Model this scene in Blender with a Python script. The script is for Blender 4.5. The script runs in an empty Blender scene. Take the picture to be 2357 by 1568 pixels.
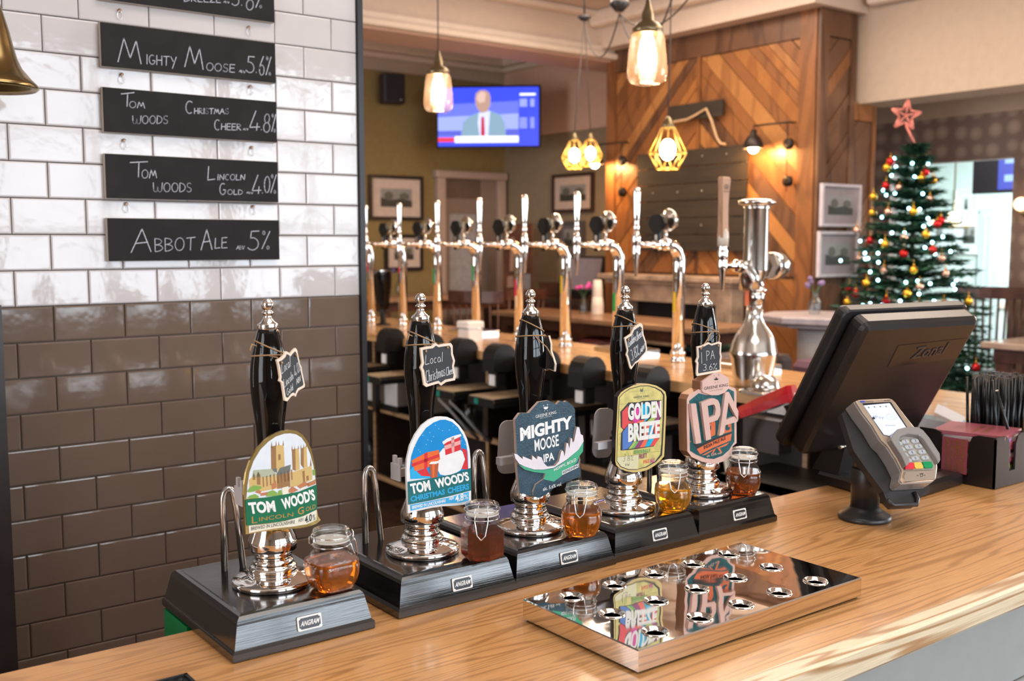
import bpy, bmesh, math, random
from mathutils import Vector, Matrix
random.seed(7)
S = bpy.context.scene
COL = S.collection
R = math.radians
# ------------------------------------------------------------------ camera
cam = bpy.data.cameras.new('camera'); cam_o = bpy.data.objects.new('camera', cam); COL.objects.link(cam_o)
cam.sensor_width = 36.0; cam.lens = 36.504
F_ = Vector((math.cos(R(52.876)), math.sin(R(52.876)), 0)); R_ = Vector((math.sin(R(52.876)), -math.cos(R(52.876)), 0))
th = R(5.4019)
fw = F_*math.cos(th) - Vector((0, 0, 1))*math.sin(th); cu = F_*math.sin(th) + Vector((0, 0, 1))*math.cos(th)
cam_o.matrix_world = Matrix(((R_.x, cu.x, -fw.x, 0), (R_.y, cu.y, -fw.y, 0), (R_.z, cu.z, -fw.z, 1.62), (0, 0, 0, 1)))
cam.clip_start = 0.05; cam.clip_end = 60
cam.dof.use_dof = True; cam.dof.focus_distance = 1.62; cam.dof.aperture_fstop = 5.6; cam.dof.aperture_blades = 0
S.camera = cam_o
# ------------------------------------------------------------------ world, light, exposure
S.view_settings.view_transform = 'Standard'; S.view_settings.look = 'None'; S.view_settings.gamma = 1.0
S.view_settings.use_curve_mapping = False; S.view_settings.exposure = 0.57
S.cycles.max_bounces = 9; S.cycles.diffuse_bounces = 4; S.cycles.glossy_bounces = 5; S.cycles.transmission_bounces = 9
S.cycles.transparent_max_bounces = 10; S.cycles.sample_clamp_indirect = 8.0; S.cycles.sample_clamp_direct = 0
S.cycles.caustics_reflective = False; S.cycles.caustics_refractive = False; S.cycles.blur_glossy = 0.3
S.cycles.use_denoising = True
w = bpy.data.worlds.new('world'); S.world = w; w.use_nodes = True
bg = w.node_tree.nodes['Background']; bg.inputs[0].default_value = (0.78, 0.88, 1.0, 1); bg.inputs[1].default_value = 1.2
def area(name, loc, size, rot, power, col, sy=None, spread=180):
    l = bpy.data.lights.new(name, 'AREA'); l.energy = power; l.color = col; l.shape = 'RECTANGLE'; l.size = size; l.size_y = sy or size
    l.spread = R(spread)
    o = bpy.data.objects.new(name, l); COL.objects.link(o); o.location = loc; o.rotation_euler = rot; return o
def point(name, loc, power, col=(1.0, .62, .30), rad=.03):
    l = bpy.data.lights.new(name, 'POINT'); l.energy = power; l.color = col; l.shadow_soft_size = rad
    o = bpy.data.objects.new(name, l); COL.objects.link(o); o.location = loc; return o
DAY = (0.80, 0.90, 1.0); WARM = (1.0, .80, .62)
# daylight at the front windows (behind the camera), each pane group
for x, wd_ in ((.45, 1.25), (2.12, 1.5), (3.65, 1.25)):
    area('window_daylight', (x, -2.66, 2.02), wd_, (R(-90), 0, R(180)), 34, DAY, 1.7)
area('east_window_daylight', (7.12, 0, 1.8), 2.5, (0, R(90), 0), 110, (.88, .94, 1.0), 1.7)
area('side_fill_light', (-2.66, 0.4, 2.0), 2.0, (0, R(-90), 0), 30, (0.92, .95, 1.0), 1.6)  # added fill light; the left wall has no window
# added overhead fill over the bar and in the far room, without fittings
area('overhead_fill_light', (1.3, 0.6, 3.3), 1.6, (0, 0, 0), 20, (1.0, .93, .86), 1.6)
area('overhead_fill_light', (4.3, 3.2, 3.30), 1.2, (0, 0, 0), 85, (1.0, .82, .66), 4.0)
area('far_room_light', (9.3, 3.6, 2.80), 1.5, (0, 0, 0), 240, (.85, .97, 1.0), 3.0)
point('alcove_fill', (6.55, 1.6, 2.2), 45, (1.0, .84, .72), .15)  # added unseen point light to brighten the wallpaper by the tree
point('far_room_fill', (9.0, 4.2, 1.9), 110, (.85, .97, 1.0), .3)
area('back_room_fill', (-2.4, 5.0, 1.9), 2.4, (0, R(-90), 0), 90, (.95, .95, 1.0), 1.8)  # added to lift the back room; no window stands here

# ------------------------------------------------------------------ materials
MATS = {}
def _nt(name):
    m = bpy.data.materials.new(name); m.use_nodes = True; nt = m.node_tree
    return m, nt, nt.nodes['Principled BSDF']
def setp(b, color=None, rough=None, metal=None, **k):
    if color is not None: b.inputs['Base Color'].default_value = (*color, 1)
    if rough is not None: b.inputs['Roughness'].default_value = rough
    if metal is not None: b.inputs['Metallic'].default_value = metal
    for n, v in k.items(): b.inputs[n.replace('_', ' ')].default_value = v
def M(name, color=(.5, .5, .5), rough=.5, metal=0.0, var=.06, scale=20.0, bump=0.0, bscale=60.0, **k):
    """principled material with a little procedural colour and relief variation"""
    if name in MATS: return MATS[name]
    m, nt, b = _nt(name); setp(b, color, rough, metal, **k); N = nt.nodes; L = nt.links
    tc = N.new('ShaderNodeTexCoord'); nz = N.new('ShaderNodeTexNoise'); nz.inputs['Scale'].default_value = scale; nz.inputs['Detail'].default_value = 3
    L.new(tc.outputs['Object'], nz.inputs['Vector'])
    if var > 0:
        rp = N.new('ShaderNodeValToRGB'); L.new(nz.outputs['Fac'], rp.inputs['Fac'])
        rp.color_ramp.elements[0].position = .3; rp.color_ramp.elements[1].position = .7
        rp.color_ramp.elements[0].color = (*[max(0, c*(1-var)) for c in color], 1); rp.color_ramp.elements[1].color = (*[min(1, c*(1+var)) for c in color], 1)
        L.new(rp.outputs['Color'], b.inputs['Base Color'])
    if bump > 0:
        n2 = N.new('ShaderNodeTexNoise'); n2.inputs['Scale'].default_value = bscale; L.new(tc.outputs['Object'], n2.inputs['Vector'])
        bp = N.new('ShaderNodeBump'); bp.inputs['Strength'].default_value = bump; bp.inputs['Distance'].default_value = .002
        L.new(n2.outputs['Fac'], bp.inputs['Height']); L.new(bp.outputs['Normal'], b.inputs['Normal'])
    MATS[name] = m; return m
def MEMIT(name, color, strength, base=(0, 0, 0)):
    if name in MATS: return MATS[name]
    m, nt, b = _nt(name); setp(b, base, .4); b.inputs['Emission Color'].default_value = (*color, 1); b.inputs['Emission Strength'].default_value = strength
    MATS[name] = m; return m
def MWOOD(name, c1, c2, axis='X', scale=1.0, rough=.35, dist=3.0, bands=14.0, stretch=14.0, knots=False, bump=.08, coat=0.0, darkline=None):
    """wood grain running along the given axis in world metres"""
    if name in MATS: return MATS[name]
    m, nt, b = _nt(name); N = nt.nodes; L = nt.links
    geo = N.new('ShaderNodeNewGeometry'); mp = N.new('ShaderNodeMapping'); L.new(geo.outputs['Position'], mp.inputs['Vector'])
    s = [stretch]*3; s['XYZ'.index(axis)] = 1.0
    mp.inputs['Scale'].default_value = [q*scale for q in s]
    n1 = N.new('ShaderNodeTexNoise'); n1.inputs['Scale'].default_value = .55; n1.inputs['Detail'].default_value = 2.5; n1.inputs['Distortion'].default_value = .35; L.new(mp.outputs['Vector'], n1.inputs['Vector'])
    mul = N.new('ShaderNodeMath'); mul.operation = 'MULTIPLY'; mul.inputs[1].default_value = bands; L.new(n1.outputs['Fac'], mul.inputs[0])
    sn = N.new('ShaderNodeMath'); sn.operation = 'SINE'; mm = N.new('ShaderNodeMath'); mm.operation = 'MULTIPLY'; mm.inputs[1].default_value = 6.283
    L.new(mul.outputs[0], mm.inputs[0]); L.new(mm.outputs[0], sn.inputs[0])
    rp = N.new('ShaderNodeValToRGB'); e = rp.color_ramp.elements
    mr = N.new('ShaderNodeMapRange'); mr.inputs['From Min'].default_value = -1; L.new(sn.outputs[0], mr.inputs['Value']); L.new(mr.outputs[0], rp.inputs['Fac'])
    e[0].position = 0.0; e[0].color = (*(darkline or c2), 1); e[1].position = .42; e[1].color = (*c1, 1)
    n2 = N.new('ShaderNodeTexNoise'); n2.inputs['Scale'].default_value = 5.0; n2.inputs['Detail'].default_value = 4
    mp2 = N.new('ShaderNodeMapping'); s2 = [stretch*6]*3; s2['XYZ'.index(axis)] = 3.0; mp2.inputs['Scale'].default_value = [q*scale for q in s2]
    L.new(geo.outputs['Position'], mp2.inputs['Vector']); L.new(mp2.outputs['Vector'], n2.inputs['Vector'])
    n3 = N.new('ShaderNodeTexNoise'); n3.inputs['Scale'].default_value = 1.6*scale; L.new(geo.outputs['Position'], n3.inputs['Vector'])
    mx = N.new('ShaderNodeMixRGB'); mx.blend_type = 'MULTIPLY'; mx.inputs['Fac'].default_value = .35
    L.new(rp.outputs['Color'], mx.inputs['Color1'])
    r2 = N.new('ShaderNodeValToRGB'); r2.color_ramp.elements[0].position = .3; r2.color_ramp.elements[0].color = (.45, .4, .35, 1); r2.color_ramp.elements[1].position = .65; r2.color_ramp.elements[1].color = (1.1, 1.1, 1.1, 1)
    L.new(n2.outputs['Fac'], r2.inputs['Fac']); L.new(r2.outputs['Color'], mx.inputs['Color2'])
    m3 = N.new('ShaderNodeMixRGB'); m3.inputs['Color2'].default_value = (*c2, 1); r3 = N.new('ShaderNodeMapRange'); r3.inputs['From Min'].default_value = .45; r3.inputs['From Max'].default_value = .75; r3.inputs['To Max'].default_value = .55
    L.new(n3.outputs['Fac'], r3.inputs['Value']); L.new(r3.outputs[0], m3.inputs['Fac']); L.new(mx.outputs['Color'], m3.inputs['Color1'])
    L.new(m3.outputs['Color'], b.inputs['Base Color']); b.inputs['Roughness'].default_value = rough
    if coat: b.inputs['Coat Weight'].default_value = coat; b.inputs['Coat Roughness'].default_value = .08
    if bump:
        bp = N.new('ShaderNodeBump'); bp.inputs['Strength'].default_value = bump; bp.inputs['Distance'].default_value = .001
        L.new(n2.outputs['Fac'], bp.inputs['Height']); L.new(bp.outputs['Normal'], b.inputs['Normal'])
    MATS[name] = m; return m

# ------------------------------------------------------------------ mesh builder and object helpers
I4 = Matrix.Identity(4)
def frame_matrix(fr):
    p, u, v, n = [Vector(q) for q in fr]
    return Matrix(((u.x, v.x, n.x, p.x), (u.y, v.y, n.y, p.y), (u.z, v.z, n.z, p.z), (0, 0, 0, 1)))
WM = {}
def tagp(o, label=None, cat=None, group=None, kind=None):
    if label: o['label'] = label
    if cat: o['category'] = cat
    if group: o['group'] = group
    if kind: o['kind'] = kind
    return o
def thing(name, loc=(0, 0, 0), label=None, cat=None, group=None, kind=None, rz=0.0, M4=None):
    o = bpy.data.objects.new(name, None); COL.objects.link(o); o.empty_display_size = .05
    m = M4 if M4 is not None else Matrix.Translation(Vector(loc)) @ Matrix.Rotation(rz, 4, 'Z')
    o.matrix_world = m; WM[o.name] = m.copy(); tagp(o, label, cat, group, kind); return o
class MB:
    def __init__(s, mats=None):
        s.bm = bmesh.new(); s.mats = [] ; s.cur = 0; s.sm = []
        if mats: s.use(mats)
    def use(s, m):
        if m not in s.mats: s.mats.append(m)
        s.cur = s.mats.index(m); return s
    def face(s, vs, smooth=False):
        try: f = s.bm.faces.new(vs)
        except ValueError: return None
        f.material_index = s.cur; f.smooth = smooth; return f
    def poly(s, pts, smooth=False):
        return s.face([s.bm.verts.new(p) for p in pts], smooth)
    def box(s, a, b, M4=None, taper=None):
        x0, y0, z0 = a; x1, y1, z1 = b
        c = [Vector(q) for q in ((x0, y0, z0), (x1, y0, z0), (x1, y1, z0), (x0, y1, z0), (x0, y0, z1), (x1, y0, z1), (x1, y1, z1), (x0, y1, z1))]
        if M4 is not None: c = [M4 @ q for q in c]
        v = [s.bm.verts.new(q) for q in c]
        for f in ((0, 3, 2, 1), (4, 5, 6, 7), (0, 1, 5, 4), (1, 2, 6, 5), (2, 3, 7, 6), (3, 0, 4, 7)): s.face([v[i] for i in f])
        return s
    def loft(s, loops, cap0=True, cap1=True, smooth=False, closed=True):
        vl = [[s.bm.verts.new(p) for p in lp] for lp in loops]; n = len(vl[0])
        for a, b in zip(vl, vl[1:]):
            for i in range(n if closed else n-1):
                j = (i+1) % n; s.face([a[i], a[j], b[j], b[i]], smooth)
        if cap0: s.face(list(reversed(vl[0])))
        if cap1: s.face(vl[-1])
        return s
    def rects(s, x0, x1, y0, y1, prof, smooth=False):
        return s.loft([[(x0+i, y0+i, z), (x1-i, y0+i, z), (x1-i, y1-i, z), (x0+i, y1-i, z)] for i, z in prof], smooth=smooth)
    def rrects(s, cx, cy, w, d, r, prof, seg=4, smooth=False, M4=None):
        """rounded rectangle loft; prof rows (inset, z)"""
        L = []
        for ins, z in prof:
            pts = []
            hw, hd, rr = w/2-ins, d/2-ins, max(r-ins, .0005)
            for sx, sy, a0 in ((1, 1, 0), (-1, 1, 90), (-1, -1, 180), (1, -1, 270)):
                for k in range(seg+1):
                    a = R(a0+90*k/seg); pts.append(Vector((cx+sx*(hw-rr)+rr*math.cos(a), cy+sy*(hd-rr)+rr*math.sin(a), z)))
            if M4 is not None: pts = [M4 @ p for p in pts]
            L.append(pts)
        return s.loft(L, smooth=smooth)
    def lathe(s, prof, c=(0, 0, 0), n=24, axis='Z', smooth=True, cap0=True, cap1=True, sx=1.0, sy=1.0, M4=None):
        loops = []
        for r, z in prof:
            lp = []
            for k in range(n):
                a = 2*math.pi*k/n; x, y = r*sx*math.cos(a), r*sy*math.sin(a)
                p = Vector((x, y, z)) if axis == 'Z' else (Vector((z, x, y)) if axis == 'X' else Vector((y, z, x)))
                p = p + Vector(c)
                lp.append(M4 @ p if M4 is not None else p)
            loops.append(lp)
        return s.loft(loops, cap0, cap1, smooth)
    def tube(s, pts, r, n=8, cap=True, smooth=True, closed=False):
        pts = [Vector(p) for p in pts]; rs = r if isinstance(r, (list, tuple)) else [r]*len(pts); loops = []; m = len(pts); up = None
        for i, p in enumerate(pts):
            a = pts[(i-1) % m] if (closed or i > 0) else p; b = pts[(i+1) % m] if (closed or i < m-1) else p
            t = (b-a); t = t.normalized() if t.length > 1e-9 else Vector((0, 0, 1))
            if up is None:
                up = Vector((0, 0, 1)) if abs(t.z) < .9 else Vector((1, 0, 0))
            e1 = (up - t*up.dot(t)); e1 = e1.normalized() if e1.length > 1e-6 else t.orthogonal().normalized(); e2 = t.cross(e1); up = e1
            loops.append([p + (e1*math.cos(2*math.pi*k/n)+e2*math.sin(2*math.pi*k/n))*rs[i] for k in range(n)])
        if closed: loops.append(loops[0])
        return s.loft(loops, cap and not closed, cap and not closed, smooth)
    def ball(s, c, r, seg=10, rings=6, sz=1.0, smooth=True):
        return s.lathe([(max(1e-4, r*math.sin(math.pi*k/rings)), -r*sz*math.cos(math.pi*k/rings)) for k in range(rings+1)], c, seg, smooth=smooth)
    def prism(s, pts, z0, z1):
        """outline (list of x,y) extruded z0..z1, triangulated so that concave outlines are right"""
        ar = sum(a[0]*b[1]-b[0]*a[1] for a, b in zip(pts, pts[1:]+pts[:1]))
        if ar < 0: pts = list(reversed(pts))
        n = len(pts)
        lo = [s.bm.verts.new((x, y, z0)) for x, y in pts]; hi = [s.bm.verts.new((x, y, z1)) for x, y in pts]
        f1 = s.face(hi); f0 = s.face(list(reversed(lo)))
        if abs(z1-z0) > 1e-6:
            for i in range(n): s.face([lo[i], lo[(i+1) % n], hi[(i+1) % n], hi[i]])
        fs = [f for f in (f1, f0) if f is not None and len(f.verts) > 4]
        for f in fs: f.normal_update()
        if fs: bmesh.ops.triangulate(s.bm, faces=fs)
        return s
    def flat(s, pts, z=0.0):
        ar = sum(a[0]*b[1]-b[0]*a[1] for a, b in zip(pts, pts[1:]+pts[:1]))
        if ar < 0: pts = list(reversed(pts))
        f = s.face([s.bm.verts.new((x, y, z)) for x, y in pts])
        if f is not None and len(f.verts) > 4: f.normal_update(); bmesh.ops.triangulate(s.bm, faces=[f])
        return s
    def stroke(s, pts, w, z=0.0, joints=True):
        """a flat ribbon of width w along a 2-d polyline"""
        for (a, b) in zip(pts, pts[1:]):
            d = Vector((b[0]-a[0], b[1]-a[1]));
            if d.length < 1e-7: continue
            d.normalize(); q = Vector((-d.y, d.x))*w/2; e = d*w*.28
            c = [(a[0]-e.x+q.x, a[1]-e.y+q.y, z), (a[0]-e.x-q.x, a[1]-e.y-q.y, z), (b[0]+e.x-q.x, b[1]+e.y-q.y, z), (b[0]+e.x+q.x, b[1]+e.y+q.y, z)]
            s.poly(c)
        return s
    def build(s, name, parent=None, M4=None, mat=None, **tags):
        if mat is not None and not s.mats: s.mats = [mat]
        if M4 is not None: s.bm.transform(M4)
        loc = None
        if parent is not None:
            s.bm.transform(WM[parent.name].inverted())
        s.bm.normal_update()
        me = bpy.data.meshes.new(name); s.bm.to_mesh(me); s.bm.free()
        for m in s.mats: me.materials.append(m)
        o = bpy.data.objects.new(name, me); COL.objects.link(o)
        if parent is not None: o.parent = parent
        WM[o.name] = (WM[parent.name] if parent is not None else I4).copy()
        tagp(o, tags.get('label'), tags.get('cat'), tags.get('group'), tags.get('kind'))
        return o
def bevel(o, w, seg=2, ang=40):
    b = o.modifiers.new('bevel', 'BEVEL'); b.width = w; b.segments = seg; b.limit_method = 'ANGLE'; b.angle_limit = R(ang); b.harden_normals = False; return o
def crisp(prof, e=.0005, lim=22):
    """add close support points round the sharp corners of a turned profile"""
    out = [prof[0]]
    for i in range(1, len(prof)-1):
        p0, p, p1 = Vector(prof[i-1]), Vector(prof[i]), Vector(prof[i+1]); a, b = p0-p, p1-p
        if a.length > 2.2*e and b.length > 2.2*e and a.angle(-b) > R(lim): out += [tuple(p+a.normalized()*e), tuple(p+b.normalized()*e)]
        else: out.append(prof[i])
    return out+[prof[-1]]
def box(name, a, b, mat, parent=None, bev=0, M4=None, **t):
    o = MB(mat).box(a, b).build(name, parent, M4=M4, **t)
    if bev: bevel(o, bev)
    return o
def copytree(o, parent=None, M4=None):
    c = o.copy(); COL.objects.link(c)
    if parent is not None: c.parent = parent
    if M4 is not None: c.matrix_world = M4; WM[c.name] = M4.copy()
    else: WM[c.name] = I4.copy()
    for ch in list(o.children): copytree(ch, c)
    return c
# lettering: built-in font turned into flat mesh
_TC = {}
def text_mesh(body, bold=0.0, depth=0.0, shear=0.0, spacing=1.0):
    key = (body, bold, depth, shear, spacing)
    if key in _TC: return _TC[key]
    cu_ = bpy.data.curves.new('t', 'FONT'); cu_.body = body; cu_.size = 1.0; cu_.offset = bold; cu_.extrude = depth; cu_.resolution_u = 3; cu_.shear = shear; cu_.space_character = spacing
    o = bpy.data.objects.new('t', cu_); COL.objects.link(o)
    dg = bpy.context.evaluated_depsgraph_get(); me = bpy.data.meshes.new_from_object(o.evaluated_get(dg))
    vs = [tuple(v.co) for v in me.vertices]; fs = [tuple(p.vertices) for p in me.polygons]
    bpy.data.objects.remove(o); bpy.data.curves.remove(cu_); bpy.data.meshes.remove(me)
    xs = [v[0] for v in vs]; ys = [v[1] for v in vs]; x0, x1, y0, y1 = min(xs), max(xs), min(ys), max(ys)
    vs = [((x-x0)/(x1-x0), (y-y0)/(y1-y0), z) for x, y, z in vs]
    _TC[key] = (vs, fs); return _TC[key]
def put_text(mb, body, BL, BR, TL, z=0.0, bold=0.0, depth=0.0, arc=0.0, **k):
    """letters fitted into the parallelogram BL-BR-TL (plane coordinates); depth>0 makes raised letters"""
    vs, fs = text_mesh(body, bold, .5 if depth else 0.0, **k); BL, BR, TL = Vector(BL), Vector(BR), Vector(TL)
    ex, ey = BR-BL, TL-BL; vv = []
    for x, y, zz in vs:
        p = BL + ex*x + ey*y; yy = p.y + arc*(1-(2*x-1)**2)
        vv.append(mb.bm.verts.new((p.x, yy, z+(zz+.5)*depth if depth else z)))
    for f in fs: mb.face([vv[i] for i in f])
    return mb

# ================================================================== ROOM SHELL
wall_cream = M('cream_paint', (.47, .37, .285), .7, var=.04, bump=.1, bscale=200)
ceil_white = M('ceiling_paint', (.62, .50, .41), .8, var=.03)
corn_white = M('cornice_paint', (.72, .60, .50), .6, var=.03)
green = M('olive_paint', (.27, .19, .07), .6, var=.08)
greygreen = M('grey_green_paint', (.29, .23, .155), .6, var=.06)
pink_cream = M('pink_cream_paint', (.66, .44, .33), .7, var=.04)
def struct(name, mb, **k): return mb.build(name, kind='structure', **k)
floorm = MWOOD('floor_boards', (.16, .085, .045), (.07, .035, .02), 'Y', 1.0, .4)
fl = thing('floor', kind='structure')
for i in range(58):
    x = -2.6+i*.17
    MB(floorm).box((x, -2.8, -.03), (x+.166, 8.1, 0 if i % 2 else -.0008)).build('plank', fl)
MB(floorm).box((7.26, -2.8, -.03), (11.6, 8.1, -.001)).build('floor_slab', fl)
struct('ceiling', MB(ceil_white).box((-2.75, -2.8, 3.34), (7.2, 8.15, 3.42)))
# far (north) wall, split by paint level
wb = thing('wall_back', kind='structure')
box('plaster', (-2.7, 8.0, 0), (6.1, 8.12, 3.34), green, wb)
box('plaster_upper', (-2.7, 7.985, 3.1), (5.97, 8.0, 3.34), wall_cream, wb)

box('cornice', (-2.7, 7.9, 3.25), (5.97, 8.0, 3.34), corn_white, wb, bev=.02)
box('cornice', (-2.7, 7.94, 3.2), (5.97, 8.0, 3.25), corn_white, wb, bev=.015)
# right wall behind the chimney breast
wr = thing('wall_right', kind='structure')
box('plaster', (5.97, 4.6, 0), (6.1, 8.0, 3.34), greygreen, wr)
box('plaster_upper', (5.955, 6.0, 2.585), (5.97, 8.0, 3.34), pink_cream, wr)
box('cornice', (5.87, 6.3, 3.25), (5.97, 8.0, 3.34), corn_white, wr, bev=.02)
box('cornice', (5.91, 6.3, 3.2), (5.97, 8.0, 3.25), corn_white, wr, bev=.015)
# downstand beam running across the room
bm1 = thing('beam_cross', kind='structure', label='cream plaster beam with stepped moulding crossing the ceiling')
box('beam_body', (-2.7, 6.0, 3.02), (5.9, 6.34, 3.34), ceil_white, bm1)
box('moulding', (-2.7, 5.93, 3.0), (5.9, 6.0, 3.05), corn_white, bm1, bev=.02)
box('moulding', (-2.7, 5.965, 3.05), (5.9, 6.0, 3.1), corn_white, bm1, bev=.012)
box('moulding', (-2.7, 5.9, 3.29), (5.9, 6.0, 3.34), corn_white, bm1, bev=.02)
box('soffit', (-2.7, 6.0, 2.99), (5.9, 6.38, 3.02), pink_cream, bm1)
# bulkhead over and beside the chimney breast
bk = thing('beam_right', kind='structure', label='cream plaster bulkhead over the chimney breast and opening')
box('bulkhead', (5.36, 4.04, 3.07), (6.1, 6.0, 3.34), ceil_white, bk)
box('cornice', (5.25, 3.95, 3.22), (5.36, 6.0, 3.34), corn_white, bk, bev=.03)
box('cornice', (5.25, 3.93, 3.22), (5.9, 4.04, 3.34), corn_white, bk, bev=.03)
box('beam_body', (5.9, -2.7, 2.51), (6.2, 4.11, 3.34), wall_cream, bk)
box('cornice', (5.8, -2.7, 3.1), (5.9, 4.0, 3.34), corn_white, bk, bev=.03)
box('soffit_ceiling', (6.2, -2.7, 2.78), (7.1, 4.9, 2.84), wall_cream, bk)
# unseen shell walls: window wall behind the camera, left wall
wf = thing('wall_front', kind='structure')
dkw = M('taupe_paint', (.30, .25, .20), .7, var=.05)
box('plaster', (-2.7, -2.7, 0), (7.1, -2.6, 1.1), dkw, wf)
box('plaster', (-2.7, -2.7, 2.95), (7.1, -2.6, 3.34), dkw, wf)
for a, b in ((-2.7, -.2), (1.1, 1.35), (2.9, 3.0), (4.3, 7.1)): box('plaster', (a, -2.7, 1.1), (b, -2.6, 2.95), dkw, wf)
for i, x in enumerate((-.2, 1.35, 3.0)):
    x1 = (1.1, 2.9, 4.3)[i]; wn = thing('window_%d' % (i+1), (x, -2.62, 1.1), kind='structure')
    fm = M('window_paint', (.7, .7, .68), .4)
    for a, b in ((x, x+.05), (x1-.05, x1), ((x+x1)/2-.025, (x+x1)/2+.025)): box('window_frame', (a, -2.64, 1.1), (b, -2.6, 2.95), fm, wn)
    for z in (1.1, 1.7, 2.35, 2.9): box('window_frame', (x, -2.64, z), (x1, -2.6, z+.05), fm, wn)
wl = thing('wall_left', kind='structure')
box('plaster', (-2.75, -2.7, 0), (-2.7, 8.1, 3.34), wall_cream, wl)
# wallpapered wall with the opening
m, nt, b = _nt('geometric_wallpaper'); N = nt.nodes; L = nt.links
geo = N.new('ShaderNodeNewGeometry'); vo = N.new('ShaderNodeTexVoronoi'); vo.inputs['Scale'].default_value = 8.0; vo.inputs['Randomness'].default_value = .25; L.new(geo.outputs['Position'], vo.inputs['Vector'])
rp = N.new('ShaderNodeValToRGB'); e = rp.color_ramp.elements; e[0].position = .30; e[0].color = (.34, .25, .20, 1); e[1].position = .46; e[1].color = (.22, .15, .125, 1)
x = rp.color_ramp.elements.new(.12); x.color = (.40, .30, .23, 1); L.new(vo.outputs['Distance'], rp.inputs['Fac']); L.new(rp.outputs['Color'], b.inputs['Base Color']); b.inputs['Roughness'].default_value = .6
wallpaper = m
ww = thing('wall_east', kind='structure')
box('plaster', (7.0, 4.55, 0), (7.1, 4.9, 2.84), wallpaper, ww)
box('plaster', (7.0, 1.3, 0), (7.1, 3.62, 2.84), wallpaper, ww)
box('plaster', (7.0, -2.7, 0), (7.1, -1.3, 3.34), wallpaper, ww); box('plaster', (7.0, -1.3, 0), (7.1, 1.3, .9), wallpaper, ww); box('plaster', (7.0, -1.3, 2.7), (7.1, 1.3, 3.34), wallpaper, ww)
wn = thing('window_4', (7.0, 0, .9), kind='structure')
for yy in (-1.3, -.45, .4, 1.25): box('window_frame', (7.0, yy, .9), (7.05, yy+.05, 2.7), M('window_paint', (.7, .7, .68), .4), wn)
for zz in (.9, 1.75, 2.65): box('window_frame', (7.0, -1.3, zz), (7.05, 1.3, zz+.05), M('window_paint', (.7, .7, .68), .4), wn)
box('plaster_head', (7.0, 3.62, 2.19), (7.1, 4.55, 2.84), wallpaper, ww)
box('plaster_band', (6.985, -2.7, 2.505), (7.0, 4.9, 2.78), wall_cream, ww)
box('return', (6.1, 4.85, 0), (7.1, 4.95, 2.84), wallpaper, ww)
# room beyond the opening
pale = M('pale_blue_paint', (.62, .72, .70), .7, var=.03)
wz = thing('wall_far_room', kind='structure')
box('plaster', (10.9, -.5, 0), (11.0, 8, 2.84), pale, wz)
box('plaster', (7.1, 7.3, 0), (10.9, 7.4, 2.84), pale, wz)
box('plaster', (7.1, -.6, 0), (11.0, -.5, 2.84), pale, wz)
box('ceiling_slab', (7.1, -.6, 2.84), (11.0, 7.4, 2.9), pale, wz)
box('dado_rail', (10.87, -.5, .92), (10.9, 7.3, .97), corn_white, wz)

# ------------------------------------------------------------------ TILED WALL
white_tile = M('white_glaze', (.66, .605, .59), .07, var=.03, scale=9, bump=.10, bscale=26, Coat_Weight=.3)
brown_tile = M('brown_glaze', (.175, .120, .090), .08, var=.05, scale=9, bump=.07, bscale=22, Coat_Weight=.3)
for nm in ('white_glaze', 'brown_glaze'):
    for n in MATS[nm].node_tree.nodes:
        if n.type == 'BUMP': n.inputs['Distance'].default_value = .006
grout_w = M('dark_grout', (.13, .11, .10), .9); grout_b = M('brown_grout', (.16, .12, .09), .9)
tw = thing('wall_tiled', kind='structure')
TX0, TX1, TB = -.6, 1.338, 1.48
box('plaster', (TX0, 2.447, 0), (1.345, 2.56, 3.34), wall_cream, tw)
box('grout', (TX0, 2.442, TB), (1.34, 2.448, 3.34), grout_w, tw)
box('grout', (TX0, 2.442, .3), (1.34, 2.448, TB), grout_b, tw)
def tile_mesh(w, h, mat):
    mb = MB(mat); g = .0011; e = .0035
    mb.loft([[(g, 0, g), (w-g, 0, g), (w-g, 0, h-g), (g, 0, h-g)], [(g, -.0062, g), (w-g, -.0062, g), (w-g, -.0062, h-g), (g, -.0062, h-g)],
             [(g+.0012, -.0074, g+.0012), (w-g-.0012, -.0074, g+.0012), (w-g-.0012, -.0074, h-g-.0012), (g+.0012, -.0074, h-g-.0012)],
             [(g+e, -.008, g+e), (w-g-e, -.008, g+e), (w-g-e, -.008, h-g-e), (g+e, -.008, h-g-e)]], smooth=False)
    return mb
TM = {}
PW_, PH_ = .1538, .0785
def tile(x0, x1, z, h, mat, key):
    k = (round(x1-x0, 4), key, round(h, 4))
    if k not in TM:
        o = tile_mesh(x1-x0, h, mat).build('tile', tw); TM[k] = o
    else:
        o = TM[k].copy(); COL.objects.link(o); o.parent = tw
    o.location = (x0, 2.443, z)
    o.rotation_euler = (random.uniform(-.0035, .0035), random.uniform(-.001, .001), random.uniform(-.0045, .0045))
for row in range(-14, 12):
    z = TB + row*PH_; off = .497 + (0 if row % 2 == 0 else PW_/2)
    x = off - PW_*3
    while x < TX1:
        a, b = x, min(x+PW_, TX1)
        if a < 0.2 and row < -20: pass
        if b-a > .012 and b > .3: tile(a, b, z, PH_, white_tile if row >= 0 else brown_tile, 'w' if row >= 0 else 'b')
        x += PW_
black_metal = M('black_metal', (.035, .033, .036), .35, .3, var=.1)
box('corner_trim', (1.338, 2.425, 0), (1.352, 2.46, 3.34), black_metal, tw, label='dark metal edge strip at the end of the tiles')
box('wall_return', (1.345, 2.46, 0), (1.352, 2.56, 3.34), black_metal, tw)
bp_ = thing('column', kind='structure', label='dark painted post at the left edge of the bar')
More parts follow.
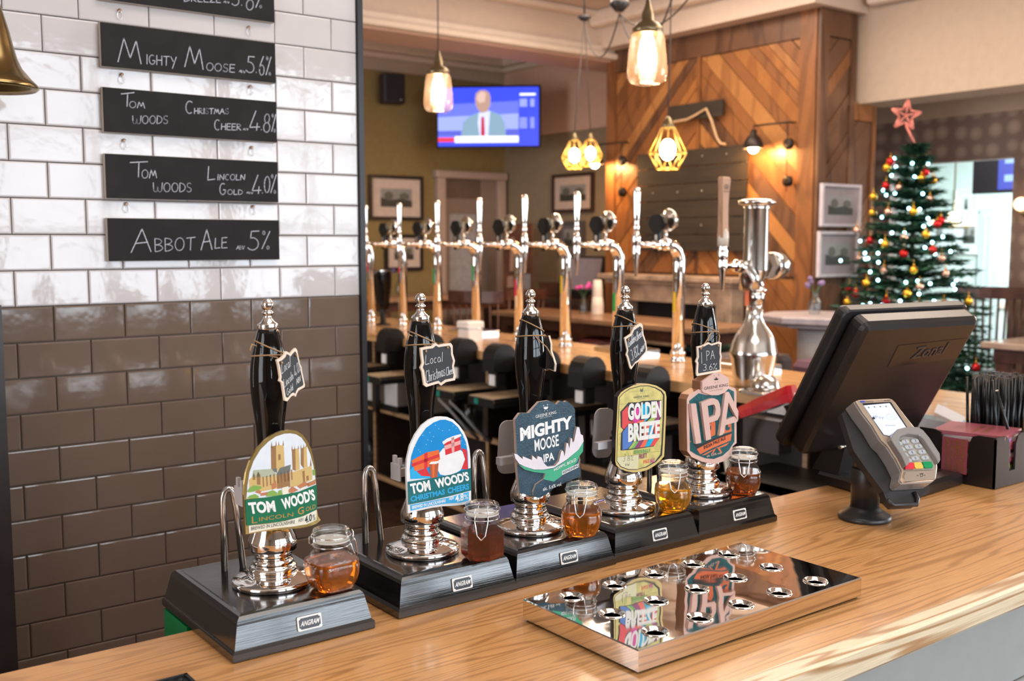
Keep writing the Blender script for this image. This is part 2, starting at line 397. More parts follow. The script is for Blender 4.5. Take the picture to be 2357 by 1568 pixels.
MB(M('dark_post', (.03, .022, .02), .3, var=.2)).box((.395, 2.36, 0), (.455, 2.436, 1.49)).build('post', bp_)

# ------------------------------------------------------------------ FRONT BAR
oak = MWOOD('oak_top', (.72, .365, .135), (.64, .31, .105), 'X', 1.0, .28, bands=30, stretch=14, bump=.05, coat=.18, darkline=(.50, .235, .078))
oak_edge = MWOOD('oak_edge', (.86, .70, .48), (.80, .60, .38), 'X', 1.0, .35, bands=10, stretch=34, darkline=(.50, .28, .13))
pine = MWOOD('pine_counter', (.66, .38, .17), (.5, .26, .1), 'Y', 1.2, .25, bands=10, stretch=8, coat=.3, bump=.04)
grey_panel = M('grey_panel_paint', (.38, .38, .36), .5, var=.03)
fb = thing('bar_counter', (0, 1.0, 0), 'long orange oak bar counter carrying the hand pumps, grey panelled front', 'bar counter')
MB(oak).box((-1.6, .79, 1.06), (3.42, 1.34, 1.10)).build('worktop', fb)
MB(oak_edge).loft([[(-1.6, .79, 1.10), (-1.6, .768, 1.10), (-1.6, .762, 1.094), (-1.6, .761, 1.066), (-1.6, .766, 1.060), (-1.6, .79, 1.060)],
    [(3.42, .79, 1.10), (3.42, .768, 1.10), (3.42, .762, 1.094), (3.42, .761, 1.066), (3.42, .766, 1.060), (3.42, .79, 1.060)]]).build('edge_strip', fb, label='pale front edge strip')
box('front_panel', (-1.5, .80, .05), (3.3, .83, 1.06), grey_panel, fb)
for z in (.90, .875): box('panel_moulding', (-1.5, .785 if z > .89 else .79, z), (3.3, .80, z+.018), grey_panel, fb, bev=.006)
box('plinth', (-1.5, .79, 0), (3.3, .83, .12), M('dark_plinth', (.05, .045, .04), .6), fb)
box('back_panel', (-1.5, 1.28, .05), (2.75, 1.30, 1.06), M('bar_inner_wood', (.05, .028, .017), .5), fb)
# ------------------------------------------------------------------ FAR COUNTER (runs away into the room)
fc = thing('back_counter', (3.1, 4, 0), 'pale wooden counter under the row of beer taps', 'bar counter')
top = [(2.78, 1.34), (3.40, 1.34), (3.42, 2.4), (3.68, 6.9), (2.98, 6.9)]
MB(pine).prism(top, 1.06, 1.10).build('worktop', fc)
shelf_wood = M('dark_shelf_wood', (.020, .012, .009), .5)  # one even dark brown for shelves and supports
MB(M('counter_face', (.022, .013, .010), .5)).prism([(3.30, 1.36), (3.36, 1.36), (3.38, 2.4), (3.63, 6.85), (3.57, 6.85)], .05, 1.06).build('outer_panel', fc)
shelf_edge = MWOOD('shelf_edge', (.42, .26, .13), (.30, .17, .08), 'Y', 1.0, .5, bands=8)
for z in (.62, .21):
    MB(shelf_wood).prism([(2.93, 1.5), (3.35, 1.5), (3.56, 6.8), (3.12, 6.8)], z, z+.02).build('shelf', fc)
    MB(shelf_edge).prism([(2.91, 1.5), (2.93, 1.5), (3.12, 6.8), (3.10, 6.8)], z, z+.026).build('shelf_lip', fc, label='pale wooden front lip of the shelf')
for y in (2.2, 3.0, 4.18, 5.4, 6.6):
    x = 2.93+(y-1.5)*.036
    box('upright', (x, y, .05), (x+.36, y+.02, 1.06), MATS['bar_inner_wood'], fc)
    box('upright_edge', (x-.012, y, .05), (x, y+.02, 1.06), shelf_edge, fc)

# ================================================================== CHALK LETTERS (single stroke hand)
def arc(cx, cy, rx, ry, a0, a1, n=9): return [(cx+rx*math.cos(R(a0+(a1-a0)*k/n)), cy+ry*math.sin(R(a0+(a1-a0)*k/n))) for k in range(n+1)]
G = {
 'A': (1, [[(0, 0), (.5, 1), (1, 0)], [(.2, .38), (.82, .42)]]), 'B': (.75, [[(.08, 0), (0, 1)], [(0, 1)]+arc(.1, .76, .75, .24, 90, -90)+[(.05, .52)], [(.05, .52)]+arc(.1, .26, .9, .26, 90, -90)+[(.08, 0)]]),
 'C': (.75, [arc(.55, .5, .5, .5, 55, 305)]), 'D': (.8, [[(.05, 0), (.05, 1)]+arc(.05, .5, .95, .5, 90, -90)]), 'E': (.7, [[(.95, 1), (.05, 1), (.05, 0), (1, 0)], [(.05, .52), (.85, .55)]]),
 'G': (.85, [arc(.52, .5, .5, .5, 60, 330)+[(.98, .42), (.6, .42)]]), 'H': (.8, [[(.05, 0), (.05, 1)], [(.95, 0), (.95, 1)], [(.05, .5), (.95, .52)]]), 'I': (.18, [[(.5, 0), (.5, 1)]]), 'J': (.6, [[(.8, 1), (.8, .3)]+arc(.45, .3, .35, .3, 0, -180)]),
 'K': (.8, [[(.05, 0), (.05, 1)], [(.95, 1), (.05, .45), (1, 0)]]), 'L': (.65, [[(.1, 1), (.05, 0), (1, .04)]]), 'M': (1.05, [[(0, 0), (.22, 1), (.52, .2), (.75, .95), (1, 0)]]), 'N': (.85, [[(.05, 0), (.08, 1), (.9, 0), (.95, 1)]]),
 'O': (.9, [arc(.5, .5, .48, .5, 80, 440, 14)]), 'P': (.75, [[(.08, 0), (.05, 1)], [(.05, .95)]+arc(.1, .75, .8, .25, 90, -90)]), 'R': (.8, [[(.05, 0), (.05, 1)], [(.05, .97)]+arc(.1, .76, .75, .24, 90, -90)+[(.1, .5), (.95, 0)]]),
 'S': (.7, [arc(.52, .75, .42, .25, 40, 250)+arc(.48, .25, .45, .25, 80, -150)]), 'T': (.85, [[(0, .95), (1, 1)], [(.5, .97), (.47, 0)]]), 'U': (.8, [[(.05, 1), (.08, .3)]+arc(.5, .3, .42, .3, 180, 360)+[(.95, 1)]]),
 'V': (.8, [[(0, 1), (.45, 0), (1, 1)]]), 'W': (1.25, [[(0, 1)]+arc(.27, .3, .22, .3, 180, 350)+[(.5, .75)]+arc(.74, .3, .22, .3, 190, 360)+[(1, 1)]]), 'Y': (.8, [[(0, 1), (.45, .5)], [(1, 1), (.3, -.25)]]), 'Z': (.8, [[(0, 1), (1, 1), (0, 0), (1, .02)]]),
 '0': (.7, [arc(.5, .5, .45, .5, 80, 440, 14)]), '3': (.65, [arc(.4, .76, .5, .25, 130, -80)+arc(.4, .26, .55, .27, 80, -140)]), '4': (.85, [[(.55, 1), (.0, .1), (1, .15)], [(.75, .35), (.7, -.05)]]), '5': (.75, [[(.9, 1), (.2, .96), (.15, .6)]+arc(.35, .32, .55, .32, 100, -140)]),
 '6': (.65, [[(.7, 1), (.15, .5)]+arc(.5, .27, .42, .27, 170, 530, 12)]), '8': (.7, [arc(.5, .75, .35, .25, -60, 240, 12)+arc(.5, .26, .45, .27, 110, -250, 12)]), '%': (.75, [[(1, 1), (.1, 0)], arc(.25, .9, .14, .1, 0, 360, 8), arc(.85, .08, .14, .09, 0, 360, 8)]),
 '.': (.25, [[(.4, 0), (.6, .03)]]), ' ': (.5, []),
 'a': (.55, [arc(.45, .27, .4, .27, 30, 380, 10)+[(.95, 0)]]), 'c': (.45, [arc(.5, .27, .42, .27, 50, 310)]), 'd': (.55, [arc(.42, .27, .38, .27, 30, 380, 10), [(.88, 1), (.88, 0)]]), 'e': (.5, [[(.1, .27), (.88, .32)]+arc(.5, .27, .4, .27, 20, 310)]),
 'h': (.5, [[(.1, 1), (.1, 0)], [(.1, .35)]+arc(.5, .35, .35, .18, 150, 0)+[(.88, 0)]]), 'i': (.2, [[(.5, 0), (.5, .5)], [(.5, .68), (.55, .72)]]), 'l': (.2, [[(.5, 0), (.5, 1)]]), 'm': (.8, [[(.05, 0), (.05, .5)], arc(.27, .33, .2, .18, 160, 0)+[(.48, 0)], arc(.7, .33, .2, .18, 160, 0)+[(.92, 0)]]),
 'n': (.5, [[(.1, 0), (.1, .5)], arc(.5, .33, .38, .2, 160, 0)+[(.9, 0)]]), 'o': (.5, [arc(.5, .27, .42, .27, 80, 440, 12)]), 'r': (.4, [[(.15, 0), (.15, .5)], arc(.55, .3, .4, .2, 170, 50)]), 's': (.42, [arc(.5, .4, .35, .14, 40, 250)+arc(.5, .13, .38, .14, 80, -150)]),
 't': (.4, [[(.5, .85), (.5, 0), (.85, .03)], [(.1, .55), (.9, .58)]]), 'z': (.5, [[(.1, .52), (.9, .52), (.1, 0), (.95, 0)]]), 'u': (.5, [[(.1, .5)]+arc(.48, .2, .38, .2, 180, 350)+[(.9, .5), (.92, 0)]]),
}
def chalk(mb, text, BL, BR, TL, w, z=0.0, gap=.22):
    BL, BR, TL = Vector(BL), Vector(BR), Vector(TL); ex, ey = BR-BL, TL-BL
    tot = sum(G[c][0]+gap for c in text)-gap; x = 0
    for c in text:
        gw, ss = G[c]
        for st in ss:
            pts = []
            for px, py in st:
                p = BL + ex*((x+px*gw)/tot) + ey*py; pts.append((p.x, p.y))
            mb.stroke(pts, w, z); z += 1e-6
        x += gw+gap
    return mb
# ================================================================== HAND PUMPS
chrome = M('chrome', (.86, .84, .82), .045, 1.0, var=.02)
steel = M('brushed_steel', (.62, .60, .58), .22, 1.0, var=.05)
black_gloss = M('black_gloss', (.004, .0035, .0035), .05, 0, var=.2, Coat_Weight=.15, Specular_IOR_Level=.4)
ebony = MWOOD('ebonised_wood', (.007, .006, .006), (.012, .010, .010), 'X', 1.0, .13, bands=22, stretch=20, bump=.12, coat=.5); ebony.node_tree.nodes['Principled BSDF'].inputs['Specular IOR Level'].default_value = .8
plate_white = M('plate_white', (.80, .79, .76), .35, .0)
plate_black = M('plate_black', (.012, .012, .014), .3)
white_plastic = M('white_plastic', (.62, .60, .62), .35, var=.03)
def flat_mat(n, c, r=.3): return M(n, c, r, var=.04, scale=60)
UP = 1.155   # top of the pump boxes
pump_labels = ['beer hand pump with arched green clip showing a cathedral', 'beer hand pump with arched blue snowy clip and white border', 'beer hand pump with slate blue clip crossed by white antlers',
               'beer hand pump with yellow clip and rainbow block letters', 'beer hand pump with copper framed clip and big raised letters']
XB = [(.474, .674), (.716, .923), (.921, 1.126), (1.127, 1.33), (1.331, 1.543)]
YB = [1.197, 1.205, 1.207, 1.212, 1.217]
XC = [.577, .818, 1.025, 1.232, 1.433]
pumps = []
finial_prof = [(.0001, .2270), (.004, .2262), (.0072, .2225), (.0082, .2185), (.0075, .2140), (.0050, .2112), (.0056, .2100), (.0080, .2085), (.0080, .2065), (.0056, .2050), (.0052, .2030), (.0060, .2000), (.0085, .1965), (.0120, .1935), (.0135, .1925), (.0138, .1915), (.0138, .1860), (.0130, .1850)]
handle_prof = [(.0128, .1870), (.0150, .1790), (.0185, .1660), (.0222, .1500), (.0245, .1330), (.0253, .1180), (.0250, .1050), (.0235, .0870), (.0212, .0700), (.0192, .0540), (.0178, .0350), (.0168, .0150), (.0164, -.0050), (.0170, -.0150), (.0195, -.0230), (.0222, -.0280), (.0226, -.0320), (.0190, -.0330), (.0190, -.0365), (.0246, -.0375), (.0250, -.0410), (.0246, -.0445), (.0185, -.0455)]
# heights above are relative to z = 1.32; the chrome body is relative to the box top
body_prof = [(.0540, .0000), (.0555, .0020), (.0560, .0055), (.0548, .0080), (.0500, .0098), (.0400, .0135), (.0335, .0150), (.0310, .0155), (.0325, .0185), (.0325, .0225), (.0300, .0260), (.0262, .0275), (.0272, .0300), (.0272, .0330), (.0235, .0350), (.0250, .0372), (.0262, .0410), (.0258, .0435), (.0275, .0455), (.0322, .0480), (.0330, .0610), (.0300, .0690), (.0265, .0775), (.0235, .0860), (.0205, .0980), (.0190, .1100), (.0180, .1180)]
for i in range(5):
    x0, x1 = XB[i]; y0 = YB[i]; y1 = y0+.262; cx, cy = XC[i], 1.305
    t = thing('beer_pump', (cx, cy, 1.10), pump_labels[i], 'beer pump', 'row of hand pumps on the bar')
    pumps.append(t)
    f = MB(ebony).rects(x0, x1, y0, y1, [(.001, 1.1003), (.0, 1.102), (.0, 1.1105), (.0015, 1.1125)]).build('plinth', t)
    f = MB(ebony).rects(x0+.003, x1-.003, y0+.003, y1-.003, [(-.001, 1.1125), (.0005, 1.1145), (.0065, 1.1425), (.0070, 1.1455), (.0088, 1.1498), (.0120, 1.1532), (.0160, 1.1547), (.0185, UP)]).build('box', t)
    # name plate on the sloping front
    ang = math.atan2(.0060, .0280); px = x0+(x1-x0)*.53
    fr = Matrix.Translation((px, y0+.0058, 1.1285)) @ Matrix.Rotation(R(90)-ang, 4, 'X')
    pl = MB(plate_white).rrects(0, 0, .0345, .0185, .002, [(0, .0), (0, .0012), (.0004, .0016)]).build('nameplate', t, M4=fr)
    mb = MB(plate_black); k = .0022; W, H = .0152, .0072
    mb.flat([(-W+k, -H), (W-k, -H), (W-k, -H+k*.6), (W, -H+k), (W, H-k), (W-k, H-k*.6), (W-k, H), (-W+k, H), (-W+k, H-k*.6), (-W, H-k), (-W, -H+k), (-W+k, -H+k*.6)], .00165)
    mb.use(plate_white); put_text(mb, 'ANGRAM', (-.0135, -.0032), (.0135, -.0032), (-.0125, .0034), .0018, bold=.02, shear=.25)
    mb.build('lettering', pl, M4=fr)
    MB(chrome).lathe([(r, UP+z) for r, z in crisp(body_prof)], (cx, cy, 0), 40).build('chrome_body', t)
    MB(chrome).lathe([(.0182, 1.262), (.0185, 1.276)], (cx, cy, 0), 24).build('collar', t)
    MB(black_gloss).lathe([(r, 1.32+z) for r, z in handle_prof], (cx, cy, 0), 36).build('handle', t)
    MB(chrome).lathe([(r, 1.32+z-.0015) for r, z in crisp(list(reversed(finial_prof)))], (cx, cy, 0), 28).build('finial', t)
    # steel loop of beer line behind the body
    lx = cx-(.028 if i == 0 else .042); a = [(lx+.008*k/6, 1.402, 1.13+.118*k/6) for k in range(7)]
    loop = [(lx-.006, 1.395, 1.150), (lx-.006, 1.395, 1.245)]+[(lx-.006+.017*(1-math.cos(R(180*k/8)))/1.0*.5*1.0, 1.395, 1.255+.017*math.sin(R(180*k/8))) for k in range(9)]+[(lx+.013, 1.395, 1.245), (lx+.022, 1.395, 1.150)]
    MB(steel).tube(loop, .0048, 10).build('steel_loop', t)
grn = M('green_clamp', (.0, .20, .055), .35)
MB(grn).box((.474, 1.36, 1.055), (.60, 1.452, 1.098)).box((.49, 1.41, 1.02), (.52, 1.44, 1.055)).build('clamp', pumps[0], label='green clamp under the box')
# white clip bracket behind clips 1 and 2, rounded grey plates behind 3 and 4
br = MB(white_plastic)
for i in (0, 1):
    cx = XC[i]
    bx = cx-.048
    br = MB(white_plastic)
    br.rrects(0, 0, .004, .026, .0015, [(0, 0), (0, .024)], M4=Matrix.Translation((bx, 1.30, 1.272)))
    br.box((bx, 1.296, 1.276), (cx-.012, 1.304, 1.288)).box((bx-.001, 1.288, 1.294), (bx+.004, 1.294, 1.306)).box((bx-.001, 1.302, 1.294), (bx+.004, 1.308, 1.308))
    br.build('clip_bracket', pumps[i])
for i in (2, 3):
    cx = XC[i]; br = MB(white_plastic)
    M4 = Matrix.Translation((cx-.012, 1.345, 1.285)) @ Matrix.Rotation(R(4), 4, 'Y') @ Matrix.Rotation(R(90), 4, 'X') 
    br.rrects(0, 0, .046, .088, .015, [(0, -.0015), (0, .0015)], 5, M4=M4); br.box((cx-.064, 1.30, 1.268), (cx-.0, 1.312, 1.280))
    br.build('clip_bracket', pumps[i])
# ---------------- clips
def clip_part(i, fr, outline, th, mat_front, mat_side, name='pump_clip', z0=None, parent=None):
    Mx = frame_matrix(fr); mb = MB(mat_side); z0 = -th if z0 is None else z0
    mb.prism(outline, z0, 0.0); mb.use(mat_front)
    for f in mb.bm.faces:
        if f.normal.z == 0: f.normal_update()
        if f.normal.z > .9: f.material_index = 1
    return mb.build(name, parent or pumps[i], M4=Mx), Mx
# clip 1: cathedral on green
FR1 = ((0.5750,1.2650,1.3028),(0.9877,0.1564,0.0000),(0.0000,0.0000,1.0000),(0.1564,-0.9877,0.0000))
gold = M('gold_edge', (.50, .36, .13), .22, .85)
c1, MX = clip_part(0, FR1, [(-0.0570,-0.0593),(-0.0584,-0.0076),(-0.0575,0.0064),(-0.0542,0.0222),(-0.0481,0.0365),(-0.0385,0.0493),(-0.0266,0.0589),(-0.0147,0.0655),(-0.0003,0.0687),(0.0119,0.0687),(0.0240,0.0657),(0.0338,0.0589),(0.0411,0.0494),(0.0471,0.0369),(0.0507,0.0235),(0.0534,0.0048),(0.0543,-0.0169),(0.0543,-0.0472),(0.0560,-0.0573),(0.0604,-0.0631),(0.0538,-0.0672),(0.0410,-0.0685),(0.0272,-0.0680),(0.0086,-0.0657),(-0.0155,-0.0624),(-0.0391,-0.0605)], .0035, gold, gold)
d = .00025
art = MB(flat_mat('print_sky', (.72, .78, .84))); art.flat([(-0.0551,-0.0128),(-0.0529,0.0057),(-0.0496,0.0214),(-0.0429,0.0357),(-0.0327,0.0485),(-0.0208,0.0570),(-0.0088,0.0626),(0.0045,0.0646),(0.0142,0.0637),(0.0227,0.0613),(0.0312,0.0556),(0.0385,0.0456),(0.0451,0.0307),(0.0492,0.0162),(0.0521,-0.0004),(0.0535,-0.0125),(0.0259,-0.0173),(0.0001,-0.0170),(-0.0262,-0.0160)], d)
tan = flat_mat('print_stone', (.62, .44, .17)); tand = flat_mat('print_stone_dark', (.32, .17, .07)); slate = flat_mat('print_roof', (.16, .17, .15)); sage = flat_mat('print_sage', (.42, .46, .33))
leafg = flat_mat('print_leaf', (.22, .40, .08)); brick = flat_mat('print_brick', (.50, .20, .09)); cream = flat_mat('print_cream', (.80, .76, .62)); gband = flat_mat('print_green', (.0, .145, .065))
art.use(tan); z = d*1.6
for q in ([(-0.0092,0.0206),(-0.0091,0.0507),(0.0031,0.0495),(0.0037,0.0212),(-0.0064,0.0144)], [(0.0209,0.0121),(0.0210,0.0417),(0.0266,0.0420),(0.0276,0.0132)], [(0.0340,0.0138),(0.0344,0.0419),(0.0391,0.0425),(0.0401,0.0144)], [(-0.0510,0.0115),(-0.0440,0.0154),(-0.0083,0.0106),(-0.0087,-0.0071),(-0.0330,-0.0070),(-0.0503,-0.0019)], [(0.0123,0.0114),(0.0191,0.0114),(0.0467,0.0150),(0.0478,-0.0040),(0.0298,-0.0084),(0.0124,-0.0097)]): art.flat(q, z)
art.use(tand); z += d*.4
for q in ([(-0.0170,0.0208),(-0.0168,0.0503),(-0.0091,0.0507),(-0.0093,0.0191)], [(0.0161,0.0140),(0.0155,0.0415),(0.0210,0.0417),(0.0209,0.0121)], [(0.0292,0.0193),(0.0297,0.0410),(0.0344,0.0417),(0.0340,0.0132)], [(-0.0058,0.0383),(-0.0022,0.0383),(-0.0024,0.0305),(-0.0058,0.0305)], [(-0.0083,0.0106),(0.0117,0.0115),(0.0118,-0.0086),(-0.0087,-0.0076)], [(-0.0452,0.0156),(-0.0433,0.0204),(-0.0412,0.0139),(-0.0416,0.0099),(-0.0451,0.0105)], [(-0.0394,0.0157),(-0.0369,0.0204),(-0.0336,0.0147),(-0.0339,0.0024),(-0.0391,0.0033)], [(0.0314,0.0094),(0.0352,0.0099),(0.0355,-0.0051),(0.0324,-0.0057)], [(0.0376,0.0020),(0.0413,0.0024),(0.0418,-0.0040),(0.0380,-0.0045)]): art.flat(q, z)
for k in range(9): art.flat([(a[0], a[1]) for a in [(p[0]+k*.0055, p[1]+.0003*k) for p in [(-0.0307,0.0122),(-0.0288,0.0124),(-0.0282,-0.0016),(-0.0303,-0.0018)]]], z)
for q in ([(-0.0169,0.0482),(-0.0156,0.0573),(-0.0146,0.0479)], [(-0.0097,0.0503),(-0.0087,0.0574),(-0.0079,0.0503)], [(-0.0055,0.0502),(-0.0045,0.0563),(-0.0037,0.0500)], [(0.0011,0.0493),(0.0023,0.0564),(0.0032,0.0490)], [(0.0149,0.0405),(0.0159,0.0477),(0.0168,0.0402)], [(0.0192,0.0409),(0.0200,0.0466),(0.0208,0.0407)], [(0.0250,0.0411),(0.0261,0.0463),(0.0268,0.0409)], [(0.0293,0.0405),(0.0302,0.0467),(0.0309,0.0403)], [(0.0339,0.0411),(0.0348,0.0471),(0.0355,0.0409)], [(0.0378,0.0419),(0.0388,0.0476),(0.0396,0.0417)], [(0.0441,0.0149),(0.0454,0.0264),(0.0467,0.0150)]): art.flat(q, z)
art.use(sage); art.flat([(-0.0458,0.0147),(-0.0438,0.0233),(-0.0158,0.0206),(-0.0079,0.0105),(-0.0255,0.0108)], z)
art.use(slate); art.flat([(-0.0082,0.0127),(-0.0039,0.0198),(0.0134,0.0216),(0.0120,0.0117),(-0.0065,0.0103)], z); art.flat([(-0.0170,0.0203),(-0.0086,0.0200),(-0.0078,0.0136),(-0.0135,0.0166)], z)
art.use(brick); z += d*.4
for q in ([(-0.0423,-0.0064),(-0.0376,-0.0026),(-0.0330,-0.0070),(-0.0343,-0.0099)], [(-0.0342,-0.0089),(-0.0177,-0.0092),(-0.0238,-0.0133),(-0.0343,-0.0125)], [(0.0087,-0.0122),(0.0149,-0.0080),(0.0247,-0.0150),(0.0135,-0.0173),(0.0086,-0.0154)], [(0.0223,-0.0093),(0.0349,-0.0050),(0.0423,-0.0106),(0.0272,-0.0133)], [(0.0386,-0.0078),(0.0526,-0.0048),(0.0525,-0.0112),(0.0397,-0.0133)], [(-0.0175,-0.0004),(-0.0102,0.0046),(-0.0093,-0.0049),(-0.0165,-0.0078)]): art.flat(q, z)
art.use(cream)
for q in ([(-0.0009,-0.0074),(0.0088,-0.0070),(0.0092,-0.0176),(-0.0006,-0.0174)], [(0.0424,-0.0058),(0.0514,-0.0030),(0.0513,-0.0056),(0.0455,-0.0084)], [(0.0247,-0.0150),(0.0348,-0.0103),(0.0359,-0.0138),(0.0271,-0.0165)]): art.flat(q, z)
art.use(leafg); z += d*.3
for q in ([(-0.0543,-0.0033),(-0.0502,0.0011),(-0.0444,0.0032),(-0.0328,0.0002),(-0.0317,-0.0026),(-0.0376,-0.0042),(-0.0446,-0.0050),(-0.0515,-0.0048)], [(-0.0545,-0.0119),(-0.0505,-0.0091),(-0.0424,-0.0085),(-0.0367,-0.0126),(-0.0379,-0.0149),(-0.0494,-0.0135)], [(-0.0262,-0.0149),(-0.0225,-0.0089),(-0.0153,-0.0080),(-0.0089,-0.0123),(-0.0084,-0.0171)], [(-0.0084,-0.0166),(-0.0070,-0.0105),(-0.0022,-0.0098),(-0.0005,-0.0169)], [(0.0478,0.0089),(0.0516,0.0094),(0.0521,0.0007),(0.0483,0.0013)]): art.flat(q, z)
z += d*.4
art.use(gband); art.flat([(-0.0574,-0.0137),(-0.0262,-0.0160),(0.0001,-0.0170),(0.0259,-0.0173),(0.0540,-0.0123),(0.0543,-0.0472),(0.0250,-0.0524),(-0.0080,-0.0523),(-0.0388,-0.0493),(-0.0561,-0.0478)], z)
art.use(cream); art.flat([(-0.0532,-0.0485),(-0.0271,-0.0515),(0.0016,-0.0532),(0.0301,-0.0523),(0.0530,-0.0475),(0.0529,-0.0616),(0.0373,-0.0645),(0.0149,-0.0632),(-0.0154,-0.0598),(-0.0529,-0.0583)], z)
art.build('printed_picture', c1, M4=MX)
lt = MB(flat_mat('letter_white', (.86, .86, .84))); z += d*.7
put_text(lt, 'TOM', *[(-0.0511,-0.0337),(-0.0113,-0.0380),(-0.0536,-0.0177)], z, bold=.045); put_text(lt, "WOOD'S", *[(-0.0004,-0.0378),(0.0522,-0.0333),(-0.0039,-0.0216)], z, bold=.045)
lt.use(M('gold_print', (.55, .30, .07), .3, .5)); put_text(lt, 'L', *[(-0.0482,-0.0466),(-0.0399,-0.0471),(-0.0483,-0.0374)], z); put_text(lt, 'INCOLN', *[(-0.0375,-0.0459),(0.0154,-0.0492),(-0.0376,-0.0405)], z); put_text(lt, 'G', *[(0.0229,-0.0493),(0.0326,-0.0485),(0.0226,-0.0394)], z, bold=.01); put_text(lt, 'OLD', *[(0.0358,-0.0468),(0.0517,-0.0451),(0.0357,-0.0407)], z)
lt.use(flat_mat('letter_black', (.02, .02, .02))); put_text(lt, 'BREWED IN LINCOLNSHIRE', *[(-0.0498,-0.0554),(0.0177,-0.0595),(-0.0496,-0.0506)], z, bold=.01); put_text(lt, 'ABV', *[(0.0230,-0.0590),(0.0318,-0.0589),(0.0231,-0.0540)], z); put_text(lt, '4.0', *[(0.0336,-0.0629),(0.0453,-0.0612),(0.0336,-0.0528)], z, bold=.03); put_text(lt, '%', *[(0.0463,-0.0619),(0.0511,-0.0609),(0.0464,-0.0533)], z)
lt.build('lettering', c1, M4=MX)
# clip 2: white border, blue snowy night, parcels and a pint
FR2 = ((0.8239,1.2650,1.2937),(0.9962,0.0872,0.0000),(0.0000,0.0000,1.0000),(0.0872,-0.9962,0.0000))
wb_ = flat_mat('clip_white', (.82, .82, .82))
c2, MX = clip_part(1, FR2, [(-0.0581,-0.0628),(-0.0602,-0.0171),(-0.0606,-0.0024),(-0.0592,0.0167),(-0.0537,0.0353),(-0.0440,0.0506),(-0.0319,0.0627),(-0.0185,0.0694),(-0.0063,0.0720),(0.0036,0.0715),(0.0148,0.0696),(0.0261,0.0643),(0.0375,0.0544),(0.0464,0.0433),(0.0529,0.0314),(0.0573,0.0155),(0.0592,-0.0000),(0.0597,-0.0308),(0.0602,-0.0627),(0.0569,-0.0668),(0.0458,-0.0679),(0.0278,-0.0664),(0.0025,-0.0630),(-0.0149,-0.0620),(-0.0416,-0.0622)], .0035, wb_, wb_)
art = MB(flat_mat('print_blue', (.0, .25, .62))); z = d
art.flat([(-0.0537,-0.0132),(-0.0547,0.0015),(-0.0521,0.0196),(-0.0466,0.0325),(-0.0381,0.0450),(-0.0247,0.0580),(-0.0113,0.0642),(0.0011,0.0667),(0.0110,0.0660),(0.0236,0.0611),(0.0349,0.0517),(0.0438,0.0396),(0.0502,0.0266),(0.0534,0.0110),(0.0546,-0.0157),(0.0205,-0.0177),(-0.0169,-0.0174)], z)
art.use(flat_mat('print_light_blue', (.02, .42, .78))); z += d*.4; art.flat([(-0.0537,-0.0132),(-0.0543,0.0005),(-0.0469,0.0053),(-0.0253,-0.0009),(-0.0169,-0.0174)], z)
art.use(wb_); z += d*.3; art.flat([(-0.0068,0.0073),(-0.0018,0.0166),(0.0057,0.0235),(0.0183,0.0258),(0.0335,0.0218),(0.0437,0.0133),(0.0481,0.0015),(0.0462,-0.0073),(0.0384,-0.0143),(0.0255,-0.0184),(0.0129,-0.0185),(0.0004,-0.0146),(-0.0045,-0.0059)], z)
for (sx, sy) in [(-0.0162,0.0623),(-0.0015,0.0537),(-0.0181,0.0503),(-0.0114,0.0435),(0.0053,0.0503),(0.0184,0.0497),(0.0254,0.0551),(0.0387,0.0407),(0.0445,0.0352),(0.0419,0.0302),(-0.0450,0.0337),(-0.0389,0.0275),(-0.0219,0.0400),(-0.0152,0.0371),(-0.0359,0.0242),(-0.0284,0.0574),(0.0311,0.0507),(0.0483,0.0238),(-0.0076,0.0598),(-0.0250,0.0335),(-0.0309,0.0479)]: art.flat([(sx+.0006*math.cos(R(a)), sy+.0006*math.sin(R(a))) for a in range(0, 360, 60)], z)
oran = flat_mat('print_orange', (.78, .15, .03)); redp = flat_mat('print_red', (.65, .03, .04)); pinkp = flat_mat('print_pink', (.80, .38, .36)); copper_p = flat_mat('print_copper', (.42, .10, .04))
art.use(oran); z += d*.3; art.flat([(-0.0516,0.0137),(-0.0251,0.0217),(-0.0018,0.0225),(0.0006,0.0083),(-0.0143,0.0005),(-0.0458,-0.0027)], z); art.use(redp); art.flat([(0.0083,0.0351),(0.0387,0.0402),(0.0398,0.0169),(0.0106,0.0128)], z); art.flat([(0.0411,0.0197),(0.0515,0.0153),(0.0539,-0.0146),(0.0410,-0.0126),(0.0481,0.0015)], z); art.flat([(-0.0428,-0.0032),(-0.0253,-0.0009),(-0.0169,-0.0150),(-0.0339,-0.0114)], z)
art.use(pinkp); z += d*.3; art.flat([(0.0082,0.0271),(0.0393,0.0316),(0.0396,0.0255),(0.0094,0.0210)], z); art.flat([(0.0215,0.0372),(0.0272,0.0382),(0.0277,0.0150),(0.0226,0.0142)], z); art.use(redp); art.flat([(-0.0287,0.0208),(-0.0226,0.0222),(-0.0229,-0.0012),(-0.0290,-0.0018)], z); art.flat([(-0.0522,0.0089),(-0.0012,0.0165),(-0.0006,0.0119),(-0.0505,0.0043)], z)
art.use(wb_); art.flat([(0.0045,0.0336),(0.0133,0.0374),(0.0260,0.0398),(0.0400,0.0411),(0.0413,0.0379),(0.0285,0.0345),(0.0145,0.0323),(0.0070,0.0293)], z); z += d*.3
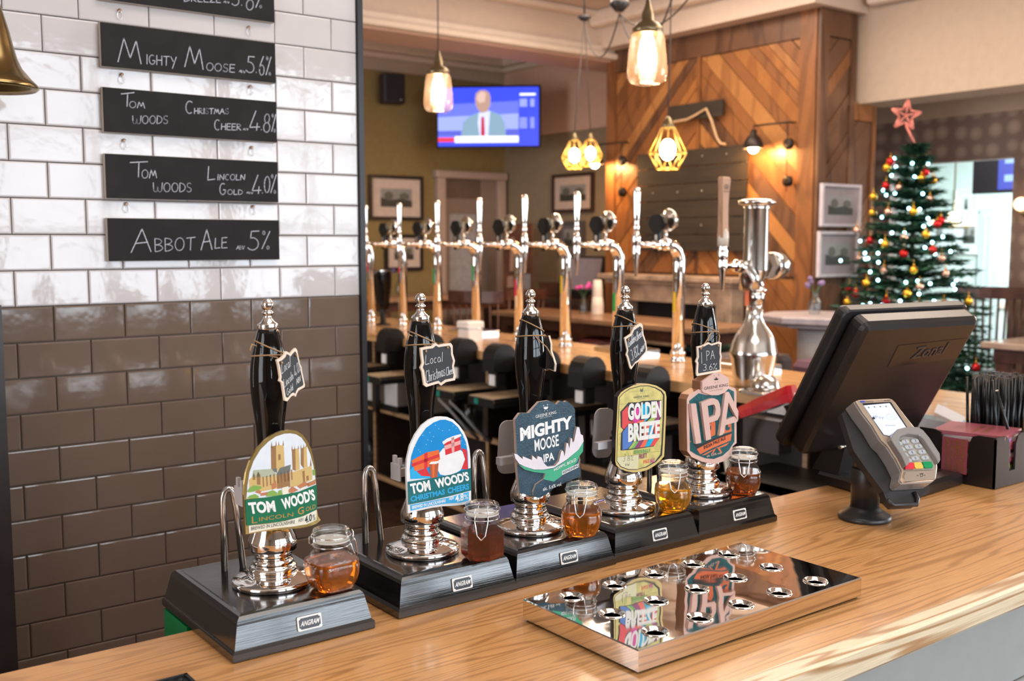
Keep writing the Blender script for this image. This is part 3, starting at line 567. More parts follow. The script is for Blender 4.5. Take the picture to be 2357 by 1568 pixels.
art.use(copper_p); art.flat([(-0.0198,0.0043),(-0.0025,0.0032),(-0.0048,-0.0178),(-0.0169,-0.0174)], z+d*.3); art.use(oran); art.flat([(-0.0143,0.0033),(-0.0100,0.0030),(-0.0108,-0.0174),(-0.0138,-0.0172)], z+d*.5); art.use(wb_); art.flat([(-0.0204,0.0041),(-0.0167,0.0068),(-0.0044,0.0062),(-0.0019,0.0032),(-0.0094,0.0022)], z+d*.5)
z += d*.4; teal = flat_mat('print_teal', (.0, .13, .14)); art.use(teal); art.flat([(-0.0592,-0.0162),(-0.0169,-0.0174),(0.0205,-0.0177),(0.0591,-0.0133),(0.0598,-0.0482),(0.0203,-0.0499),(-0.0172,-0.0506),(-0.0582,-0.0500)], z)
art.use(flat_mat('print_band_blue', (.05, .42, .78))); art.flat([(-0.0547,-0.0511),(-0.0172,-0.0516),(0.0202,-0.0519),(0.0550,-0.0495),(0.0550,-0.0628),(0.0407,-0.0635),(0.0076,-0.0598),(-0.0173,-0.0586),(-0.0538,-0.0596)], z)
art.build('printed_picture', c2, M4=MX)
lt = MB(MATS['letter_white']); z += d*.7
put_text(lt, 'TOM', *[(-0.0524,-0.0357),(-0.0171,-0.0352),(-0.0555,-0.0198)], z, bold=.045); put_text(lt, "WOOD'S", *[(-0.0072,-0.0346),(0.0564,-0.0323),(-0.0110,-0.0198)], z, bold=.045)
put_text(lt, 'BREWED IN LINCOLNSHIRE', *[(-0.0514,-0.0576),(0.0103,-0.0578),(-0.0516,-0.0528)], z, bold=.025); put_text(lt, 'ABV', *[(0.0162,-0.0563),(0.0263,-0.0562),(0.0162,-0.0512)], z, bold=.02); put_text(lt, '4.8', *[(0.0285,-0.0612),(0.0448,-0.0609),(0.0282,-0.0497)], z, bold=.03); put_text(lt, '%', *[(0.0452,-0.0604),(0.0533,-0.0603),(0.0452,-0.0525)], z)
lt.use(flat_mat('letter_blue', (.02, .38, .72))); put_text(lt, 'CHRISTMAS', *[(-0.0540,-0.0468),(0.0089,-0.0458),(-0.0548,-0.0386)], z, bold=.035); put_text(lt, 'CHEERS', *[(0.0140,-0.0460),(0.0553,-0.0455),(0.0135,-0.0369)], z, bold=.035)
lt.build('lettering', c2, M4=MX)
# clip 3: slate blue board with raised white antlers
FR3 = ((1.0238,1.2650,1.2886),(0.9903,0.1392,0.0000),(0.0000,0.0000,1.0000),(0.1392,-0.9903,0.0000))
slateb = M('slate_blue_clip', (.022, .062, .095), .45, var=.25, scale=90, bump=.5, bscale=300); mdf = M('mdf_edge', (.45, .33, .26), .5)
c3, MX = clip_part(2, FR3, [(-0.0680,0.0599),(-0.0576,0.0689),(-0.0377,0.0666),(-0.0143,0.0818),(0.0075,0.0813),(0.0163,0.0770),(0.0264,0.0728),(0.0342,0.0780),(0.0421,0.0757),(0.0455,0.0745),(0.0500,0.0763),(0.0639,0.0679),(0.0709,0.0593),(0.0723,0.0280),(0.0762,-0.0196),(0.0824,-0.0520),(0.0487,-0.0497),(0.0260,-0.0522),(0.0038,-0.0685),(-0.0181,-0.0707),(-0.0586,-0.0569),(-0.0638,-0.0136),(-0.0659,0.0310)], .005, slateb, mdf)
ant = MB(mdf); al = [(-0.0752,0.0087),(-0.0680,0.0069),(-0.0549,-0.0034),(-0.0549,0.0016),(-0.0460,-0.0022),(-0.0344,-0.0074),(-0.0333,-0.0001),(-0.0230,-0.0082),(-0.0215,-0.0028),(-0.0118,-0.0065),(-0.0063,-0.0164),(0.0014,-0.0237),(0.0191,-0.0249),(0.0280,-0.0186),(0.0325,-0.0054),(0.0358,-0.0015),(0.0397,-0.0049),(0.0420,-0.0129),(0.0460,0.0089),(0.0510,0.0075),(0.0534,-0.0022),(0.0562,0.0161),(0.0601,0.0140),(0.0614,0.0068),(0.0643,0.0088),(0.0711,0.0316),(0.0781,0.0304),(0.0817,0.0181),(0.0872,0.0158),(0.0892,0.0038),(0.0874,-0.0118),(0.0785,-0.0183),(0.0768,-0.0291),(0.0816,-0.0416),(0.0824,-0.0528),(0.0487,-0.0560),(0.0171,-0.0615),(-0.0006,-0.0685),(-0.0181,-0.0715),(-0.0300,-0.0656),(-0.0310,-0.0594),(-0.0246,-0.0484),(-0.0062,-0.0423),(-0.0030,-0.0340),(-0.0290,-0.0278),(-0.0502,-0.0205),(-0.0628,-0.0116),(-0.0711,-0.0007)]
ant.prism(al, 0, .0032); ant.use(slateb)
for f in ant.bm.faces:
    f.normal_update()
    if f.normal.z > .9: f.material_index = 1
aw = flat_mat('antler_white', (.80, .74, .78)); ag = flat_mat('antler_green', (.06, .42, .24)); z = .0034
ant.use(ag); ant.flat([(-0.0628,-0.0111),(-0.0502,-0.0157),(-0.0290,-0.0247),(-0.0073,-0.0281),(0.0169,-0.0292),(0.0485,-0.0201),(0.0761,-0.0070),(0.0882,0.0071),(0.0874,-0.0118),(0.0785,-0.0183),(0.0716,-0.0283),(0.0486,-0.0372),(0.0350,-0.0444),(0.0170,-0.0507),(-0.0073,-0.0429),(-0.0030,-0.0340),(-0.0290,-0.0278),(-0.0502,-0.0205)], z)
ant.use(aw); ant.flat([(-0.0741,0.0083),(-0.0680,0.0065),(-0.0549,-0.0034),(-0.0549,0.0013),(-0.0460,-0.0027),(-0.0344,-0.0077),(-0.0333,-0.0006),(-0.0230,-0.0085),(-0.0215,-0.0033),(-0.0122,-0.0069),(-0.0070,-0.0167),(0.0014,-0.0240),(0.0191,-0.0252),(0.0285,-0.0190),(0.0329,-0.0057),(0.0358,-0.0022),(0.0392,-0.0051),(0.0420,-0.0133),(0.0464,0.0083),(0.0505,0.0069),(0.0534,-0.0025),(0.0567,0.0154),(0.0597,0.0136),(0.0614,0.0065),(0.0648,0.0087),(0.0716,0.0309),(0.0776,0.0298),(0.0813,0.0177),(0.0867,0.0154),(0.0887,0.0054),(0.0761,-0.0070),(0.0485,-0.0189),(0.0169,-0.0280),(-0.0074,-0.0272),(-0.0290,-0.0238),(-0.0502,-0.0157),(-0.0628,-0.0094),(-0.0711,0.0000)], z+d)
ant.build('raised_antlers', c3, M4=MX, label='raised white and green antler layer')
lt = MB(MATS['letter_white']); z = .0004
put_text(lt, 'GREENE KING', *[(-0.0224,0.0566),(0.0253,0.0584),(-0.0228,0.0614)], z); put_text(lt, 'BURY ST EDMUNDS', *[(-0.0124,0.0545),(0.0142,0.0555),(-0.0124,0.0557)], z)
for q in ([(-0.0060,0.0757),(-0.0034,0.0746),(-0.0043,0.0732)], [(0.0027,0.0754),(0.0053,0.0759),(0.0049,0.0737)], [(-0.0034,0.0660),(-0.0021,0.0669),(-0.0008,0.0654)], [(0.0032,0.0653),(0.0045,0.0665),(0.0054,0.0650)], [(-0.0051,0.0711),(-0.0023,0.0730),(-0.0008,0.0709),(0.0009,0.0734),(0.0025,0.0708),(0.0053,0.0729),(0.0058,0.0698),(0.0027,0.0679),(-0.0016,0.0681)]): lt.flat(q, z)
put_text(lt, 'MIGHTY', *[(-0.0570,0.0246),(0.0642,0.0295),(-0.0580,0.0459)], z, bold=.05); put_text(lt, 'MOOSE', *[(-0.0244,0.0032),(0.0319,0.0050),(-0.0257,0.0226)], z, bold=.02); put_text(lt, 'IPA', *[(-0.0035,-0.0169),(0.0213,-0.0163),(-0.0048,-0.0038)], z, bold=.03)
z = .0040; put_text(lt, 'HOPPY, BOLD', *[(0.0169,-0.0346),(0.0704,-0.0253),(0.0160,-0.0290)], z, bold=.02); lt.flat([(0.0361,-0.0430),(0.0768,-0.0362),(0.0763,-0.0298),(0.0354,-0.0364)], z)
put_text(lt, 'alc. 5.6% vol.', *[(-0.0094,-0.0616),(0.0351,-0.0599),(-0.0094,-0.0558)], z, bold=.015)
lt.use(slateb); put_text(lt, 'REFRESHING', *[(0.0377,-0.0417),(0.0759,-0.0352),(0.0372,-0.0370)], z+d, bold=.02)
lt.build('lettering', c3, M4=MX)
# clip 4: yellow
FR4 = ((1.2386,1.2700,1.3030),(0.9962,-0.0872,0.0000),(0.0000,0.0000,1.0000),(-0.0872,-0.9962,0.0000))
yel = M('yellow_rim', (.66, .50, .17), .35); blk = M('clip_black', (.02, .015, .015), .4)
c4, MX = clip_part(3, FR4, [(-0.0543,-0.0529),(-0.0538,-0.0118),(-0.0520,0.0222),(-0.0503,0.0572),(-0.0441,0.0646),(-0.0342,0.0695),(-0.0170,0.0751),(0.0003,0.0759),(0.0179,0.0746),(0.0328,0.0708),(0.0448,0.0647),(0.0539,0.0582),(0.0564,0.0487),(0.0560,0.0124),(0.0541,-0.0345),(0.0530,-0.0556),(0.0455,-0.0618),(0.0322,-0.0697),(0.0174,-0.0750),(0.0026,-0.0768),(-0.0149,-0.0761),(-0.0323,-0.0715),(-0.0467,-0.0640),(-0.0525,-0.0588)], .011, yel, blk)
art = MB(blk); art.flat([(-0.0520,-0.0525),(-0.0511,-0.0121),(-0.0492,0.0219),(-0.0479,0.0564),(-0.0391,0.0636),(-0.0249,0.0702),(-0.0025,0.0731),(0.0150,0.0723),(0.0306,0.0681),(0.0449,0.0612),(0.0518,0.0537),(0.0517,0.0128),(0.0496,-0.0340),(0.0481,-0.0533),(0.0350,-0.0632),(0.0136,-0.0705),(-0.0077,-0.0723),(-0.0266,-0.0703),(-0.0432,-0.0633)], d)
yp = M('yellow_print', (.60, .52, .17), .35, var=.18, scale=80); art.use(yp); art.flat([(-0.0512,-0.0521),(-0.0502,-0.0122),(-0.0484,0.0218),(-0.0471,0.0558),(-0.0384,0.0628),(-0.0241,0.0690),(-0.0025,0.0719),(0.0150,0.0710),(0.0296,0.0664),(0.0427,0.0596),(0.0480,0.0526),(0.0480,0.0131),(0.0458,-0.0336),(0.0438,-0.0510),(0.0320,-0.0621),(0.0114,-0.0691),(-0.0077,-0.0712),(-0.0266,-0.0689),(-0.0425,-0.0622)], d*1.6)
art.use(flat_mat('yp_line', (.24, .22, .07))); z = d*2
for q in ([(-0.0474,0.0450),(-0.0281,0.0446),(-0.0281,0.0441),(-0.0474,0.0445)], [(0.0302,0.0449),(0.0474,0.0447),(0.0474,0.0442),(0.0303,0.0444)], [(-0.0505,-0.0453),(-0.0037,-0.0458),(-0.0037,-0.0463),(-0.0505,-0.0458)], [(0.0228,-0.0446),(0.0440,-0.0452),(0.0440,-0.0457),(0.0228,-0.0452)], [(-0.0284,0.0645),(0.0181,0.0638),(0.0181,0.0635),(-0.0284,0.0641)], [(-0.0496,-0.0060),(-0.0439,-0.0062),(-0.0439,-0.0067),(-0.0496,-0.0065)]): art.flat(q, z)
art.use(flat_mat('yp_pale', (.68, .64, .40))); art.flat([(-0.0498,-0.0453),(-0.0037,-0.0464),(-0.0062,-0.0713),(-0.0266,-0.0689),(-0.0425,-0.0622),(-0.0509,-0.0521)], z)
art.use(blk); art.flat([(-0.0451,0.0318),(-0.0281,0.0463),(-0.0050,0.0449),(0.0037,0.0465),(0.0096,0.0461),(0.0302,0.0455),(0.0444,0.0444),(0.0442,0.0135),(0.0413,0.0090),(0.0418,-0.0215),(0.0286,-0.0353),(-0.0213,-0.0358),(-0.0421,-0.0350),(-0.0443,-0.0339),(-0.0432,-0.0049),(-0.0383,0.0004),(-0.0440,0.0055)], z+d*.4)
pal = {'r': (.72, .07, .07), 'm': (.65, .05, .32), 'c': (.0, .42, .66), 'l': (.38, .50, .12), 'p': (.28, .05, .15), 'b': (.08, .19, .52), 'g': (.16, .42, .13), 'o': (.80, .14, .08)}
pm = {k: flat_mat('stripe_'+k, v) for k, v in pal.items()}
z += d*.9
for k, q in (('r', [(-0.0415,0.0314),(-0.0292,0.0409),(-0.0277,0.0154),(-0.0190,0.0123),(-0.0277,0.0097),(-0.0376,0.0014),(-0.0412,0.0046)]), ('r', [(-0.0376,0.0014),(-0.0162,0.0143),(-0.0132,0.0118),(-0.0288,0.0072)]), ('m', [(-0.0190,0.0117),(-0.0165,0.0350),(-0.0034,0.0350),(-0.0031,0.0131),(-0.0132,0.0089)]), ('o', [(-0.0132,0.0083),(-0.0046,0.0132),(0.0101,0.0136),(0.0043,0.0095)]), ('c', [(0.0024,0.0386),(0.0084,0.0427),(0.0155,0.0432),(0.0159,0.0149),(0.0072,0.0093),(0.0043,0.0095),(0.0086,0.0144),(0.0027,0.0172)]), ('l', [(0.0131,0.0099),(0.0218,0.0155),(0.0214,0.0410),(0.0303,0.0412),(0.0323,0.0134),(0.0279,0.0097)]), ('p', [(0.0267,0.0101),(0.0330,0.0145),(0.0306,0.0240),(0.0303,0.0403),(0.0437,0.0438),(0.0427,0.0136),(0.0368,0.0095)]),
             ('b', [(-0.0401,-0.0040),(-0.0288,0.0072),(-0.0275,-0.0219),(-0.0164,-0.0225),(-0.0285,-0.0333),(-0.0400,-0.0344)]), ('l', [(-0.0271,-0.0340),(-0.0157,-0.0226),(-0.0161,0.0074),(-0.0074,0.0077),(-0.0098,-0.0232),(-0.0206,-0.0342)]), ('g', [(-0.0198,-0.0342),(-0.0106,-0.0231),(-0.0040,-0.0226),(-0.0140,-0.0340)]), ('p', [(-0.0138,-0.0341),(-0.0040,-0.0226),(-0.0037,0.0063),(-0.0001,0.0059),(0.0018,-0.0232),(0.0059,-0.0231),(-0.0031,-0.0341)]), ('o', [(-0.0027,-0.0341),(0.0059,-0.0231),(0.0043,0.0055),(0.0191,0.0053),(0.0180,-0.0231),(0.0086,-0.0340)]), ('c', [(0.0091,-0.0341),(0.0151,-0.0222),(0.0149,-0.0141),(0.0198,0.0040),(0.0257,0.0035),(0.0284,-0.0230),(0.0197,-0.0340)]), ('r', [(0.0204,-0.0341),(0.0284,-0.0230),(0.0294,0.0043),(0.0398,0.0068),(0.0403,-0.0227),(0.0301,-0.0341)])):
    art.use(pm[k]); art.flat(q, z)
art.build('printed_picture', c4, M4=MX)
lt = MB(flat_mat('letter_cream', (.78, .77, .72))); z += d*.9
put_text(lt, 'GOLDEN', *[(-0.0289,0.0152),(0.0445,0.0144),(-0.0293,0.0447)], z, bold=.05); put_text(lt, 'BREEZE', *[(-0.0279,-0.0219),(0.0421,-0.0211),(-0.0284,0.0094)], z, bold=.05)
lt.use(flat_mat('letter_grey', (.13, .15, .12))); put_text(lt, 'GREENE KING', *[(-0.0170,0.0524),(0.0165,0.0524),(-0.0170,0.0559)], z); put_text(lt, 'BURY ST EDMUNDS', *[(-0.0095,0.0502),(0.0088,0.0502),(-0.0095,0.0512)], z)
for q in ([(-0.0031,0.0654),(-0.0010,0.0676),(0.0005,0.0652),(0.0022,0.0679),(0.0037,0.0646),(0.0017,0.0622),(-0.0016,0.0625)], [(-0.0036,0.0684),(-0.0025,0.0692),(-0.0022,0.0677)], [(0.0027,0.0685),(0.0042,0.0689),(0.0037,0.0669)], [(-0.0026,0.0597),(-0.0016,0.0604),(-0.0008,0.0587)]): lt.flat(q, z)
lt.use(pm['g']); put_text(lt, 'REFRESHINGLY', *[(-0.0154,-0.0445),(0.0216,-0.0451),(-0.0155,-0.0376)], z, bold=.02); chalk(lt, 'a l c', *[(-0.0348,-0.0447),(-0.0255,-0.0446),(-0.0349,-0.0378)], .0005, z)
lt.use(pm['p']); put_text(lt, 'FRUITY', *[(-0.0038,-0.0545),(0.0144,-0.0531),(-0.0043,-0.0460)], z, bold=.02); lt.use(pm['o']); put_text(lt, 'PALE', *[(0.0061,-0.0634),(0.0190,-0.0626),(0.0060,-0.0568)], z, bold=.02); lt.use(pm['m']); put_text(lt, 'ALE', *[(0.0209,-0.0640),(0.0309,-0.0628),(0.0208,-0.0567)], z, bold=.02)
lt.use(MATS['letter_grey']); chalk(lt, '3.8%', *[(-0.0390,-0.0540),(-0.0167,-0.0548),(-0.0387,-0.0454)], .0005, z); chalk(lt, 'Vol', *[(-0.0342,-0.0626),(-0.0241,-0.0626),(-0.0339,-0.0580)], .0005, z)
lt.build('lettering', c4, M4=MX)
# clip 5: copper frame
FR5 = ((1.4136,1.2650,1.3046),(0.9976,0.0698,0.0000),(0.0000,0.0000,1.0000),(0.0698,-0.9976,0.0000))
cop = M('rose_copper', (.80, .54, .47), .3, .25); cops = M('copper_side', (.40, .19, .10), .3, .3); tealc = M('teal_enamel', (.0, .085, .095), .35, var=.3, scale=120, bump=.3, bscale=200)
c5, MX = clip_part(4, FR5, [(-0.0736,0.0394),(-0.0672,0.0474),(-0.0414,0.0547),(-0.0358,0.0525),(-0.0359,0.0681),(0.0012,0.0829),(0.0174,0.0786),(0.0411,0.0683),(0.0416,0.0536),(0.0657,0.0462),(0.0697,0.0400),(0.0733,-0.0574),(0.0609,-0.0623),(0.0593,-0.0778),(0.0388,-0.0867),(0.0062,-0.0879),(-0.0280,-0.0786),(-0.0576,-0.0657),(-0.0694,-0.0540),(-0.0724,-0.0101)], .019, cop, cops)
art = MB(tealc); art.flat([(-0.0669,0.0363),(-0.0412,0.0474),(-0.0215,0.0424),(-0.0015,0.0398),(0.0266,0.0428),(0.0411,0.0491),(0.0621,0.0407),(0.0665,-0.0539),(0.0567,-0.0618),(0.0506,-0.0675),(0.0323,-0.0754),(0.0059,-0.0782),(-0.0182,-0.0736),(-0.0441,-0.0637),(-0.0627,-0.0537)], d)
ore = flat_mat('coral_enamel', (.72, .17, .07)); art.use(ore); z = d*1.6
for q in ([(-0.0139,-0.0145),(0.0038,-0.0064),(0.0080,-0.0107),(0.0086,-0.0338),(-0.0113,-0.0377),(-0.0146,-0.0246),(-0.0037,-0.0233),(-0.0040,-0.0157)], [(0.0285,-0.0182),(0.0449,-0.0162),(0.0552,-0.0161),(0.0575,-0.0333),(0.0290,-0.0350)], [(-0.0509,0.0123),(-0.0430,0.0064),(-0.0376,-0.0117),(-0.0466,-0.0057)], [(0.0336,0.0133),(0.0396,0.0204),(0.0360,0.0028)], [(0.0465,0.0300),(0.0514,0.0372),(0.0486,0.0272)], [(-0.0641,-0.0348),(-0.0602,-0.0378),(-0.0631,-0.0387)]): art.flat(q, z)
art.use(tealc); art.flat([(0.0388,-0.0194),(0.0449,-0.0188),(0.0461,-0.0241),(0.0534,-0.0250),(0.0494,-0.0297),(0.0412,-0.0300),(0.0369,-0.0256)], z+d*.5)
art.use(blk); art.flat([(-0.0543,-0.0423),(-0.0348,-0.0461),(0.0008,-0.0404),(0.0579,-0.0346),(0.0570,-0.0384),(0.0029,-0.0439),(-0.0327,-0.0501),(-0.0444,-0.0517)], z+d*.4)
art.use(ore); art.flat([(-0.0439,-0.0534),(-0.0190,-0.0481),(0.0129,-0.0426),(0.0570,-0.0374),(0.0546,-0.0501),(0.0255,-0.0538),(-0.0027,-0.0578),(-0.0339,-0.0641)], z+d*.6); art.flat([(-0.0303,-0.0666),(-0.0027,-0.0611),(0.0134,-0.0587),(0.0512,-0.0530),(0.0420,-0.0579),(0.0216,-0.0598),(0.0301,-0.0699),(0.0260,-0.0700),(0.0134,-0.0574),(0.0016,-0.0687),(-0.0024,-0.0681),(0.0054,-0.0609),(-0.0184,-0.0672)], z+d*.6)
art.build('enamel_panel', c5, M4=MX)
lt = MB(cop); z0, z1 = .0006, .0065
for q in ([(-0.0696,0.0314),(-0.0558,0.0312),(-0.0388,-0.0415),(-0.0539,-0.0417),(-0.0663,0.0115)], [(-0.0413,0.0312),(-0.0242,0.0326),(-0.0109,-0.0383),(-0.0251,-0.0395)], [(-0.0413,0.0312),(-0.0134,0.0359),(-0.0034,0.0350),(0.0067,0.0308),(-0.0051,0.0244),(-0.0239,0.0234)], [(-0.0051,0.0244),(0.0067,0.0308),(0.0120,0.0232),(0.0147,0.0128),(0.0012,0.0142),(-0.0010,0.0208)], [(0.0012,0.0142),(0.0147,0.0128),(0.0140,0.0027),(0.0068,-0.0055),(-0.0009,0.0043)], [(-0.0009,0.0043),(0.0068,-0.0055),(-0.0161,-0.0082),(-0.0193,0.0013)], [(0.0283,0.0420),(0.0378,0.0430),(0.0393,0.0307),(0.0272,-0.0302),(0.0228,-0.0342),(0.0131,-0.0353)], [(0.0297,0.0425),(0.0382,0.0430),(0.0681,0.0045),(0.0677,-0.0137),(0.0374,0.0245)], [(0.0295,-0.0177),(0.0302,-0.0081),(0.0559,-0.0045),(0.0666,-0.0122),(0.0661,-0.0154)]): lt.prism(q, z0, z1); z1 += 4e-6
lt.build('raised_letters', c5, M4=MX, label='raised rose copper letters')
lt = MB(cop); lt.prism([(-0.0359,0.0681),(0.0012,0.0829),(0.0174,0.0786),(0.0411,0.0683),(0.0417,0.0497),(0.0287,0.0420),(0.0105,0.0393),(-0.0096,0.0412),(-0.0324,0.0485),(-0.0354,0.0519)], .0, .004); lt.use(MATS['letter_black']); z = .0042
put_text(lt, 'GREENE KING', *[(-0.0312,0.0525),(0.0386,0.0532),(-0.0313,0.0580)], z, bold=.005); put_text(lt, 'BURY ST EDMUNDS', *[(-0.0153,0.0485),(0.0234,0.0489),(-0.0154,0.0497)], z)
for q in ([(-0.0035,0.0716),(-0.0000,0.0694),(0.0035,0.0735),(0.0066,0.0694),(0.0096,0.0711),(0.0087,0.0673),(-0.0014,0.0676)], [(-0.0042,0.0766),(-0.0022,0.0767),(-0.0026,0.0750)], [(0.0094,0.0768),(0.0114,0.0769),(0.0106,0.0748)], [(-0.0006,0.0631),(0.0007,0.0643),(0.0018,0.0625)], [(0.0074,0.0637),(0.0089,0.0644),(0.0094,0.0626)]): lt.flat(q, z)
put_text(lt, 'INDIA PALE ALE', *[(-0.0237,-0.0564),(0.0396,-0.0460),(-0.0252,-0.0501)], .0009, bold=.02)
lt.use(cop); put_text(lt, 'alc 3.6% vol', *[(-0.0153,-0.0721),(0.0260,-0.0713),(-0.0160,-0.0675)], .0009, bold=.01)
lt.build('lettering', c5, M4=MX)

# ================================================================== CHALK TAGS ON TWINE
twine = M('jute_twine', (.40, .24, .12), .8, bump=.6, bscale=500); tag_black = M('tag_chalkboard', (.022, .024, .028), .55, var=.15); tag_edge = M('tag_wood', (.80, .66, .52), .5)
chalkw = M('chalk_white', (.78, .78, .78), .9)
TAGS = [
 (0, ((0.5887,1.2620,1.4532),(0.8829,0.4695,0.0000),(0.0000,0.0000,1.0000),(0.4695,-0.8829,0.0000)), [(-0.0286,0.0154),(-0.0213,0.0164),(-0.0126,0.0204),(-0.0095,0.0249),(-0.0047,0.0232),(0.0001,0.0203),(0.0062,0.0246),(0.0118,0.0271),(0.0151,0.0238),(0.0200,0.0061),(0.0244,-0.0006),(0.0249,-0.0056),(0.0308,-0.0249),(0.0297,-0.0278),(0.0164,-0.0305),(0.0123,-0.0342),(0.0101,-0.0383),(0.0062,-0.0355),(0.0002,-0.0363),(-0.0088,-0.0418),(-0.0136,-0.0399),(-0.0186,-0.0163),(-0.0242,-0.0126),(-0.0222,-0.0086),(-0.0255,0.0073)],
  [('Local', [(-0.0197,-0.0041),(-0.0008,0.0040),(-0.0200,0.0097)]), ('Lincoln', [(-0.0150,-0.0228),(0.0050,-0.0131),(-0.0165,-0.0117)]), ('Gold', [(-0.0095,-0.0344),(0.0037,-0.0276),(-0.0102,-0.0258)]), ('4.0%', [(0.0080,-0.0104),(0.0217,-0.0040),(0.0055,0.0034)]), ('ABV', [(0.0117,-0.0219),(0.0213,-0.0175),(0.0105,-0.0150)])],
  'small scalloped chalk tag tied to the cathedral pump', [1.4795, 1.468]),
 (1, ((0.8216,1.2620,1.4436),(0.9903,0.1392,0.0000),(0.0000,0.0000,1.0000),(0.1392,-0.9903,0.0000)), [(-0.0347,0.0260),(-0.0221,0.0269),(-0.0129,0.0271),(-0.0059,0.0310),(-0.0001,0.0280),(0.0117,0.0286),(0.0237,0.0290),(0.0272,0.0251),(0.0276,0.0134),(0.0319,0.0022),(0.0294,-0.0067),(0.0330,-0.0215),(0.0317,-0.0269),(0.0137,-0.0279),(0.0041,-0.0323),(-0.0006,-0.0283),(-0.0239,-0.0314),(-0.0284,-0.0283),(-0.0317,-0.0085),(-0.0350,-0.0029),(-0.0315,0.0038),(-0.0337,0.0163)],
  [('Local', [(-0.0263,0.0012),(0.0073,0.0033),(-0.0257,0.0148)]), ('Christmas', [(-0.0250,-0.0250),(0.0118,-0.0178),(-0.0259,-0.0081)]), ('Cheer', [(0.0137,-0.0188),(0.0286,-0.0160),(0.0138,-0.0063)])],
  'small scalloped chalk tag tied to the blue snowy clip pump', [1.4795, 1.468]),
 (2, ((1.0551,1.2900,1.4442),(0.4695,0.8829,0.0000),(0.0000,0.0000,1.0000),(0.8829,-0.4695,0.0000)), [(0.0765,0.0172),(0.0315,0.0225),(0.0068,0.0259),(-0.0115,0.0145),(-0.0118,0.0027),(-0.0297,-0.0048),(-0.0472,-0.0145),(-0.0417,-0.0268),(0.0058,-0.0290),(0.0305,-0.0345),(0.0496,-0.0331),(0.0797,-0.0355),(0.0893,-0.0178),(0.0829,0.0029)], [],
  'small chalk tag turned edge-on on the slate blue clip pump', [1.487, 1.470]),
 (3, ((1.2174,1.2620,1.4465),(0.9903,-0.1392,0.0000),(0.0000,0.0000,1.0000),(-0.1392,-0.9903,0.0000)), [(-0.0238,0.0143),(-0.0103,0.0211),(-0.0048,0.0312),(0.0088,0.0381),(0.0135,0.0342),(0.0153,0.0191),(0.0208,0.0057),(0.0233,-0.0076),(0.0222,-0.0123),(0.0108,-0.0220),(0.0052,-0.0274),(-0.0017,-0.0307),(-0.0095,-0.0397),(-0.0119,-0.0367),(-0.0178,-0.0186),(-0.0201,-0.0147),(-0.0179,-0.0074)],
  [('Golden', [(-0.0164,-0.0028),(-0.0011,0.0086),(-0.0170,0.0121)]), ('Breeze', [(0.0008,0.0076),(0.0137,0.0173),(0.0010,0.0235)]), ('3.8%', [(-0.0086,-0.0247),(0.0066,-0.0152),(-0.0122,-0.0077)]), ('ABV', [(0.0089,-0.0144),(0.0175,-0.0045),(0.0083,-0.0069)])],
  'small tilted chalk tag tied to the yellow clip pump', [1.486, 1.475]),
 (4, ((1.3983,1.2620,1.4122),(0.9976,-0.0698,0.0000),(0.0000,0.0000,1.0000),(-0.0698,-0.9976,0.0000)), [(-0.0297,0.0233),(-0.0178,0.0246),(-0.0018,0.0297),(0.0064,0.0262),(0.0253,0.0293),(0.0303,0.0270),(0.0292,0.0090),(0.0315,0.0018),(0.0296,-0.0072),(0.0309,-0.0254),(-0.0285,-0.0293),(-0.0300,-0.0252),(-0.0290,-0.0074),(-0.0318,-0.0033),(-0.0280,0.0044)],
  [('I', [(-0.0210,-0.0079),(-0.0144,-0.0068),(-0.0223,0.0120)]), ('P', [(-0.0064,-0.0029),(0.0016,-0.0018),(-0.0074,0.0141)]), ('A', [(0.0038,-0.0011),(0.0130,-0.0005),(0.0029,0.0145)]), ('3.6%', [(-0.0141,-0.0203),(0.0190,-0.0201),(-0.0143,-0.0094)])],
  'small chalk tag hanging square over the copper framed clip', [1.462, 1.455])]
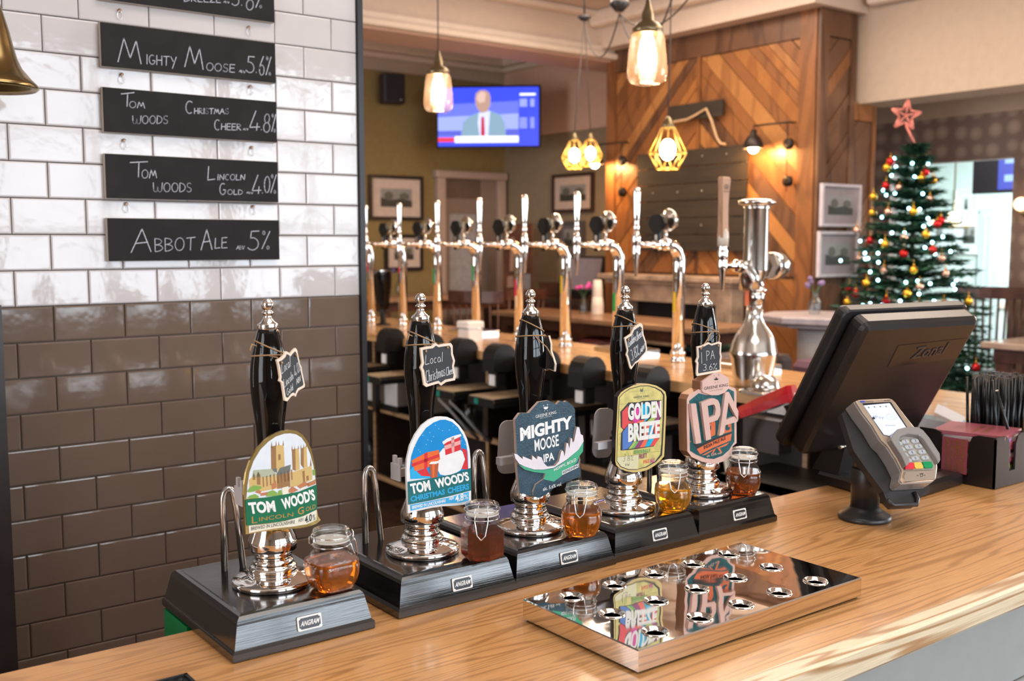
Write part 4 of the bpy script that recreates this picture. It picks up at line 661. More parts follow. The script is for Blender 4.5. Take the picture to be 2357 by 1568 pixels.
for i, fr, ol, words, lab, zs in TAGS:
    MX = frame_matrix(fr); p0 = Vector(fr[0]); n = Vector(fr[3])
    t = thing('chalk_tag', p0, lab, 'chalk tag', 'chalk tags tied round the pump handles')
    MB(tag_edge).prism(ol, -.0028, 0).build('board', t, M4=MX)
    cxx = sum(p[0] for p in ol)/len(ol); cyy = sum(p[1] for p in ol)/len(ol)
    MB(tag_black).flat([(cxx+(p[0]-cxx)*.87, cyy+(p[1]-cyy)*.87) for p in ol], .0002).build('chalk_face', t, M4=MX)
    if not words: MB(tag_black).flat([(cxx+(p[0]-cxx)*.93, cyy+(p[1]-cyy)*.93) for p in ol], -.003).build('back_face', t, M4=MX)
    if words:
        mb = MB(chalkw)
        for wd, q in words: chalk(mb, wd, *q, .00065 if i == 0 else .0008, .0005, gap=.14)
        mb.build('lettering', t, M4=MX)
    # twine: two turns round the handle and two tails to the tag corners
    cx, cy = XC[i], 1.305; top = max(p[1] for p in ol); tl = min(ol, key=lambda p: p[0]-p[1]); tr = max(ol, key=lambda p: p[0]+p[1])
    mb = MB(twine)
    def rad(z):
        zz = z-1.32; pr = handle_prof
        for (r1, z1), (r2, z2) in zip(pr, pr[1:]):
            if z2 <= zz <= z1: return r1+(r2-r1)*(z1-zz)/max(1e-6, z1-z2)
        return .02
    for k, zc in enumerate(zs):
        pts = []
        for a in range(0, 360, 12):
            z = zc + .0045*math.cos(R(a-(170 if k == 0 else 250)))*(2.2 if k == 0 else .7); r = rad(z)+.0011
            pts.append((cx+r*math.cos(R(a)), cy+r*math.sin(R(a)), z))
        mb.tube(pts, .0011, 6, closed=True)
    if words or True:
        cA = Vector((cxx+(tl[0]-cxx)*.72, cyy+(tl[1]-cyy)*.78, .0015)); cB = Vector((cxx+(tr[0]-cxx)*.70, cyy+(tr[1]-cyy)*.78, .0015))
        for cc, a in ((cA, 250), (cB, 335)):
            e = MX @ cc; r = rad(zs[1])+.001; s0 = Vector((cx+r*math.cos(R(a)), cy+r*math.sin(R(a)), zs[1]+.002))
            mid = (s0+e)/2 + Vector((0, -.004, .003)); mb.tube([s0, mid, e], .0010, 6); mb.ball(e, .0019, 6, 4)
        if i in (0, 1): mb.tube([s0 if False else Vector((cx-.022, cy-.012, zs[0]+.004)), Vector((cx-.030, cy-.016, zs[0]+.007)), Vector((cx-.034, cy-.018, zs[0]-.001))], .0011, 6)
    mb.build('twine', t)

# ================================================================== SAMPLE JARS
def mglass(name, tint=(1, 1, 1), refl=.9, rough=.0):
    """clear thin glass: straight-through transparency under a Fresnel reflection"""
    if name in MATS: return MATS[name]
    m = bpy.data.materials.new(name); m.use_nodes = True; nt = m.node_tree; N = nt.nodes; L = nt.links
    N.remove(N['Principled BSDF']); out = N['Material Output']
    tr = N.new('ShaderNodeBsdfTransparent'); tr.inputs[0].default_value = (*tint, 1); gl = N.new('ShaderNodeBsdfGlossy'); gl.inputs['Roughness'].default_value = rough
    lw = N.new('ShaderNodeLayerWeight'); lw.inputs['Blend'].default_value = .5; pw_ = N.new('ShaderNodeMath'); pw_.operation = 'POWER'; pw_.inputs[1].default_value = 3.5; L.new(lw.outputs['Facing'], pw_.inputs[0]); fr = N.new('ShaderNodeMath'); fr.operation = 'MULTIPLY_ADD'; fr.inputs[1].default_value = .55; fr.inputs[2].default_value = .045; L.new(pw_.outputs[0], fr.inputs[0]); mx = N.new('ShaderNodeMixShader')
    nz = N.new('ShaderNodeTexNoise'); nz.inputs['Scale'].default_value = 25; bp = N.new('ShaderNodeBump'); bp.inputs['Strength'].default_value = .15; bp.inputs['Distance'].default_value = .002
    L.new(nz.outputs['Fac'], bp.inputs['Height']); L.new(bp.outputs['Normal'], gl.inputs['Normal']); L.new(bp.outputs['Normal'], lw.inputs['Normal'])
    mu = N.new('ShaderNodeMath'); mu.operation = 'MULTIPLY'; mu.inputs[1].default_value = refl; L.new(fr.outputs[0], mu.inputs[0]); L.new(mu.outputs[0], mx.inputs[0]); L.new(tr.outputs[0], mx.inputs[1]); L.new(gl.outputs[0], mx.inputs[2]); L.new(mx.outputs[0], out.inputs['Surface'])
    MATS[name] = m; return m
jar_glass = mglass('jar_glass', (.95, .96, .95), 1.3)
def beer(name, c, emit=0): return M(name, c, .02, var=.05, scale=30, Transmission_Weight=.80, IOR=1.34)
wire = M('clasp_wire', (.80, .80, .82), .12, 1.0)
JARS = [(.629, 1.233, 'sq', (.76, .19, .009), 'small clip-top glass jar of amber beer beside the cathedral pump', 0),
        (.870, 1.222, 'hex', (.28, .032, .015), 'hexagonal clip-top glass jar of dark red beer on second pump box', 232),
        (1.067, 1.226, 'rd', (.80, .21, .010), 'round clip-top glass jar of orange beer beside the antler clip pump', 225),
        (1.301, 1.252, 'rd', (.88, .38, .012), 'round clip-top glass jar of golden yellow beer beside the yellow clip pump', 228),
        (1.491, 1.256, 'rd', (.38, .08, .010), 'round clip-top glass jar of dark amber beer beside the copper clip pump', 222)]
def jar_loops(kind, prof):
    L = []; n = 6 if kind == 'hex' else 32
    for r, z, k in prof:
        lp = []
        for j in range(n):
            a = 2*math.pi*j/n + (R(22) if kind == 'hex' else R(10))
            if kind == 'hex': rr = r*1.06
            else:
                p = 2.0 + k*(2.2 if kind == 'sq' else .9); rr = r/((abs(math.cos(a))**p+abs(math.sin(a))**p)**(1/p))*(1 if p > 2 else 1)
                rr = rr*(1-.04*k)
            lp.append((rr*math.cos(a), rr*math.sin(a), z))
        L.append(lp)
    return L
for (jx, jy, kind, col, lab, yaw), nm in zip(JARS, 'abcde'):
    z0 = UP+.0006
    t = thing('beer_jar', (jx, jy, z0), lab, 'jar', 'sample jars on the pump boxes', rz=R(yaw))
    if kind == 'hex': prof = [(.026, .0, 1), (.0300, .004, 1), (.0310, .010, 1), (.0312, .040, 1), (.0300, .046, 1), (.0235, .0535, 1)]
    else: prof = [(.022, .0, .8), (.0255, .0025, 1), (.0305, .011, 1), (.0335, .022, 1), (.0338, .031, 1), (.0315, .040, .8), (.0270, .047, .4), (.0235, .051, .1)]
    prof = [(r, z*1.0, k) for r, z, k in prof]
    M0 = WM[t.name] @ Matrix.Diagonal((1, 1, 1.07, 1))
    mb = MB(jar_glass); mb.loft(jar_loops(kind, prof), True, False, smooth=kind != 'hex'); mb.build('glass_body', t, M4=M0)
    mb = MB(jar_glass); mb.lathe([(.0232, .0505), (.0232, .054), (.0246, .0552), (.0232, .0566), (.0232, .0585), (.0252, .0598), (.0252, .0625)], n=28, cap0=False, cap1=False); mb.build('neck', t, M4=M0)
    zt = .0385 if kind != 'hex' else .040
    inner = [(r-.0007, z+.0012 if i == 0 else z, k) for i, (r, z, k) in enumerate(prof) if z < zt]; r_t = inner[-1][0]; inner.append((r_t*.985, zt, prof[len(inner)-1][2]))
    mb = MB(beer('beer_'+nm, col)); mb.loft(jar_loops(kind, inner), True, True, smooth=kind != 'hex'); mb.build('beer', t, M4=M0)
    mb = MB(mglass('lid_glass', (.90, .92, .92), 1.6)); mb.lathe([(.0225, .0632), (.0250, .0640), (.0258, .0670), (.0245, .0690), (.0252, .0712), (.0255, .0740), (.0240, .0768), (.0195, .0782), (.0175, .0772), (.012, .0768)], n=28); mb.build('lid', t, M4=M0)
    mb = MB(M('jar_seal', (.75, .70, .64), .5)); mb.lathe([(.0235, .0615), (.0246, .0620), (.0246, .0632), (.0235, .0636)], n=28); mb.build('seal', t, M4=M0)
    mb = MB(wire); ww_ = .0007
    mb.tube([(.0255*math.cos(R(a)), .0255*math.sin(R(a)), .0572) for a in range(0, 360, 15)], ww_, 5, closed=True)
    mb.tube([(.0265*math.cos(R(a)), .0265*math.sin(R(a)), .0690) for a in range(0, 360, 15)], ww_, 5, closed=True)
    for s in (-1, 1):
        mb.tube([(.0255, s*.009, .0572), (.0285, s*.010, .062), (.0275, s*.010, .071), (.0265, s*.008, .074)], ww_, 5)
        mb.tube([(-.0255, s*.006, .0572), (-.0295, s*.007, .062), (-.029, s*.007, .069), (-.0265, s*.006, .071), (-.026, s*.0055, .066)], ww_, 5)
    lever = [(.027, .0095, .066), (.031, .0095, .058), (.0365, .006, .040), (.0375, .0, .034), (.0365, -.006, .040), (.031, -.0095, .058), (.027, -.0095, .066)]
    if kind != 'sq': lever = [(x, y, z) for x, y, z in lever]
    mb.tube(lever, .0009, 6); mb.build('wire_clasp', t, M4=M0)

# ================================================================== CHALKBOARDS ON THE TILES
board_face = M('chalkboard', (.018, .014, .014), .6, var=.25, scale=14, Specular_IOR_Level=.18); board_side = M('board_side', (.50, .42, .34), .6)
BD = ((0.8879,2.4150,1.8807),(1.0000,0.0000,0.0000),(0.0000,0.0000,1.0000),(0.0000,-1.0000,0.0000)); BX = frame_matrix(BD); p0 = Vector(BD[0]); nail = M('brass_hook', (.45, .26, .18), .3, .8)
BROWS = [
 (.625, .533, 'topmost chalkboard on the white tiles, only its lower part in view', [('B', [(-0.0083,0.2928),(0.0058,0.2943),(-0.0072,0.3158)]), ('REEZE', [(0.0093,0.2948),(0.0800,0.3019),(0.0104,0.3082)]), ('ABV', [(0.0874,0.3031),(0.1008,0.3022),(0.0880,0.3075)]), ('3', [(0.1081,0.2999),(0.1255,0.3011),(0.1103,0.3371)]), ('.', [(0.1298,0.3028),(0.1343,0.3030),(0.1299,0.3075)]), ('8', [(0.1420,0.2933),(0.1617,0.2959),(0.1452,0.3386)]), ('%', [(0.1657,0.3018),(0.1823,0.3028),(0.1678,0.3383)])]),
 (.485, .388, 'chalkboard with two large chalk words and 5.6 percent, second from top', [('M', [(-0.1616,0.1402),(-0.1106,0.1410),(-0.1580,0.1933)]), ('IGHTY', [(-0.0987,0.1422),(-0.0303,0.1435),(-0.0980,0.1633)]), ('M', [(-0.0104,0.1448),(0.0333,0.1426),(-0.0066,0.1934)]), ('OOSE', [(0.0405,0.1414),(0.1102,0.1436),(0.0422,0.1593)]), ('ABV', [(0.1215,0.1458),(0.1365,0.1433),(0.1224,0.1513)]), ('5', [(0.1403,0.1472),(0.1606,0.1454),(0.1426,0.1866)]), ('.', [(0.1632,0.1487),(0.1670,0.1486),(0.1633,0.1546)]), ('6', [(0.1713,0.1435),(0.1856,0.1432),(0.1744,0.1888)]), ('%', [(0.1888,0.1452),(0.2017,0.1452),(0.1911,0.1894)])]),
 (.344, .2445, 'chalkboard with four chalk words and 4.8 percent, third from top', [('T', [(-0.1585,0.0420),(-0.1298,0.0460),(-0.1570,0.0718)]), ('OM', [(-0.1399,0.0413),(-0.1058,0.0428),(-0.1389,0.0557)]), ('WOODS', [(-0.1344,0.0062),(-0.0540,0.0117),(-0.1332,0.0241)]), ('C', [(-0.0124,0.0385),(0.0053,0.0386),(-0.0104,0.0672)]), ('HRISTMAS', [(0.0089,0.0389),(0.0922,0.0445),(0.0097,0.0516)]), ('C', [(0.0560,0.0047),(0.0699,0.0047),(0.0574,0.0290)]), ('HEER', [(0.0732,0.0063),(0.1229,0.0083),(0.0743,0.0208)]), ('ABV', [(0.1280,0.0091),(0.1406,0.0087),(0.1286,0.0136)]), ('4', [(0.1445,0.0120),(0.1701,0.0125),(0.1477,0.0562)]), ('.', [(0.1732,0.0127),(0.1766,0.0127),(0.1733,0.0175)]), ('8', [(0.1790,0.0071),(0.1972,0.0082),(0.1819,0.0511)]), ('%', [(0.2006,0.0101),(0.2111,0.0091),(0.2027,0.0531)])]),
 (.198, .098, 'chalkboard with four chalk words and 4.0 percent, second from bottom', [('T', [(-0.1433,-0.1133),(-0.1045,-0.1114),(-0.1421,-0.0791)]), ('OM', [(-0.1176,-0.1153),(-0.0837,-0.1130),(-0.1166,-0.0963)]), ('WOODS', [(-0.0929,-0.1451),(-0.0031,-0.1429),(-0.0918,-0.1244)]), ('L', [(0.0361,-0.1138),(0.0541,-0.1121),(0.0383,-0.0820)]), ('INCOLN', [(0.0606,-0.1129),(0.1293,-0.1105),(0.0617,-0.0993)]), ('G', [(0.0651,-0.1473),(0.0801,-0.1469),(0.0663,-0.1204)]), ('OLD', [(0.0849,-0.1463),(0.1224,-0.1457),(0.0857,-0.1347)]), ('ABV', [(0.1330,-0.1422),(0.1489,-0.1439),(0.1336,-0.1379)]), ('4', [(0.1474,-0.1397),(0.1702,-0.1401),(0.1507,-0.0969)]), ('.', [(0.1725,-0.1400),(0.1753,-0.1402),(0.1726,-0.1357)]), ('0', [(0.1776,-0.1394),(0.1933,-0.1394),(0.1799,-0.0994)]), ('%', [(0.1943,-0.1394),(0.2082,-0.1401),(0.1972,-0.0940)])]),
 (.055, -.043, 'lowest chalkboard, two large chalk words and 5 percent', [('A', [(-0.1471,-0.2839),(-0.1020,-0.2821),(-0.1433,-0.2308)]), ('BBOT', [(-0.0939,-0.2822),(0.0014,-0.2785),(-0.0923,-0.2523)]), ('A', [(0.0160,-0.2786),(0.0430,-0.2777),(0.0178,-0.2306)]), ('LE', [(0.0496,-0.2751),(0.0804,-0.2736),(0.0509,-0.2507)]), ('ABV', [(0.1037,-0.2779),(0.1239,-0.2780),(0.1046,-0.2689)]), ('5', [(0.1341,-0.2791),(0.1622,-0.2803),(0.1376,-0.2319)]), ('%', [(0.1674,-0.2764),(0.1882,-0.2774),(0.1703,-0.2327)])])]
for k, (zt, zb, lab, words) in enumerate(BROWS):
    t = thing('chalkboard', (.9, 2.42, 1.62+zb), lab, 'chalkboard', 'ale chalkboards on the white tiles')
    MB(board_side).box((.690, 2.4195, 1.62+zb), (1.1035, 2.431, 1.62+zt)).build('board', t)
    MB(board_face).box((.6915, 2.4165, 1.62+zb+.001), (1.1035, 2.4195, 1.62+zt-.001)).build('chalk_face', t)
    mb = MB(M('chalk_grey', (.50, .50, .54), .9, var=.3, scale=300)); z0 = -(2.4161-p0.y)
    for wd, q in words: chalk(mb, wd, *q, .0022 if len(wd) < 2 else .0019, z0, gap=.2) if wd != 'ABV' else chalk(mb, wd, *q, .0013, z0, gap=.15)
    mb.build('lettering', t, M4=BX)
    for hx in (.738, 1.043):
        zz = 1.62+zt+.020; mb = MB(nail); mb.lathe([(.0028, 0), (.0042, -.003), (.0042, -.006), (.001, -.008)], (hx, 2.435, zz+.012), 10, axis='Y')
        mb.build('hook_screw', t)
        MB(wire).tube([(hx+.006*math.cos(R(a)), 2.4285, zz+.001+.009*math.sin(R(a))) for a in range(0, 360, 30)], .0007, 5, closed=True).build('ring', t)
# ================================================================== BRASS BELL
brass = M('aged_brass', (.30, .205, .085), .24, 1.0, var=.25, scale=12, bump=.1, bscale=15)
bc = Vector((0.4347,2.2800,1.9221)); t = thing('bell', bc, 'brass bell hanging at the left edge before white tiles', 'bell')
MB(brass).lathe([(.078, .004), (.087, -.002), (.0915, .002), (.0895, .008), (.078, .020), (.062, .040), (.054, .058), (.048, .082), (.042, .110), (.034, .140), (.027, .165), (.018, .180), (.003, .186)], tuple(bc), 48, cap0=False).build('bell_body', t)
MB(M('bell_inside', (.20, .14, .05), .4, .9)).lathe([(.078, .004), (.066, .025), (.05, .06), (.035, .12), (.002, .15)], tuple(bc), 36, cap0=False).build('bell_inside', t)
MB(brass).tube([(bc.x, bc.y, bc.z+.13), (bc.x, bc.y, bc.z+.01)], .004).ball((bc.x, bc.y, bc.z+.006), .012).build('clapper', t)
MB(brass).tube([(bc.x, bc.y, bc.z+.18), (bc.x, bc.y, bc.z+.22), (bc.x, bc.y+.06, bc.z+.25), (bc.x, 2.435, bc.z+.25)], .006).lathe([(.03, 2.43), (.03, 2.436)], (bc.x, 0, bc.z+.25), 16, axis='Y').build('bracket', t)
# ================================================================== BAR MAT
m0 = Vector((0.4146,1.1938,1.1060)); rubber = M('black_rubber', (.012, .012, .013), .4)
t = thing('bar_mat', (m0.x-.1, m0.y-.04, 1.10), 'black rubber bar mat with small round studs in the bottom corner', 'bar mat')
MB(rubber).box((m0.x-.22, m0.y-.10, 1.1003), (m0.x, m0.y, 1.1035)).box((m0.x-.22, m0.y-.004, 1.1035), (m0.x, m0.y, 1.1062)).box((m0.x-.004, m0.y-.10, 1.1035), (m0.x, m0.y, 1.1062)).build('mat', t)
mb = MB(rubber)
for i in range(18):
    for j in range(8): mb.lathe([(.0034, 1.1035), (.0028, 1.1056), (.001, 1.1062)], (m0.x-.012-i*.0115, m0.y-.012-j*.0115, 0), 8)
mb.build('studs', t, kind='stuff')
# ================================================================== STEEL TUBE TRAY (15 countersunk holes)
mirror = M('polished_steel', (.80, .76, .72), .035, 1.0, var=.05, scale=8, bump=.12, bscale=7); MATS['polished_steel'].node_tree.nodes['Principled BSDF']
for n in mirror.node_tree.nodes:
    if n.type == 'BUMP': n.inputs['Distance'].default_value = .01
t = thing('glass_drainer', (1.075, .98, 1.10), 'polished steel drip tray with fifteen round holes on the bar', 'drip tray')
x0, x1, y0, y1, zt = .851, 1.302, .872, 1.099, 1.131
cxs = [.910+.0813*i for i in range(5)]; cys = [.903, .983, 1.066]
xe = [x0+.0015]+[(a+b)/2 for a, b in zip(cxs, cxs[1:])]+[x1-.0015]; ye = [y0+.0015]+[(a+b)/2 for a, b in zip(cys, cys[1:])]+[y1-.0015]
mb = MB(mirror)
for i in range(5):
    for j in range(3):
        a0, a1, b0, b1 = xe[i], xe[i+1], ye[j], ye[j+1]; n = 24; ring = []; sq = []
        for k in range(n):
            a = 2*math.pi*(k+.5)/n; c, s = math.cos(a), math.sin(a); ring.append((cxs[i]+.0175*c, cys[j]+.0175*s, zt))
            tt = min(((a1-cxs[i])/c if c > 0 else (a0-cxs[i])/c) if abs(c) > 1e-6 else 9, ((b1-cys[j])/s if s > 0 else (b0-cys[j])/s) if abs(s) > 1e-6 else 9)
            sq.append((cxs[i]+tt*c, cys[j]+tt*s, zt))
        # corners added so that the plate closes
        rv = [mb.bm.verts.new(p) for p in ring]; sv = [mb.bm.verts.new(p) for p in sq]
        for k in range(n):
            k2 = (k+1) % n; extra = []
            pa, pb = sq[k], sq[k2]
            if abs(pa[0]-pb[0]) > 1e-6 and abs(pa[1]-pb[1]) > 1e-6:
                cor = (a1 if max(pa[0], pb[0]) > cxs[i] else a0, b1 if max(pa[1], pb[1]) > cys[j] else b0, zt); extra = [mb.bm.verts.new(cor)]
            mb.face([rv[k], sv[k]]+extra+[sv[k2], rv[k2]])
mb.build('top_plate', t)
for i in range(5):
    for j in range(3):
        MB(mirror).lathe([(.0180, zt-.0002), (.0179, zt+.0010), (.0174, zt+.0016), (.0168, zt+.0016), (.0160, zt+.0012), (.0112, zt-.0014), (.0106, zt-.0020), (.0105, zt-.0028)], (cxs[i], cys[j], 0), 28, cap0=False, cap1=False).build('hole_rim', t)
MB(mirror).loft([[(x0, y0, 1.1035), (x1, y0, 1.1035), (x1, y1, 1.1035), (x0, y1, 1.1035)], [(x0, y0, zt-.0015), (x1, y0, zt-.0015), (x1, y1, zt-.0015), (x0, y1, zt-.0015)], [(x0+.0015, y0+.0015, zt), (x1-.0015, y0+.0015, zt), (x1-.0015, y1-.0015, zt), (x0+.0015, y1-.0015, zt)]], cap1=False).build('tray_body', t)
MB(M('tray_shade_black', (.004, .003, .003), .9, Specular_IOR_Level=.0)).box((x0+.004, y0+.004, 1.1003), (x1-.004, y1-.004, 1.124)).build('tray_bottom', t)  # matte black filler paints the shade seen down the holes
# ================================================================== CARD TERMINAL ON ITS POLE
mbk = M('soft_black_plastic', (.022, .020, .021), .38, var=.15, scale=40); sil = M('champagne_plastic', (.46, .36, .27), .28, .45); silg = M('grey_plastic', (.30, .28, .27), .3, .3)
t = thing('card_terminal', (1.690, 1.130, 1.10), 'card payment terminal with lit screen on a short black pole', 'card terminal')
MB(mbk).lathe([(.0475, 1.1003), (.0485, 1.103), (.0485, 1.108), (.045, 1.1105), (.036, 1.116), (.028, 1.121), (.0262, 1.125)], (1.690, 1.130, 0), 40).build('base', t)
MB(mbk).lathe([(.0262, 1.120), (.0262, 1.196), (.0250, 1.198)], (1.690, 1.130, 0), 32).build('pole', t)
MB(mbk).lathe([(.0215, 1.190), (.0215, 1.232), (.019, 1.24), (.016, 1.27), (.012, 1.276)], (1.688, 1.130, 0), 28).build('pole_neck', t)
TMX = frame_matrix(((1.6925,1.0750,1.2615),(0.9816,-0.1908,0.0000),(0.1175,0.6044,0.7880),(-0.1504,-0.7735,0.6157)))
body = [(-0.0470,0.0850),(-0.0385,0.0869),(0.0377,0.0843),(0.0450,0.0816),(0.0485,0.0748),(0.0570,0.0427),(0.0678,0.0066),(0.0788,-0.0145),(0.0804,-0.0439),(0.0690,-0.0674),(0.0513,-0.0887),(0.0417,-0.0927),(-0.0322,-0.0879),(-0.0341,-0.0812),(-0.0187,-0.0640),(-0.0187,-0.0379),(-0.0232,-0.0130),(-0.0314,0.0001),(-0.0349,0.0336),(-0.0431,0.0617)]
bk_ = [(-0.0596,0.0757),(-0.0397,0.0848),(0.0468,0.0825),(0.0607,0.0424),(0.0719,0.0030),(0.0851,-0.0485),(0.0576,-0.0945),(0.0131,-0.1132),(0.0062,-0.1202),(-0.0469,-0.1158),(-0.0537,-0.1034),(-0.0516,-0.0842),(-0.0643,-0.0412),(-0.0738,0.0001)]
mb = MB(mbk); mb.prism(bk_, -.045, -.032); mb.build('cradle', t, M4=TMX)
MB(mbk).box((-.03, -.03, -.075), (.02, .05, -.045)).build('cradle_block', t, M4=TMX)
ho = MB(mbk); hp = [(-0.0537,-0.1034),(-0.0458,-0.1140),(0.0079,-0.1195),(0.0166,-0.1097),(0.0168,-0.0958)]; ho.tube([(p[0], p[1], -.030) for p in hp], .0045, 8); ho.build('pull_handle', t, M4=TMX)
mb = MB(silg); mb.prism([(p[0]*.99-.001, p[1]*.99) for p in body], -.032, -.004); mb.use(sil); mb.prism([(p[0]*.985, p[1]*.985) for p in body], -.004, 0); o = mb.build('housing', t, M4=TMX); bevel(o, .003, 2)
scr = MB(MEMIT('screen_frame', (.01, .01, .02), .1)); q = [(-0.0334,0.0773),(0.0367,0.0750),(0.0454,0.0164),(0.0288,0.0154),(0.0067,0.0121),(-0.0086,0.0052),(-0.0218,0.0091)]; scr.flat(q, .0004)
scr.use(MEMIT('lit_screen', (.62, .68, .95), .95, (.1, .1, .1))); q = [(-0.0332,0.0726),(0.0318,0.0724),(0.0418,0.0180),(0.0264,0.0156),(0.0063,0.0122),(-0.0087,0.0063),(-0.0202,0.0098)]; scr.flat(q, .0007); sc_ = scr.build('screen', t, M4=TMX)
lt = MB(M('screen_grey', (.20, .21, .25), .5)); put_text(lt, 'Pay', *[(-0.0198,0.0418),(-0.0005,0.0395),(-0.0194,0.0496)], .001); put_text(lt, 'Welcome', *[(-0.0071,0.0264),(0.0177,0.0248),(-0.0060,0.0290)], .001, bold=.02)
for a in (0, 1): pass
lt.stroke([(0.0064,0.0448),(0.0112,0.0487),(0.0184,0.0502),(0.0254,0.0492),(0.0299,0.0454),(0.0297,0.0418),(0.0246,0.0384),(0.0175,0.0373),(0.0107,0.0385),(0.0069,0.0414),(0.0064,0.0448)], .0005, .001)
for q in ([(0.0155,0.0466),(0.0157,0.0436),(0.0150,0.0416)], [(0.0191,0.0472),(0.0196,0.0437),(0.0186,0.0408)], [(0.0226,0.0475),(0.0232,0.0434),(0.0219,0.0401)]): lt.stroke(q, .0006, .001)
for (sx, sy) in [(-0.0239,0.0673),(-0.0095,0.0673),(0.0047,0.0668),(0.0189,0.0661)]: lt.flat([(sx+.0022*math.cos(R(a)), sy+.0020*math.sin(R(a))) for a in range(0, 360, 45)], .001)
lt.use(M('screen_black', (.02, .02, .03), .5)); lt.flat([(-0.0273,0.0466),(-0.0246,0.0479),(-0.0225,0.0473),(-0.0204,0.0467),(-0.0222,0.0452),(-0.0213,0.0434),(-0.0229,0.0423),(-0.0274,0.0422),(-0.0283,0.0440)], .001); lt.flat([(-0.0239,0.0482),(-0.0225,0.0498),(-0.0208,0.0501),(-0.0223,0.0483)], .001)
put_text(lt, 'VX 820', *[(0.0200,0.0781),(0.0356,0.0775),(0.0205,0.0802)], .001, bold=.02); put_text(lt, 'Verifone', *[(-0.0238,0.0789),(-0.0057,0.0783),(-0.0231,0.0814)], .001)
lt.use(MEMIT('badge_blue', (.15, .2, .9), .35)); lt.flat([(-0.0366,0.0825),(-0.0262,0.0825),(-0.0255,0.0786),(-0.0363,0.0788)], .001); lt.build('lettering', sc_, M4=TMX)
mb = MB(silg); hood = [(-0.0209,-0.0050),(-0.0086,0.0052),(0.0073,0.0131),(0.0314,0.0156),(0.0578,0.0132),(0.0667,0.0060),(0.0728,-0.0118),(0.0773,-0.0446),(0.0717,-0.0554),(0.0631,-0.0626),(0.0634,-0.0524),(0.0570,-0.0124),(0.0522,-0.0040),(0.0252,0.0014),(0.0058,-0.0017),(-0.0039,-0.0087),(-0.0070,-0.0228),(-0.0014,-0.0478),(-0.0088,-0.0571),(-0.0162,-0.0599),(-0.0152,-0.0403)]
mb.prism(hood, .0, .012); o = mb.build('keypad_shield', t, M4=TMX); bevel(o, .0012, 1)
MB(M('keypad_base', (.34, .30, .26), .4)).flat([(-0.0022,-0.0026),(0.0262,0.0030),(0.0536,-0.0037),(0.0645,-0.0526),(0.0655,-0.0609),(0.0523,-0.0697),(-0.0124,-0.0637),(-0.0014,-0.0478),(-0.0093,-0.0225)], .0012).build('keypad_panel', t, M4=TMX)
kk = [('1', 895, 625), ('2', 962, 606), ('3', 1060, 598), ('4', 925, 685), ('5', 997, 660), ('6', 1094, 652), ('7', 955, 740), ('8', 1028, 715), ('9', 1130, 708), ('*', 990, 795), ('0', 1060, 773), ('#', 1160, 767)]
kq = [(0.0006,-0.0122),(0.0187,-0.0100),(0.0429,-0.0107),(0.0006,-0.0245),(0.0204,-0.0214),(0.0444,-0.0220),(0.0011,-0.0358),(0.0211,-0.0327),(0.0461,-0.0338),(0.0027,-0.0472),(0.0217,-0.0447),(0.0460,-0.0459)]
keym = M('key_grey', (.42, .43, .42), .35)
for (nm, _, _), (kx, ky) in zip(kk, kq):
    mb = MB(keym); mb.rrects(kx, ky, .0185, .0085, .004, [(0, .0012), (0, .0035), (.0008, .0045)], 3); ko = mb.build('key', t, M4=TMX)
    lt = MB(M('key_ink', (.06, .07, .35), .4)); put_text(lt, nm, (kx-.0016, ky-.0024), (kx+.0016, ky-.0024), (kx-.0016, ky+.0024), .0048, bold=.01); lt.build('key_digit', ko, M4=TMX)
for c, q, lb in (((.70, .03, .05), [(-0.0037,-0.0516),(0.0119,-0.0524),(0.0092,-0.0614),(0.0055,-0.0646),(-0.0130,-0.0626),(-0.0124,-0.0597)], 'red key'), ((.80, .48, .08), [(0.0139,-0.0524),(0.0306,-0.0535),(0.0311,-0.0623),(0.0271,-0.0657),(0.0113,-0.0644),(0.0107,-0.0602)], 'yellow key'), ((.0, .26, .08), [(0.0351,-0.0532),(0.0545,-0.0544),(0.0558,-0.0629),(0.0516,-0.0667),(0.0335,-0.0656),(0.0331,-0.0615)], 'green key')):
    MB(M('key_'+lb.split()[0], c, .35)).prism(q, .0012, .004).build('key', t, M4=TMX, label=lb)
MB(M('card_slot_metal', (.62, .54, .46), .2, .8)).prism([(-0.0164,-0.0683),(0.0516,-0.0726),(0.0465,-0.0852),(0.0399,-0.0889),(-0.0299,-0.0862),(-0.0261,-0.0772)], .0, .004).build('card_slot', t, M4=TMX)
lt = MB(M('screen_black', (.02, .02, .03), .5)); lt.stroke([(0.0144,-0.0760),(0.0205,-0.0763),(0.0163,-0.0809),(0.0119,-0.0808),(0.0144,-0.0760)], .0006, .0044); lt.flat([(0.0140,-0.0748),(0.0223,-0.0753),(0.0212,-0.0768),(0.0133,-0.0763)], .0044); lt.stroke([(0.0033,-0.0788),(0.0070,-0.0776),(0.0087,-0.0792)], .0006, .0044); lt.stroke([(0.0199,-0.0799),(0.0232,-0.0786),(0.0247,-0.0802)], .0006, .0044); lt.build('card_symbol', t, M4=TMX)
